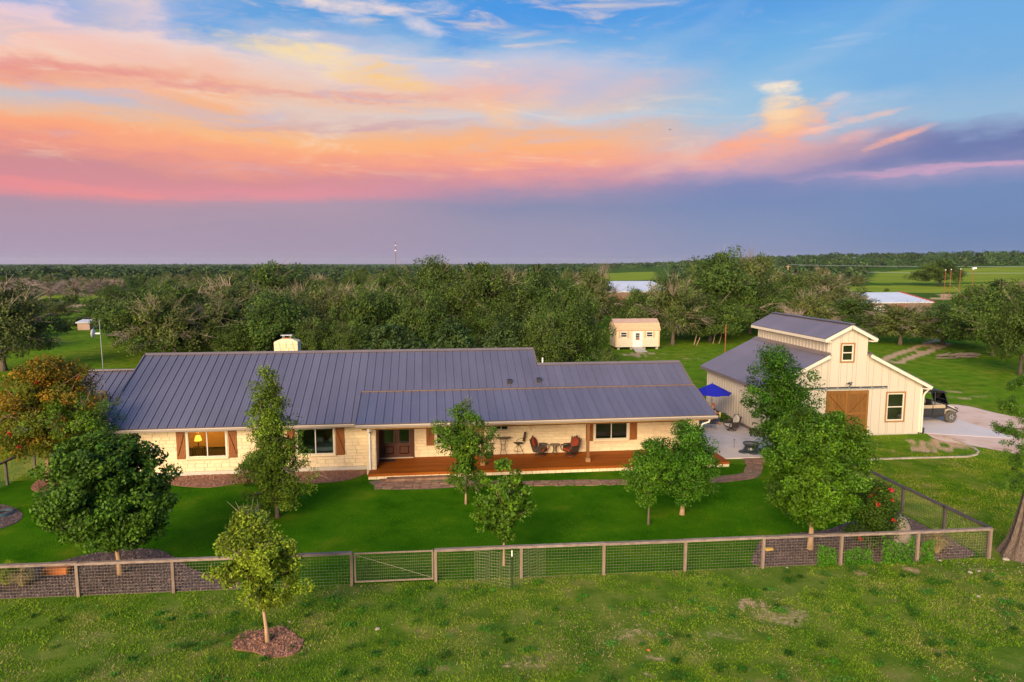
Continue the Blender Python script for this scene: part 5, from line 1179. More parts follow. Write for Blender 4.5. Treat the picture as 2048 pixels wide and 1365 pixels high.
# patio fence panel behind the umbrella
fx0, fx1, fyy = 15.6, 19.7, 47.2
pf = thing("patio_fence", ((fx0 + fx1) / 2, fyy, PZ), "dark post and rail with wire mesh behind the blue umbrella", "fence")
for x in (fx0, fx1): MB().box(x - .06, x + .06, fyy - .06, fyy + .06, PZ, 1.62).build("post", "fence_dark", pf)
MB().box(fx0 + .06, fx1 - .06, fyy - .05, fyy + .05, 1.48, 1.57).build("rail", "fence_dark", pf)
wire_mesh_lines(MB(), (fx0 + .07, fyy), (fx1 - .07, fyy), .12, 1.46, step=.12).build("wire_panel", "wire", pf)
# fountain: dark basin on a rock, in a gravel bed
FB = smooth_poly(gpoly([(1475, 903), (1490, 911), (1520, 913), (1545, 908), (1540, 900), (1500, 898)]), 5)
m = MB().prism(FB, 0, .035); o_ = m.build("gravel_bed", "mulch"); tag(o_, "dark gravel bed round the fountain", kind="structure")
rs = np.random.RandomState(8); Pf = np.array(FB); x = rs.uniform(Pf[:, 0].min(), Pf[:, 0].max(), 900); y = rs.uniform(Pf[:, 1].min(), Pf[:, 1].max(), 900); k_ = in_poly(x, y, FB); x, y = x[k_], y[k_]
m = MB()
for a, b in zip(x, y):
    s_ = rs.uniform(.02, .055); m.lathe([(s_ * .7, .03), (s_, .03 + s_ * .4), (s_ * .4, .03 + s_ * .9)], (a, b, 0), 5)
tag(m.build("pebbles", "rock", o_), kind="stuff")
fx_, fy_ = gp(1502, 905)
fo = thing("fountain", (fx_, fy_, 0), "black rock fountain bowl with water at the patio corner", "fountain")
m = MB(); pr_ = [(.42, .02), (.50, .10), (.40, .22), (.36, .34), (.47, .50), (.50, .56), (.44, .57), (.38, .50)]
m.lathe(pr_, (fx_, fy_, 0), 20); m.build("bowl", "rock_dark", fo, smooth=False)
MB().lathe([(.40, .515), (.40, .53)], (fx_, fy_, 0), 18).build("water", "water", fo)
for a, b, r_ in ((-.55, -.2, .3), (.5, .15, .34), (-.1, -.5, .28), (.3, -.45, .2)):
    MB().lathe([(r_, .02), (r_ * 1.05, .08), (r_ * .8, .17), (r_ * .3, .21)], (fx_ + a, fy_ + b, 0), 9).build("rock", "rock_dark", fo)
# garden stake light by the fountain
gx_, gy_ = gp(1468, 896, PZ); sl = thing("path_light", (gx_, gy_, PZ), "thin dark stake light at the edge of the patio", "light")
MB().tube([(gx_, gy_, PZ), (gx_, gy_, .55)], .010, 6).build("stake", "dark_metal", sl); MB().lathe([(.05, .55), (.04, .58), (.01, .60)], (gx_, gy_, 0), 10).build("cap", "dark_metal", sl)

# ---------------------------------------------------------------- utility vehicle
M["hood_grey"] = mat("hood_plastic", [(.42, .38, .36), (.46, .42, .40)], 3, .35, spec=.5)
vx, vy = 35.45, 42.62; WB, TW = 2.55, 1.35
uv = thing("utility_vehicle", (vx - WB / 2, vy + TW / 2, .028), "tan and black side by side utility vehicle parked beside the barn", "vehicle")
ox, oy = vx - WB / 2, vy + TW / 2; U = lambda x, y, z: (ox + x, oy + y, .028 + z)
def ub(x0, x1, y0, y1, z0, z1, nm, mt, par=uv): return MB().box(ox + x0, ox + x1, oy + y0, oy + y1, .028 + z0, .028 + z1).build(nm, mt, par)
RW = .365
for wx in (-WB / 2, WB / 2):
    for s in (-1, 1):
        c = U(wx, s * TW / 2, RW); h = .13
        m = MB(); m.lathe([(.20, -h * .8), (.31, -h), (.350, -h * .8), (RW, -h * .4), (RW, h * .4), (.350, h * .8), (.31, h), (.20, h * .8)], c, 24, "y")
        for k in range(22):
            a = 2 * math.pi * k / 22; p = Vector(c) + Vector((math.cos(a), 0, math.sin(a))) * (RW - .003); t = Vector((-math.sin(a), 0, math.cos(a)))
            m.beam(tuple(p + Vector((0, -.11, 0)) + t * .02), tuple(p + Vector((0, .11, 0)) - t * .02), .03, .028, (math.cos(a), 0, math.sin(a)))
        w = m.build("wheel", "rubber", uv)
        sy = s * h
        m = MB(); m.lathe([(.195, .10 * s), (.20, .125 * s), (.175, .12 * s), (.165, .06 * s)], c, 20, "y"); m.build("rim", "dark_metal", w)
        for k in range(6):
            a = 2 * math.pi * k / 6; m = MB(); m.beam((c[0], c[1] + .10 * s, c[2]), (c[0] + .17 * math.cos(a), c[1] + .115 * s, c[2] + .17 * math.sin(a)), .045, .03, (0, 1, 0)); m.build("spoke", "steel", w)
        MB().lathe([(.05, .09 * s), (.05, .13 * s)], c, 10, "y").build("hub", "dark_metal", w)
ub(-1.75, 1.45, -.60, .60, .34, .44, "chassis", "black")
ub(-.78, .78, -.70, .70, .445, .50, "floor_pan", "black")
for s in (-1, 1):
    for x0, x1 in ((-.84, -.02), (.02, .80)):
        d = MB().slab([U(x0, s * .73, .50), U(x1, s * .73, .50), U(x1 - .0, s * .76, .93), U(x0, s * .76, .93)], .04).build("door", "black", uv)
        MB().slab([U(x0 + .01, s * .762, .935), U(x1 - .01, s * .762, .935), U(x1 - .01, s * .765, 1.13), U(x0 + .01, s * .765, 1.13)], .045).build("upper_panel", "tan", d)
        MB().beam(U((x0 + x1) / 2 - .12, s * .775, .92), U((x0 + x1) / 2 + .12, s * .785, .56), .05, .03, (0, s, 0)).build("rib", "dark_metal", d)
        MB().box(ox + x1 - .14, ox + x1 - .05, oy + s * .77, oy + s * .79, .028 + .80, .028 + .85).build("handle", "steel", d)
# bed and tail
m = MB(); m.box(ox - 1.90, ox - .90, oy - .70, oy + .70, .028 + .86, .028 + .90)
for a, b, c, d in ((-1.90, -.90, -.72, -.68), (-1.90, -.90, .68, .72), (-1.92, -1.88, -.68, .68), (-.92, -.88, -.68, .68)): m.box(ox + a, ox + b, oy + c, oy + d, .028 + .90, .028 + 1.18)
m.build("cargo_bed", "tan", uv)
# hood: sloped, with fenders
m = MB(); hp = [(.80, 1.12), (1.20, 1.06), (1.62, .92), (1.72, .78), (1.72, .60), (.80, .60)]
n = len(hp); m.add([U(x, -.52, z) for x, z in hp] + [U(x, .52, z) for x, z in hp], [tuple(range(n)), tuple(range(n, 2 * n))[::-1]] + [(i, i + n, (i + 1) % n + n, (i + 1) % n) for i in range(n)]); m.build("hood", "hood_grey", uv)
for s in (-1, 1):
    m = MB(); pts = [(.82, .95), (.95, 1.05), (1.22, 1.0), (1.50, .88), (1.72, .74)]
    for (x0, z0), (x1, z1) in zip(pts, pts[1:]): m.slab([U(x0, s * .50, z0), U(x1, s * .50, z1), U(x1, s * .80, z1 - .06), U(x0, s * .80, z0 - .05)], .04)
    m.build("fender", "black", uv)
    MB().slab([U(.81, s * .535, .60), U(.86, s * .76, .55), U(.86, s * .76, 1.02), U(.81, s * .535, 1.10)], .03).build("cowl", "tan", uv)
    MB().lathe([(.09, 1.66), (.10, 1.70), (.08, 1.735)], (ox, oy + s * .38, .028 + .80), 12, "x").build("headlight", "glass", uv) if False else MB().box(ox + 1.60, ox + 1.74, oy + s * .36 - .10, oy + s * .36 + .10, .028 + .74, .028 + .84).build("headlight", "far_white", uv)
    m = MB(); pts = [(-1.72, .80), (-1.55, .98), (-1.2, 1.0), (-.92, .86)]
    for (x0, z0), (x1, z1) in zip(pts, pts[1:]): m.slab([U(x0, s * .60, z0 - .12), U(x1, s * .60, z1 - .12), U(x1, s * .80, z1 - .18), U(x0, s * .80, z0 - .18)], .03)
    m.build("fender", "black", uv)
m = MB(); m.tube([U(1.72, -.45, .52), U(1.92, -.42, .58), U(1.95, -.40, .80), U(1.95, .40, .80), U(1.92, .42, .58), U(1.72, .45, .52)], .028, 8); m.tube([U(1.95, -.40, .66), U(1.95, .40, .66)], .022, 6); m.box(ox + 1.78, ox + 1.9, oy - .12, oy + .12, .028 + .56, .028 + .74); m.build("front_bumper", "dark_metal", uv)
# roll cage, roof, screen
cg_ = MB()
for s in (-1, 1):
    cg_.tube([U(1.16, s * .62, 1.08), U(.86, s * .60, 1.86), U(-.56, s * .60, 1.92)], .028, 8); cg_.tube([U(.24, s * .66, .95), U(.24, s * .61, 1.88)], .026, 8); cg_.tube([U(-.62, s * .66, .90), U(-.60, s * .61, 1.92)], .028, 8)
for x, z in ((.86, 1.86), (.24, 1.88), (-.58, 1.92)): cg_.tube([U(x, -.60, z), U(x, .60, z)], .024, 8)
cg_.build("roll_cage", "black", uv)
m = MB(); rp = [(1.00, 1.84), (.74, 1.96), (.2, 2.04), (-.72, 2.06)]
for (x0, z0), (x1, z1) in zip(rp, rp[1:]): m.slab([U(x0, -.66, z0), U(x1, -.66, z1), U(x1, .66, z1), U(x0, .66, z0)], .07)
m.build("roof", "black", uv)
MB().slab([U(1.15, -.58, 1.12), U(1.15, .58, 1.12), U(.90, .56, 1.80), U(.90, -.56, 1.80)], .012).build("windscreen", "glass", uv)
MB().box(ox + .90, ox + 1.12, oy - .60, oy + .60, .028 + .82, .028 + 1.12).build("dashboard", "black", uv)
m = MB(); m.tube([tuple(Vector(U(.80, -.32, 1.14)) + Vector((-.05 * math.sin(a), .17 * math.cos(a), .15 * math.sin(a)))) for a in np.linspace(0, 2 * math.pi, 15)], .016, 6, cap=False); m.tube([U(.80, -.32, 1.14), U(.98, -.32, 1.0)], .02, 6); m.build("steering_wheel", "black", uv)
for x in (.42, -.38):
    for y in (-.33, .33):
        sT = MB().bev(ox + x - .22, ox + x + .22, oy + y - .25, oy + y + .25, .028 + .66, .028 + .82, .05).build("seat", "black", uv)
        MB().slab([U(x - .20, y - .25, .80), U(x - .20, y + .25, .80), U(x - .32, y + .22, 1.42), U(x - .32, y - .22, 1.42)], .09).build("seat_back", "black", uv)

uv.scale = (1.14, 1.14, 1.14)

# ---------------------------------------------------------------- stones, hose, poles
def rock(name, x, y, r, mt, label, cat="rock", sx=1.0, sz=.7, seed=0, group=None, z=0.0):
    rs = random.Random(seed); import bmesh
    b = bmesh.new(); bmesh.ops.create_icosphere(b, subdivisions=2, radius=1)
    for v in b.verts:
        k = 1 + rs.uniform(-.16, .16); v.co = Vector((v.co.x * r * sx * k, v.co.y * r * k, max(-.25, v.co.z) * r * sz * 1.3 * k))
    me = bpy.data.meshes.new(name); b.to_mesh(me); b.free(); me.materials.append(M[mt]); o = link(name, me); o.location = (x, y, r * sz * .3 + z); o.rotation_euler = (0, 0, rs.uniform(0, 6)); return tag(o, label, cat, group)
ob = gp(113, 1150); q = MB().bev(ob[0] - .46, ob[0] + .44, ob[1] - .12, ob[1] + .2, 0, .26, .05, RNG, .03).build("block_stone", "rock_orange"); tag(q, "orange stone block in the mulch bed behind the front fence", "stone")
ob = gp(1540, 1104); q = MB().bev(ob[0] - .16, ob[0] + .16, ob[1], ob[1] + .16, 0, .12, .03, RNG, .02).build("block_stone", "rock_yellow"); tag(q, "ochre stone in the mulch left of the round ash tree", "stone")
ob = gp(1848, 1110); q = MB().bev(ob[0] - .14, ob[0] + .14, ob[1], ob[1] + .14, 0, .11, .03, RNG, .02).build("block_stone", "rock_yellow"); tag(q, "ochre stone by the last fence bay at the right corner", "stone")
ob = gp(1800, 1085); rock("boulder", ob[0], ob[1], .40, "rock", "pale upright weathered boulder beside the red rose bush", "boulder", .9, 1.7, 4)
ob = gp(1790, 1108); rock("boulder", ob[0], ob[1], .26, "rock", "small pale rock low behind the fence below the boulder", "boulder", .8, 1.4, 6)
hx, hy = gp(5, 1031); m = MB()
for i in range(5): ring(m, (hx, hy, .06 + i * .022), .42 - .05 * (i % 3), .016, 24, 6)
tag(m.build("garden_hose", "hose"), "coiled dark garden hose on the mulch at the left edge", "hose")
mg = MB().lathe([(.10, 0), (.12, .05), (.05, .08)], gp(28, 1022) + (.0,), 10).build("hose_nozzle", "dark_metal"); tag(mg, "small dark hose end beside the coiled hose", "hose")
def pole(name, px, pyb, pyt, r, mt, label, cat="pole", group=None, cap=None):
    x, y = gp(px, pyb); zt_ = top_z(px, pyt, x, y); t = thing(name, (x, y, 0), label, cat, group)
    MB().tube([(x, y, -.2), (x, y, zt_)], r, 8).build("shaft", mt, t)
    if cap: MB().box(x - cap, x + cap, y - cap, y + cap, zt_, zt_ + cap * 1.6).build("cap", "far_white", t)
    return t, x, y, zt_
pole("rusty_post", 1450, 706, 650, .07, "rust", "rusty pipe post standing in the grass left of the barn roof")
for px, pb, ptop in ((1887, 602, 541), (1898, 602, 540), (1917, 600, 539)): pole("light_pole", px, pb, ptop, .085, "rust", {1887: "leftmost rusty pipe pole with small white cap far beyond the right oaks", 1898: "second rusty pipe pole with white cap far beyond the right oaks", 1917: "third, thicker rusty pipe pole with white cap far beyond the right oaks"}[px], "pole", "rusty poles by the far field", .12)
t, x, y, zt_ = pole("light_pole", 1942, 600, 540, .085, "rust", "rightmost rusty pole carrying a large white floodlight", "pole", "rusty poles by the far field", .14)
MB().box(x - .2, x + .9, y - .3, y + .3, zt_ + .25, zt_ + .7).build("floodlight", "far_white", t)
t, ux_, uy_, uz_ = pole("utility_pole", 1575, 560, 531, .3, "bark_pale", "single wooden utility pole far behind the oaks above the barn", "pole")
MB().box(ux_ - 1.6, ux_ + 1.6, uy_ - .1, uy_ + .1, uz_ - 1.1, uz_ - .8).build("crossarm", "bark_pale", t)
x2, y2 = gp(2140, 566); z2 = top_z(2140, 534, x2, y2); t2 = thing("utility_pole", (x2, y2, 0), "utility pole past the right frame edge carrying the far wires", "pole"); MB().tube([(x2, y2, 0), (x2, y2, z2)], .3, 8).build("shaft", "bark_pale", t2)
for dz in (.4, -3.5):
    m = MB(); m.tube([(ux_ + (x2 - ux_) * s, uy_ + (y2 - uy_) * s, uz_ + dz + (z2 - uz_) * s - 8 * .35 * s * (1 - s)) for s in np.linspace(0, 1, 14)], .10, 4)
    w = m.build("power_line", "steel"); tag(w, "upper thin power wire across the far right fields" if dz > 0 else "lower thin power wire across the far right fields", "wire")
# radio mast on the horizon
a_ = math.atan((793 - 1024) / FPX) + PSI; D = 2600; mx_, my_ = D * math.sin(a_), D * math.cos(a_); zt_ = top_z(793, 484, mx_, my_)
rmt = thing("radio_mast", (mx_, my_, 0), "very thin lattice radio mast on the far horizon", "mast")
m = MB()
for k in range(3):
    a = k * 2.094; m.tube([(mx_ + 1.5 * math.cos(a), my_ + 1.5 * math.sin(a), 0), (mx_ + 1.5 * math.cos(a), my_ + 1.5 * math.sin(a), zt_)], .42, 4)
for i in range(40):
    z = zt_ * i / 40; a, b = (i % 3) * 2.094, ((i + 1) % 3) * 2.094; m.tube([(mx_ + 1.5 * math.cos(a), my_ + 1.5 * math.sin(a), z), (mx_ + 1.5 * math.cos(b), my_ + 1.5 * math.sin(b), z + zt_ / 40)], .2, 4)
m.build("lattice", "rust", rmt); MB().box(mx_ - 2.6, mx_ + 2.6, my_ - 2, my_ + 2, zt_ * .62, zt_ * .66).box(mx_ - 2.2, mx_ + 2.2, my_ - 2, my_ + 2, zt_ * .84, zt_ * .87).build("antenna_ring", "far_white", rmt)
# brush pile under the right oak, bare leaning sticks by the oaks
lx_, ly_ = gp(1920, 716); lp_ = thing("log_pile", (lx_, ly_, 0), "low pile of grey logs and brush under the right oaks", "log pile")
for i in range(26):
    a = RNG.uniform(-.5, .5); L = RNG.uniform(1.0, 2.6); x = lx_ + RNG.uniform(-2.3, 2.3); y = ly_ + RNG.uniform(-.5, .6); z = RNG.uniform(.08, .5)
    MB().tube([(x - L / 2 * math.cos(a), y - L / 2 * math.sin(a), z), (x, y, z + RNG.uniform(-.05, .1)), (x + L / 2 * math.cos(a), y + L / 2 * math.sin(a), max(.06, z + RNG.uniform(-.2, .2)))], [.06, .08, .05], 6).build("log", "brush", lp_)
STK = ["thin leaning pole nearest the shed by the oak trunks", "steep bare pole leaning against the oaks", "short bare pole leaning left of the rusty post", "long bare pole propped on an oak limb", "slim upright stick nearest the rusty post"]
for i, (xb, yb, xt, yt) in enumerate([(1342, 688, 1344, 672), (1388, 690, 1396, 668), (1393, 692, 1402, 676), (1426, 688, 1434, 660), (1438, 688, 1446, 668)]):
    x, y = gp(xb, yb); z = top_z(xt, yt, x, y); x2_ = x + (xt - xb) / FPX * y
    tag(MB().tube([(x, y, 0), (x2_, y + .3, z)], [.05, .035], 6).build("wooden_stick", "bark_pale"), STK[i], "stick")

# ---------------------------------------------------------------- trees
def rnd_dir(rs, n):
    v = rs.normal(size=(n, 3)); return v / np.linalg.norm(v, axis=1, keepdims=True)
def leaf_quads(rs, C, out, size, aspect=.55, up=.35, fold=True):
    """one diamond leaf at each centre C; out = outward direction per leaf"""
    n = len(C); nr = rnd_dir(rs, n) * .9 + out * .7 + np.array([0, -.0, up]); nr /= np.linalg.norm(nr, axis=1, keepdims=True)
    t = rnd_dir(rs, n); a = np.cross(nr, t); a /= np.linalg.norm(a, axis=1, keepdims=True) + 1e-9; b = np.cross(nr, a)
    L = size * rs.uniform(.65, 1.3, (n, 1)); a = a * L * .5; b = b * L * .5 * aspect
    return np.stack([C - a, C + b - a * .15, C + a, C - b - a * .15], 1)
PROF = {
    "round": lambda t: np.sqrt(np.clip(1 - (2 * t - 1) ** 2, 0, 1)) ** .8,
    "egg": lambda t: np.clip(np.sin(np.pi * np.clip(t, 0, 1) ** .75), 0, 1) ** .75,
    "cone": lambda t: np.clip(1.05 - t, 0, 1) ** .95 * np.clip(t * 5 + .5, 0, 1),
    "spire": lambda t: np.interp(t, [0, .12, .28, .5, .75, .92, 1], [.62, .95, 1, .72, .52, .34, .12]),
    "column": lambda t: np.clip(1.0 - t ** 2.2, 0, 1) ** .6 * np.clip(t * 4 + .5, 0, 1),
    "vase": lambda t: np.clip(.45 + t * .9, 0, 1) * np.clip((1.02 - t) * 3.2, 0, 1) ** .6,
    "dome": lambda t: np.sqrt(np.clip(1 - t ** 2, 0, 1)) * np.clip(t * 5 + .6, 0, 1),
    "flat": lambda t: np.clip((t + .12) * 4, 0, 1) * np.sqrt(np.clip(1.02 - t ** 3, 0, 1)),
}
def tree_parts(seed, H, base, rx, ry, shape="round", clumps=60, leaves=120, leaf=.11, cr=.45, trunk=.09, forks=14, lean=(0, 0), lobes=.28, inner=.42, twigs=0, bare=0.0, tint=(1, 1, 1), tv=.30, multi=1, tips=None, core=.35, gap=.0, aspect=.55, up=.35, flat=.8, twig_r=.012):
    rs = np.random.RandomState(seed); pr = PROF[shape]; ph = rs.uniform(0, 6.28, 6)
    C = []
    while len(C) < clumps:
        t = rs.uniform(0, 1); a = rs.uniform(0, 2 * math.pi)
        if rs.rand() > pr(np.array(t)) + .12: continue
        lob = 1 + lobes * (.5 * math.sin(2 * a + ph[0] + 3 * t) + .5 * math.sin(3 * a + ph[1] - 5 * t) + .35 * math.sin(5 * a + ph[2] + 9 * t))
        q = rs.uniform(inner, 1) if rs.rand() > .18 else rs.uniform(.05, inner); w = float(pr(np.array(t))) * lob * q
        C.append((lean[0] * t + w * rx * math.cos(a), lean[1] * t + w * ry * math.sin(a), base + (H - base) * t + rs.uniform(-.1, .1) * cr))
    C = np.array(C); C = C[rs.rand(len(C)) > gap] if gap else C
    axis = np.array([lean[0] * .5, lean[1] * .5, base + (H - base) * .42])
    live = rs.rand(len(C)) > bare; V, T = [], []
    for c in C[live]:
        n = int(leaves * rs.uniform(.6, 1.35)); r = cr * rs.uniform(.65, 1.3)
        d = rnd_dir(rs, n); p = d * (r * rs.uniform(.25, 1, (n, 1)) ** .6) * np.array([1, 1, flat]) + c
        o = (p - axis); o /= np.linalg.norm(o, axis=1, keepdims=True) + 1e-6
        V.append(leaf_quads(rs, p, o, leaf, aspect, up)); k = 1 + tv * rs.normal() * .6
        col = np.clip(k * (1 + tv * rs.normal(size=(n, 1)) * .5), .4, 2.0) * np.array(tint)[None] * (1 + rs.normal(size=(n, 3)) * .05)
        if tips and rs.rand() < .25 + .50 * (c[2] > base + (H - base) * .55): col = col * np.array(tips)[None]
        T.append(col)
    for c in C[live][rs.rand(int(live.sum())) < core]:          # larger, darker leaves added inside the crown to block light and darken its gaps
        n = int(leaves * .5); k = rs.uniform(.25, .62); q = axis + (c - axis) * k; d = rnd_dir(rs, n); p = d * (cr * 1.3 * rs.uniform(.2, 1, (n, 1))) * np.array([1, 1, flat]) + q
        V.append(leaf_quads(rs, p, d, leaf * 1.9, aspect, up)); T.append(np.clip(.8 + .2 * rs.normal(size=(n, 1)), .4, 1.4) * np.array(tint)[None])
    V, T = np.concatenate(V), np.concatenate(T)
    tb = MB(); rg = random.Random(seed)
    top = base + (H - base) * .55
    for s in range(multi):
        ox_, oy_ = (0, 0) if multi == 1 else (rg.uniform(-.25, .25), rg.uniform(-.2, .2))
        pts = [(ox_, oy_, -.15)]; n = 6
        for i in range(1, n + 1):
            u = i / n; pts.append((ox_ * (1 + u) + lean[0] * u * .6 + rg.uniform(-.06, .06) * trunk * 8 * u, oy_ * (1 + u) + lean[1] * u * .6 + rg.uniform(-.06, .06) * trunk * 8 * u, top * u))
        tb.tube(pts, [trunk * 1.5] + [trunk * (1 - .75 * i / n) for i in range(1, n + 1)], 8)
        for j in rs.permutation(len(C))[:forks]:
            c = C[j]; u = rg.uniform(.42, .92); k = u * n; i = min(int(k), n - 1); p0 = Vector(pts[i]).lerp(Vector(pts[i + 1]), k - i); e = Vector(c)
            if e.z < p0.z + .05: u = max(.3, e.z / max(top, .1) * .8); k = min(u, .95) * n; i = min(int(k), n - 1); p0 = Vector(pts[i]).lerp(Vector(pts[i + 1]), k - i)
            m1 = p0.lerp(e, .35) + Vector((0, 0, .12 * (e - p0).length)); m2 = p0.lerp(e, .72) + Vector((rg.uniform(-.1, .1), rg.uniform(-.1, .1), .08)) * (e - p0).length; r0 = trunk * (1 - .72 * u) * .6
            tb.tube([p0, m1, m2, e], [r0, r0 * .7, r0 * .45, r0 * .2], 5, cap=False)
    tw = None
    if twigs:
        tw = MB(); idx = np.concatenate([np.where(~live)[0]] * 3 + [rs.permutation(len(C))])[:max(1, twigs)]
        for j in idx:
            c = Vector(C[j]); d = (c - Vector(axis)).normalized()
            for q in range(4):
                b = c - d * cr * .8; e = c + (d * .9 + Vector((rg.uniform(-1, 1), rg.uniform(-1, 1), rg.uniform(-.3, .9)))) * cr * rg.uniform(.7, 1.5)
                k = b.lerp(e, .5) + Vector((rg.uniform(-.2, .2), rg.uniform(-.2, .2), rg.uniform(-.1, .2))) * cr
                tw.tube([b, k, e], [twig_r, twig_r * .7, twig_r * .3], 3, cap=False)
                e2 = k + Vector((rg.uniform(-1, 1), rg.uniform(-1, 1), rg.uniform(-.2, 1))) * cr * .6; tw.tube([k, e2], [twig_r * .6, twig_r * .25], 3, cap=False)
    return V, T, tb, tw
def make_tree(name, loc, label, mt, bark, cat="tree", group=None, leafname="crown", flowers=None, rz=0.0, **kw):
    V, T, tb, tw = tree_parts(**kw)
    t = thing(name, tuple(loc) + ((0,) if len(loc) == 2 else ()), label, cat, group)
    c = link(leafname, np_mesh(leafname, V.reshape(-1, 3), 4, mt, T), t)
    link("trunk", tb.mesh("trunk", bark, smooth=True), t)
    if tw and tw.v: tag(link("twigs", tw.mesh("twigs", "twig_dead" if kw.get("bare", 0) > .5 else "twig"), t), kind="stuff")
    if flowers:
        rs = np.random.RandomState(kw["seed"] + 99); n, fm, fs = flowers; ctr = V.mean(1); o = ctr - ctr.mean(0); rad = np.linalg.norm(o * np.array([1, 1, .9]), axis=1)
        pick = np.argsort(-rad * rs.uniform(.75, 1, len(rad)) + o[:, 1] * .8 - o[:, 2] * .9)[:len(rad) // 4]; pick = rs.choice(pick, n, replace=False)
        for j in pick:
            m = 26; p = ctr[j] + rnd_dir(rs, m) * fs * rs.uniform(.3, 1, (m, 1)); q = leaf_quads(rs, p, rnd_dir(rs, m), fs * .7, .8)
            link("flower", np_mesh("flower", q.reshape(-1, 3), 4, fm, np.ones((m, 3))), t)
    return t
def yard_tree(name, px, pyb, pyt, pxl, pxr, pcb, label, mt, bark, **kw):
    x, y = gp(px, pyb); H = top_z(px, pyt, x, y); cb = top_z(px, pcb, x, y); d = proj((x, y, 1))[2]; rx = (pxr - pxl) / 2 / FPX * d
    lean = ((((pxl + pxr) / 2) - px) / FPX * d, 0)
    kw.setdefault("ry", rx)
    kw.pop("ry"); fl = kw.pop("flowers", None); ct = kw.pop("cat", "tree"); h, b, w = H - kw.get("cr", .4) * .5, max(.2, cb + kw.get("cr", .4) * .5), rx - kw.get("cr", .4) * .45
    for _ in range(2):          # grow once, measure the crown, correct its size, grow again
        P_ = tree_parts(H=h, base=b, rx=w, ry=w, lean=lean, **kw)[0].mean(1); x0_, x1_ = np.percentile(P_[:, 0], (.15, 99.85)); z0_, z1_ = np.percentile(P_[:, 2], (.2, 99.9))
        w *= 2 * rx / (x1_ - x0_); h += H - z1_; b = max(.12, b + cb - z0_); lean = (lean[0] + (((pxl + pxr) / 2 - px) / FPX * d - (x0_ + x1_) / 2) * .8, 0)
    return make_tree(name, (x, y), label, mt, bark, H=h, base=b, rx=w, ry=w, lean=lean, flowers=fl, cat=ct, **kw)
yard_tree("maple_tree", 243, 1150, 868, 114, 352, 1086, "dense dark green round maple standing in the left mulch bed", "leaf_dark", "bark_pale", seed=1, shape="round", clumps=330, leaves=170, leaf=.12, cr=.36, trunk=.10, forks=22, aspect=.65, tv=.42, lobes=.20, inner=.55)
yard_tree("crape_myrtle", 107, 962, 712, -6, 222, 905, "broad crape myrtle with orange tinged leaves and red flowers", "leaf_myrtle", "bark_pale", seed=2, gap=.10, tips=(1.9, .98, .9), shape="flat", clumps=330, leaves=130, leaf=.12, cr=.48, trunk=.075, forks=16, multi=3, flowers=(7, "petal", .12), lobes=.2)
yard_tree("shrub_tree", 176, 975, 788, 106, 246, 900, "loose yellow green shrubby tree behind the round maple", "leaf_mid", "bark", seed=3, shape="vase", clumps=80, leaves=110, leaf=.10, cr=.38, trunk=.06, forks=20, multi=2, twigs=20, tint=(1.25, 1.1, .9))
yard_tree("columnar_oak", 556, 1036, 735, 484, 624, 1022, "tall tapering olive green tree in front of the second window", "leaf_olive", "bark", seed=4, shape="spire", clumps=270, leaves=110, leaf=.095, cr=.34, trunk=.09, forks=40, twigs=16, tint=(.9, 1.0, .85), lobes=.38, tv=.42)
yard_tree("young_oak", 537, 1285, 1016, 432, 624, 1214, "small yellow green oak in the mulch ring outside the fence", "leaf_bright", "bark_pale", seed=5, shape="egg", clumps=150, leaves=150, leaf=.085, cr=.27, trunk=.065, forks=24, twigs=18, tint=(.80, .90, .8), lobes=.3, tv=.42)
yard_tree("upright_tree", 932, 1009, 802, 866, 994, 985, "slender upright young tree left of the porch table", "leaf_mid", "bark_pale", seed=6, shape="vase", clumps=120, leaves=110, leaf=.095, cr=.28, trunk=.05, forks=24, twigs=16, lobes=.42, tint=(.95, .95, 1), tv=.4)
yard_tree("young_maple", 1008, 1132, 918, 946, 1068, 1082, "small leafy maple growing in the wire cage by the fence", "leaf_mid", "bark_pale", seed=7, shape="egg", clumps=85, leaves=110, leaf=.11, cr=.26, trunk=.045, forks=20, aspect=.75, lobes=.45, gap=.1, tv=.42)
yard_tree("young_ash", 1297, 1050, 878, 1238, 1346, 1012, "small green tree on the lawn, left and nearer of the touching pair", "leaf_mid", "bark", seed=8, shape="egg", clumps=120, leaves=130, leaf=.095, cr=.30, trunk=.05, forks=20, lobes=.4, tint=(1, 1.05, .9), tv=.42)
yard_tree("lawn_elm", 1364, 1030, 844, 1304, 1444, 1002, "fuller green tree with pale trunk, right of the touching pair", "leaf_mid", "bark_pale", seed=9, shape="round", clumps=190, leaves=150, leaf=.095, cr=.34, trunk=.10, forks=24, lobes=.28, tint=(.8, .95, .85), tv=.42)
yard_tree("round_ash", 1620, 1100, 822, 1510, 1726, 1042, "big dense round ash tree by the right end of the front fence", "leaf_mid", "bark_pale", seed=10, shape="round", clumps=340, leaves=180, leaf=.11, cr=.34, trunk=.11, forks=26, tint=(1.0, 1.05, .8), lobes=.20, tv=.42)
yard_tree("tall_pecan", 1562, 925, 694, 1480, 1626, 915, "tall airy tree before the barn's left side", "leaf_mid", "bark", seed=11, shape="round", clumps=170, leaves=150, leaf=.13, cr=.50, trunk=.10, forks=26, lobes=.30, tint=(.55, .66, .55), twigs=12, tv=.42)
yard_tree("rose_bush", 1743, 1098, 962, 1684, 1800, 1086, "dark leafy rose bush with red blooms inside the fence corner", "leaf_dark", "bark", seed=12, shape="dome", clumps=120, leaves=120, leaf=.075, cr=.30, trunk=.03, forks=14, multi=3, tint=(.55, .6, .5), tv=.4, flowers=(16, "petal", .085), cat="bush")
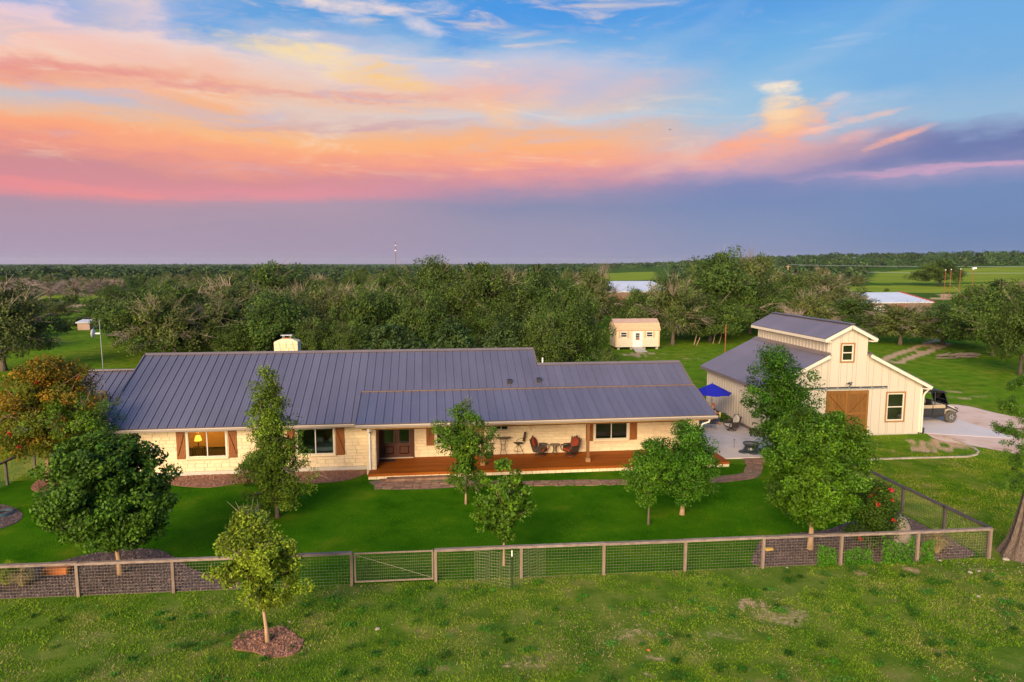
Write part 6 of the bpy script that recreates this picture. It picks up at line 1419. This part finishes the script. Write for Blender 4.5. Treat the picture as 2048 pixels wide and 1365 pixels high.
yard_tree("rose_bush", 494, 958, 908, 472, 528, 952, "low rose bush with pink blooms against the house wall", "leaf_mid", "bark", seed=13, shape="dome", clumps=30, leaves=90, leaf=.08, cr=.26, trunk=.025, forks=8, multi=3, flowers=(8, "petal_pink", .07), cat="bush")
yard_tree("patio_plant", 1447, 846, 826, 1434, 1462, 845, "leafy green plant standing between table and chair on the patio", "leaf_mid", "bark", seed=14, shape="dome", clumps=18, leaves=70, leaf=.10, cr=.18, trunk=.02, forks=6, cat="plant")
yard_tree("dark_shrub", 1722, 1020, 966, 1690, 1752, 1018, "small dark shrub tucked behind the red rose bush", "leaf_dark", "bark", seed=15, shape="dome", clumps=40, leaves=100, leaf=.08, cr=.28, trunk=.03, forks=8, multi=2, tint=(.5, .55, .5), cat="bush")
M["bark_cedar"] = mat("bark_cedar", [(.045, .032, .026), (.13, .09, .07), (.19, .14, .115)], 7, .95, 1.0, 22, stretch=(4, 4, .35))
# cedar at the right edge: fluted trunk out of the frame, limbs reaching back in
cx_, cy_ = gp(2040, 1113); ct_ = thing("cedar_tree", (cx_, cy_, 0), "old cedar with fluted grey trunk at the right frame edge", "tree")
m = MB(); nseg, n = 9, 22; vs = []
for i in range(nseg + 1):
    z = -.1 + 6.2 * i / nseg; r0 = .34 * math.exp(-z * 1.3) + .30 - .022 * z; c = (.10 * z + .03 * z * z * .3, .02 * z)
    for k in range(n):
        a = 2 * math.pi * k / n; r = r0 * (1 + .24 * abs(math.sin(3.5 * a + z * .25)) - .12 + .07 * math.sin(9 * a - z)); vs.append((c[0] + r * math.cos(a), c[1] + r * math.sin(a), z))
m.add(vs, [(i * n + k, i * n + (k + 1) % n, (i + 1) * n + (k + 1) % n, (i + 1) * n + k) for i in range(nseg) for k in range(n)] + [tuple(nseg * n + k for k in range(n))])
rs = np.random.RandomState(77); VV, TT = [], []
for k, (px, py, dy, w, n_) in enumerate([(2030, 815, -.3, .55, 26), (2042, 770, .4, .6, 22), (2022, 860, .2, .5, 24), (2046, 900, 0, .45, 12), (2040, 925, .2, .4, 14), (2034, 975, -.3, .5, 22), (2050, 960, .3, .5, 18), (2100, 840, 0, .9, 40), (2130, 760, .5, 1.0, 50), (2110, 690, -.5, .9, 40), (2170, 620, 0, 1.2, 60)]):
    x, z = aty(px, py, cy_ + dy); x -= cx_; m.tube([(.1 * z + .1, 0, min(z * .9, 5.6)), ((x + .1 * z) / 2 + .1, dy * .5, z + .1), (x, dy, z)], [.07, .045, .012], 6)
    for j in range(n_):
        c = np.array([x, dy, z]) + rs.normal(size=3) * np.array([w, w, w * .55]) * .5; q = 110; d = rnd_dir(rs, q); p = c + d * .17 * rs.uniform(.2, 1, (q, 1)); VV.append(leaf_quads(rs, p, d, .07, .4)); TT.append(np.clip(1 + .3 * rs.normal() + .2 * rs.normal(size=(q, 1)), .4, 1.9) * np.ones((1, 3)))
tk = m.mesh("trunk", "bark_cedar"); link("trunk", tk, ct_); link("crown", np_mesh("crown", np.concatenate(VV).reshape(-1, 3), 4, "leaf_dark", np.concatenate(TT)), ct_)
# climbing vines on the right part of the front fence, ornamental grasses behind it
def vine(x0, x1, n, seed, label, h=1.15):
    rs = np.random.RandomState(seed); xs = rs.uniform(x0, x1, n); zz = rs.uniform(.0, 1, n) ** 1.5 * h * (0.55 + .45 * vnoise(xs * 2.2, xs * 0, seed)); ys = FY(xs) + rs.normal(size=n) * .05 - .02
    C = np.stack([xs, ys, zz], -1); q = leaf_quads(rs, C, np.tile([0, -1, .2], (n, 1)), .075, .7); xc_ = (x0 + x1) / 2
    o = thing("fence_vine", (xc_, FY(xc_), 0), label, "vine"); link("foliage", np_mesh("foliage", (q - np.array([xc_, FY(xc_), 0])).reshape(-1, 3), 4, "weed", np.clip(1 + .3 * rs.normal(size=(n, 1)), .4, 1.8) * np.ones((1, 3))), o)
    m = MB()
    for i in range(9):
        x = rs.uniform(x0, x1); m.tube([(x, FY(x), 0), (x + rs.uniform(-.15, .15), FY(x) - .03, .4), (x + rs.uniform(-.3, .3), FY(x), rs.uniform(.6, 1.1))], [.008, .006, .003], 4)
    m.build("stem", "bark", o)
vine(13.9, 14.6, 900, 21, "green vine climbing the fence left of the boulder"); vine(14.95, 16.0, 900, 22, "low green vine just right of the ivy covered post", .7); vine(16.4, 17.6, 1500, 23, "thick green vine on the fence below the boulder"); vine(17.9, 18.4, 600, 24, "narrow green vine right of the post below the boulder", .95)
def grass_clump(px, py, r, h, mt, label, n=900, seed=1):
    x, y = gp(px, py); rs = np.random.RandomState(seed); a = rs.uniform(0, 6.28, n); q = rs.uniform(0, 1, n) ** .7; L = h * rs.uniform(.6, 1.1, n)
    b = np.stack([np.cos(a) * r * .25 * q, np.sin(a) * r * .25 * q, np.zeros(n)], -1); mid = b + np.stack([np.cos(a) * r * .45 * q, np.sin(a) * r * .45 * q, L * .7], -1); e = b + np.stack([np.cos(a) * r * q, np.sin(a) * r * q, L * (1 - .45 * q)], -1)
    w = np.stack([-np.sin(a), np.cos(a), np.zeros(n)], -1) * .007
    V = np.concatenate([np.stack([b - w, b + w, mid + w, mid - w], 1), np.stack([mid - w, mid + w, e + w * .2, e - w * .2], 1)]); o = thing("grass_clump", (x, y, 0), label, "ornamental grass")
    t = np.clip(1 + .25 * rs.normal(size=(n, 1)), .5, 1.7) * np.ones((1, 3)); link("blades", np_mesh("blades", V.reshape(-1, 3), 4, mt, np.concatenate([t, t])), o)
grass_clump(1870, 1105, .65, .95, "dry", "rust brown ornamental grass clump in the fence corner bed", seed=3)
grass_clump(18, 1168, .6, .85, "blade", "olive ornamental grass clump behind the fence at far left", seed=4); grass_clump(48, 1172, .45, .7, "dry", "smaller straw coloured grass clump in the left mulch bed", seed=5)

# ---------------------------------------------------------------- oaks behind the house
def proto(kind, seed, **kw):
    mt, bk, kx = {"dense": ("leaf_oak", "bark_dark", dict(clumps=120, leaves=165, leaf=.28, cr=1.2, twigs=8, tv=.40)), "pale": ("leaf_oak_pale", "bark", dict(clumps=120, leaves=110, leaf=.27, cr=1.0, twigs=60, bare=.10, tv=.42)),
                  "bare": ("leaf_oak_pale", "twig_dead", dict(clumps=110, leaves=40, leaf=.30, cr=.85, twigs=260, bare=.78)), "cedar": ("leaf_juniper", "bark_dark", dict(clumps=120, leaves=80, leaf=.26, cr=.7, twigs=0)),
                  "shrub": ("leaf_oak", "bark_dark", dict(clumps=40, leaves=70, leaf=.26, cr=.6))}[kind]
    kx.update(kw); shape = kx.pop("shape", {"cedar": "dome", "shrub": "dome"}.get(kind, "dome")); H, base, r_ = {"cedar": (5.2, .3, 2.7), "shrub": (2.6, .2, 1.6)}.get(kind, (9.0, 2.0, 5.6))
    t = make_tree({"cedar": "juniper_tree", "shrub": "wild_shrub", "bare": "bare_oak"}.get(kind, "live_oak"), (0, 0), "live oak", mt, bk, seed=seed, shape=shape, H=H - .5, base=base, rx=r_, ry=r_, trunk=.30 if H > 6 else .12, forks=34, lobes=.34, inner=.5, twig_r=.035 if kind in ("bare", "pale") else .025, **kx)
    t["proto"] = 1; return t
PROTO = {"dense": [proto("dense", 31), proto("dense", 32, gap=.1), proto("dense", 33), proto("dense", 34, gap=.15)], "pale": [proto("pale", 41), proto("pale", 42), proto("pale", 43)], "bare": [proto("bare", 51), proto("bare", 52)], "cedar": [proto("cedar", 61), proto("cedar", 62)], "shrub": [proto("shrub", 71), proto("shrub", 72)]}
PH = {"dense": 9.0, "pale": 9.0, "bare": 9.0, "cedar": 5.2, "shrub": 2.6}; PR = {"dense": 6.6, "pale": 6.6, "bare": 6.6, "cedar": 3.2, "shrub": 2.1}
USED = set(); TR = random.Random(5); PLACED = []
def put_tree(kind, x, y, H, Wd, label, group=None):
    p = TR.choice(PROTO[kind]); rz = TR.uniform(0, 6.28); s = (Wd / 2 / PR[kind], Wd / 2 / PR[kind], H / PH[kind]); z = float(terrain_z(x, y)) - .05; PLACED.append((x, y, Wd / 2))
    if p.name not in USED:
        USED.add(p.name); p.location = (x, y, z); p.rotation_euler = (0, 0, rz); p.scale = s; p["label"] = label
        if group: p["group"] = group
        return p
    return copy_tree(p, (x, y, z), rz, s, label, group)
def oak(kind, px, pyb, pyt, wpx, label, group=None):
    x, y = gp(px, pyb); H = top_z(px, pyt, x, y); d = proj((x, y, 2))[2]; put_tree(kind, x, y, H, wpx / FPX * d, label, group)
NEAR = [
 ("pale", 8, 742, 562, 250, "large grey green oak with bare twigs at the left frame edge"),
 ("dense", 352, 716, 566, 270, "wide live oak with dark forked trunk behind the left roof end"),
 ("dense", 205, 640, 606, 66, "small round dark oak standing alone in the left pasture"),
 ("cedar", 124, 662, 640, 36, "small dark juniper bush beside the left pasture fence"),
 ("pale", 115, 640, 600, 100, "thin grey oak between the left edge oak and the small round oak"),
 ("pale", 470, 690, 556, 200, "olive oak behind the wide forked oak, left of the chimney"),
 ("dense", 545, 655, 518, 200, "tall oak whose crown breaks the horizon above the chimney"),
 ("dense", 480, 725, 640, 150, "low dark oak just behind the roof left of the chimney"),
 ("pale", 580, 700, 574, 170, "pale twiggy grey oak directly above the chimney"),
 ("pale", 665, 690, 560, 170, "pale branched oak between chimney and middle oaks"),
 ("dense", 628, 735, 632, 130, "bushy dark oak right of the chimney"),
 ("pale", 745, 690, 566, 190, "olive oak with pale twigs above the middle of the roof"),
 ("dense", 700, 740, 640, 120, "rounded green oak low behind the roof middle"),
 ("cedar", 790, 752, 640, 160, "rounded blue green juniper behind the porch roof top"),
 ("dense", 868, 650, 512, 150, "oak with a tall thin top poking above the horizon"),
 ("dense", 850, 700, 556, 190, "thick live oak behind the ridge, left of the tall group"),
 ("dense", 960, 700, 522, 200, "tall dark live oak rising above the middle of the ridge"),
 ("cedar", 905, 756, 634, 140, "pale green juniper touching the ridge line"),
 ("cedar", 1010, 752, 628, 130, "rounded juniper left of the ridge step"),
 ("dense", 1075, 690, 526, 180, "live oak above the ridge end"),
 ("dense", 1140, 745, 566, 165, "large dense oak right behind the lower roof"),
 ("dense", 1090, 760, 620, 150, "low full oak behind the roof step"),
 ("pale", 1190, 660, 528, 120, "grey thin oak left of the peach shed"),
 ("dense", 1215, 772, 694, 70, "low bush oak by the shed ramp"),
 ("dense", 1270, 668, 572, 110, "dark oak behind the peach shed"),
 ("pale", 1345, 690, 548, 170, "open oak with pale limbs right of the peach shed"),
 ("dense", 1352, 676, 600, 90, "dark lower oak at the shed's right side"),
 ("dense", 1440, 672, 494, 220, "tallest oak group crown left of the barn ridge"),
 ("pale", 1500, 668, 498, 150, "tall pale oak whose top breaks the horizon"),
 ("dense", 1420, 685, 586, 170, "dark oak hanging low above the rusty post"),
 ("dense", 1530, 676, 560, 150, "dark oak just left of the barn roof"),
 ("pale", 1630, 640, 536, 190, "broad olive oak above the barn roof"),
 ("dense", 1600, 660, 580, 170, "dark oak right behind the barn ridge"),
 ("dense", 1700, 672, 594, 180, "dark spreading oak right of the barn peak"),
 ("pale", 1800, 690, 604, 180, "leaning grey oak over the dirt track"),
 ("dense", 1850, 655, 612, 110, "dark oak before the long pale building"),
 ("dense", 1885, 690, 608, 170, "full green oak behind the log pile"),
 ("dense", 1985, 712, 556, 210, "broad green oak above the log pile at right"),
 ("dense", 2040, 750, 580, 170, "green oak with bent trunk at the right edge"),
 ("pale", 2020, 640, 560, 150, "pale oak behind the right edge oak"),
 ("pale", 1705, 640, 578, 90, "grey twigged oak at the left end of the long pale building"),
 ("dense", 1585, 655, 544, 150, "dark tall oak above the far end of the barn ridge"),
 ("dense", 1945, 660, 572, 130, "dark oak below the rusty poles"),
 ("pale", 1660, 655, 572, 130, "thin oak between barn peak and long building"),
 ("pale", 410, 660, 556, 150, "olive oak left of the bare tree above the roof"),
 ("dense", 290, 690, 590, 150, "green oak at the left side of the wide forked oak"),
 ("pale", 1020, 650, 538, 150, "pale oak behind the middle of the ridge"),
 ("shrub", 163, 652, 628, 60, "round bush in front of the low outbuilding at left"),
 ("dense", 1228, 645, 592, 66, "small oak hiding the wall of the far centre building"),
 ("dense", 1305, 640, 588, 90, "dark oak before the right part of the far centre building"),
 ("dense", 1880, 578, 524, 120, "isolated oak with visible trunk by the rusty poles"),
]
for k, a in enumerate(NEAR): oak(*a, group=None)
for px, w in ((40, 110), (100, 100), (150, 90), (200, 80), (235, 56)): oak("bare", px, 602 + TR.uniform(-4, 3), 558 + TR.uniform(-3, 6), w, "bare pinkish grey tree in the row along the far left field", "bare trees along the left field")
for k in range(64):
    px = 235 + (1175 - 235) * (k + TR.random()) / 64; pb = TR.uniform(640, 730); H = TR.uniform(6.5, 9.0)
    if TR.random() < .55 or not 300 < px < 760: kd, g_ = "dense", ("green live oak in the thick band right behind the house ridge", "green oaks in the band behind the house")
    else: kd, g_ = "pale", ("olive live oak in the thick band right behind the house ridge", "olive oaks in the band behind the house")
    x, y = gp(px, pb)
    if any((x - u) ** 2 + (y - v) ** 2 < (.35 * (5 + w)) ** 2 for u, v, w in PLACED) or y < 56: continue
    put_tree(kd, x, y, H, TR.uniform(8.5, 13), *g_)
for k in range(9):
    x, y = gp(TR.uniform(10, 200), TR.uniform(600, 640)); put_tree("shrub", x, y, TR.uniform(2, 3.6), TR.uniform(4, 7), "low brush clump in the left clearing behind the mast", "brush clumps in the left clearing")
# wood behind: scattered oaks, open where fields and far buildings show
CLEAR = [(60, 268, 578, 616, 236), (110, 235, 606, 775, 118), (1200, 1300, 545, 592, 700), (1180, 1340, 540, 562, 900), (1680, 1900, 574, 612, 150), (1740, 2060, 549, 576, 620), (1780, 2060, 575, 592, 320), (1205, 1335, 600, 790, 95), (1230, 1330, 640, 700, 130), (1720, 2048, 640, 860, 95), (1330, 1500, 660, 760, 90), (1895, 1950, 540, 600, 210)]
def blocked(x, y, H, r, d):
    a = proj((x, y, 0)); b = proj((x, y, H)); w = r / a[2] * FPX
    for x0, x1, y0, y1, dm in CLEAR:
        if d < dm and a[0] + w * .8 > x0 and a[0] - w * .8 < x1 and b[1] < y1 and a[1] > y0: return True
    return False
GROUPS = {"dense": ("dark green live oak in the scattered wood behind the house", "dark oaks in the wood behind"), "pale": ("olive grey live oak in the scattered wood behind the house", "olive oaks in the wood behind"), "bare": ("bare grey tree among the oaks of the wood behind", "bare trees in the wood behind"), "shrub": ("low wild shrub under the oaks behind the house", "shrubs under the oaks"), "cedar": ("round dark juniper among the oaks of the wood behind", "junipers in the wood behind")}
cnt = 0; tries = 0
while cnt < 210 and tries < 9000:
    tries += 1; px = TR.uniform(-120, 2170); d = 85 * (310 / 85) ** TR.random(); a = math.atan((px - 1024) / FPX) + PSI; x, y = d * math.sin(a) / math.cos(a - PSI), d * math.cos(a) / math.cos(a - PSI)
    kind = TR.choices(["dense", "pale", "bare", "shrub", "cedar"], [6, 4, .5, 1.2, .8])[0]; H = {"dense": TR.uniform(6, 9.5), "pale": TR.uniform(6, 9), "bare": TR.uniform(5, 8), "shrub": TR.uniform(1.6, 3), "cedar": TR.uniform(3, 6)}[kind]; r = H * TR.uniform(.55, .75)
    if px > 1700 or px < 330: H *= .72
    if blocked(x, y, H, r, d): continue
    if any((x - u) ** 2 + (y - v) ** 2 < (.62 * (r + w)) ** 2 for u, v, w in PLACED): continue
    put_tree(kind, x, y, H, 2 * r, *GROUPS[kind]); cnt += 1
# far woods: too many to count, one mass of crowns out to the horizon
rs = np.random.RandomState(3); CC, SZ = [], []
n = 9000; pxs = rs.uniform(-200, 2250, n); ds = 300 * (5500 / 300) ** (rs.rand(n) ** .8)
for px, d in zip(pxs, ds):
    a = math.atan((px - 1024) / FPX) + PSI; x, y = d * math.sin(a) / math.cos(a - PSI), d * math.cos(a) / math.cos(a - PSI); h = rs.uniform(4.0, 8.0) * (1 if d < 1200 else 1.25) * (.75 + .7 * float(vnoise(np.array([x / 90]), np.array([y / 90]), 8)[0])); z = float(terrain_z(x, y)); w = h * rs.uniform(.7, 1.3) * (1 if d < 900 else 1.6)
    if blocked(x, y, z + h, w * .6, d) : continue
    p = np.array([[x, y]])
    if any(in_poly(p[:, 0], p[:, 1], P)[0] for P in FIELDS): continue
    CC.append((x, y, z, h, w)); SZ.append(d)
VV, TT = [], []
for (x, y, z, h, w), d in zip(CC, SZ):
    k = 110 if d < 600 else (54 if d < 1400 else 16); q = rnd_dir(rs, k); q[:, 2] = np.abs(q[:, 2]) * 1.0 - .15; p = np.array([x, y, z + h * .35]) + q * np.array([w * .5, w * .5, h * .62]) * rs.uniform(.7, 1.05, (k, 1))
    VV.append(leaf_quads(rs, p, q, h * (.20 if d < 600 else .26 if d < 1400 else .5), .8, .5)); TT.append(np.clip(1 + .34 * rs.normal() + .25 * rs.normal(size=(k, 1)), .35, 1.9) * np.array([[1 + .1 * rs.normal(), 1, 1]]))
o = link("far_woods", np_mesh("far_woods", np.concatenate(VV).reshape(-1, 3), 4, "leaf_far", np.concatenate(TT))); tag(o, "continuous oak scrub stretching to the horizon", kind="stuff")

# ---------------------------------------------------------------- evening air
hm = bpy.data.materials.new("haze"); hm.use_nodes = True; hk = NT(hm.node_tree); hk.n.clear()
pv = hk.new("ShaderNodeVolumePrincipled"); pv.inputs["Density"].default_value = 4.2e-5; pv.inputs["Color"].default_value = (.80, .84, .92, 1); pv.inputs["Anisotropy"].default_value = 0.2
ho = hk.new("ShaderNodeOutputMaterial"); hk.l.new(pv.outputs[0], ho.inputs[1]); M["haze"] = hm
tag(MB().box(-15500, 15500, -15500, 15500, -12, 112).build("haze", "haze"), "thin pale evening haze over the far land", kind="stuff")

# ---------------------------------------------------------------- grass
def blades(name, regions, mt, label, seed, h=(.04, .09), w=.010, keep=None, tv=.35, clump=None, lean=.5):
    rs = np.random.RandomState(seed); X, Y = [], []
    for (x0, x1, y0, y1), n in regions:
        X.append(rs.uniform(x0, x1, n)); Y.append(rs.uniform(y0, y1, n))
    x, y = np.concatenate(X), np.concatenate(Y)
    if clump: k = vnoise(x * clump, y * clump, seed) + .35 * vnoise(x * clump * 3.1, y * clump * 3.1, seed + 1) > .62 + .25 * rs.rand(len(x)); x, y = x[k], y[k]
    if keep is not None: k = keep(x, y); x, y = x[k], y[k]
    n = len(x); a = rs.uniform(0, 6.28, n); H = rs.uniform(*h, n) * (.6 + .8 * vnoise(x * .9, y * .9, seed + 7)); l = rs.normal(size=(n, 2)) * lean * H[:, None]
    W = w * rs.uniform(.6, 1.4, n); u = np.stack([np.cos(a) * W, np.sin(a) * W, np.zeros(n)], -1); b = np.stack([x, y, np.full(n, .005)], -1); e = b + np.stack([l[:, 0], l[:, 1], H], -1)
    V = np.stack([b - u, b + u, e], 1); t = np.clip(1 + tv * rs.normal(size=(n, 1)), .4, 2.0) * (1 + .06 * rs.normal(size=(n, 3)))
    o = link(name, np_mesh(name, V.reshape(-1, 3), 3, mt, t)); tag(o, label, kind="stuff")
inyard = lambda x, y: in_poly(x, y, YARD)
def bare(x, y): return vnoise(x * .55, y * .8, 12) * .6 + vnoise(x * 1.9, y * 2.3, 13) * .4
outside = lambda x, y: ~inyard(x, y) & ~in_poly(x, y, BED_B) & ~((x > BX0 - .2) & (x < BX1 + .1) & (y > BY0 - .1)) & ~in_poly(x, y, DRIVE) & ~in_poly(x, y, APRON) & ~in_poly(x, y, PATIO) & (bare(x, y) < .60) & ~worn(x, y)
def worn(x, y):
    k = np.zeros(x.shape, bool)
    for cx, cy, wx, wy, a in SPOTS:
        if abs(cx) < 45 and cy < 60: k |= (((x - cx) / wx) ** 2 + ((y - cy) / wy) ** 2 + (vnoise(x * 1.3, y * 1.3, 9) - .5) * 1.5 < 1.0) & (vnoise(x * 9, y * 9, 2) < .25 + .75 * a)
    return k
PATH = [(v.co.x, v.co.y) for v in path.data.vertices]
lawn_ok = lambda x, y: inyard(x, y) & ~in_poly(x, y, BED_A) & ~in_poly(x, y, BED_F) & ~in_poly(x, y, BED_C) & ~in_poly(x, y, BED_D) & ~in_poly(x, y, BED_E) & ~in_poly(x, y, PATH) & ~((x > -3.4) & (x < 16.1) & (y > 34.4))
blades("pasture_grass", [((-13, 12, 11, 17), 100000), ((-17, 21, 16, 23.2), 140000), ((-20, -14, 16, 24), 9000)], "blade_dry", "short rough pasture grass in front of the fence", 5, (.02, .06), .011, outside, .24)
blades("field_grass", [((20.7, 38, 18, 40), 100000), ((-34, -19, 30, 60), 30000)], "blade", "short green grass right of the fence and before the barn", 1, (.03, .085), .011, outside)
blades("lawn_grass", [((-19, 20.6, 22.8, 36), 210000)], "blade_lawn", "fine deep green lawn grass inside the fence", 2, (.02, .04), .010, lawn_ok, .34, lean=.35)
blades("dry_grass", [((-13, 20, 11, 22.8), 70000), ((20.7, 38, 20, 40), 20000)], "dry", "straw coloured dry grass among the green pasture", 3, (.02, .06), .009, lambda x, y: ~inyard(x, y) & ~in_poly(x, y, DRIVE) & ~in_poly(x, y, APRON) & ~((x > BX0 - .2) & (y > BY0 - .1)), clump=.8, lean=1.0)
def weeds(n, seed):
    rs = np.random.RandomState(seed); VV, TT = [], []
    for i in range(n):
        x, y = rs.uniform(-13, 22), 12 + 10.3 * rs.rand()
        if y > FY(x) - .15: continue
        r = rs.uniform(.06, .30) * (1.4 if rs.rand() < .2 else 1); k = int(40 + 420 * r); q = rs.normal(size=(k, 2)) * r * .5; c = np.stack([x + q[:, 0], y + q[:, 1] * .8, rs.uniform(.01, .07 + r * .25, k)], -1)
        VV.append(leaf_quads(rs, c, np.tile([0, 0, 1.0], (k, 1)), rs.uniform(.03, .065), .6, .6)); TT.append(np.clip(1 + .3 * rs.normal() + .2 * rs.normal(size=(k, 1)), .4, 1.8) * np.array([[1, 1, 1 + rs.rand() * .9]]))
    o = link("weeds", np_mesh("weeds", np.concatenate(VV).reshape(-1, 3), 4, "weed", np.concatenate(TT))); tag(o, "clumps of broad leaved weeds in the foreground pasture", kind="stuff")
weeds(420, 9)
# loose pale stones in the grass
SP = ["pale flat stone lying in the grass below the gate", "small white stone near the mulch ring of the young oak", "pale stone left in the foreground grass", "tan stone in the grass at the bottom centre", "small stone in the grass below the round ash", "white pebble below the right fence bays", "pale stone near the cedar trunk", "flat cream stone between fence corner and cedar", "small stone in the bare patch by the fence corner", "tiny white stone in the grass at lower left", "pale stone in the right foreground grass", "grey stone beside the cedar roots"]
for i, (px, py, r) in enumerate([(755, 1259, .065), (580, 1244, .035), (173, 1293, .03), (1297, 1301, .05), (1352, 1216, .035), (1574, 1136, .04), (1958, 1143, .06), (1940, 1146, .075), (1880, 1122, .05), (172, 1265, .03), (1957, 1194, .06), (2012, 1120, .10)]):
    x, y = gp(px, py); rock("field_stone", x, y, r, "rock_orange" if i == 3 else "edge_stone", SP[i], "stone", 1.3, .5, 40 + i)
rs = np.random.RandomState(17); m = MB()
for i in range(260):
    px, py = (rs.uniform(1850, 2048), rs.uniform(1116, 1160)) if i < 130 else (rs.uniform(0, 2048), rs.uniform(1180, 1360)); x, y = gp(px, py); s_ = rs.uniform(.006, .022)
    if inyard(np.array([x]), np.array([y]))[0]: continue
    m.lathe([(s_ * .8, .0), (s_, s_ * .5), (s_ * .4, s_ * .9)], (x, y, 0), 5)
tag(m.build("pebbles", "edge_stone"), "small pale pebbles scattered through the pasture", kind="stuff")
# a bird high over the right field
bx_, bz_ = aty(1340, 260, 160); br = thing("bird", (bx_, 160, bz_), "tiny dark bird flying high against the sunset sky", "bird")
m = MB(); m.lathe([(.02, -.22), (.07, -.05), (.06, .12), (.02, .24)], (bx_, 160, bz_), 8, "x"); m.slab([(bx_ - .08, 160, bz_ + .02), (bx_ + .10, 160, bz_ + .02), (bx_ + .02, 159.6, bz_ + .14), (bx_ - .1, 159.45, bz_ + .10)], .015); m.slab([(bx_ - .08, 160.01, bz_ + .02), (bx_ + .10, 160.01, bz_ + .02), (bx_ + .02, 160.4, bz_ + .14), (bx_ - .1, 160.55, bz_ + .10)], .015); m.build("body", "black", br)
for _o in [o for o in S.objects if o.get("proto")]: del _o["proto"]
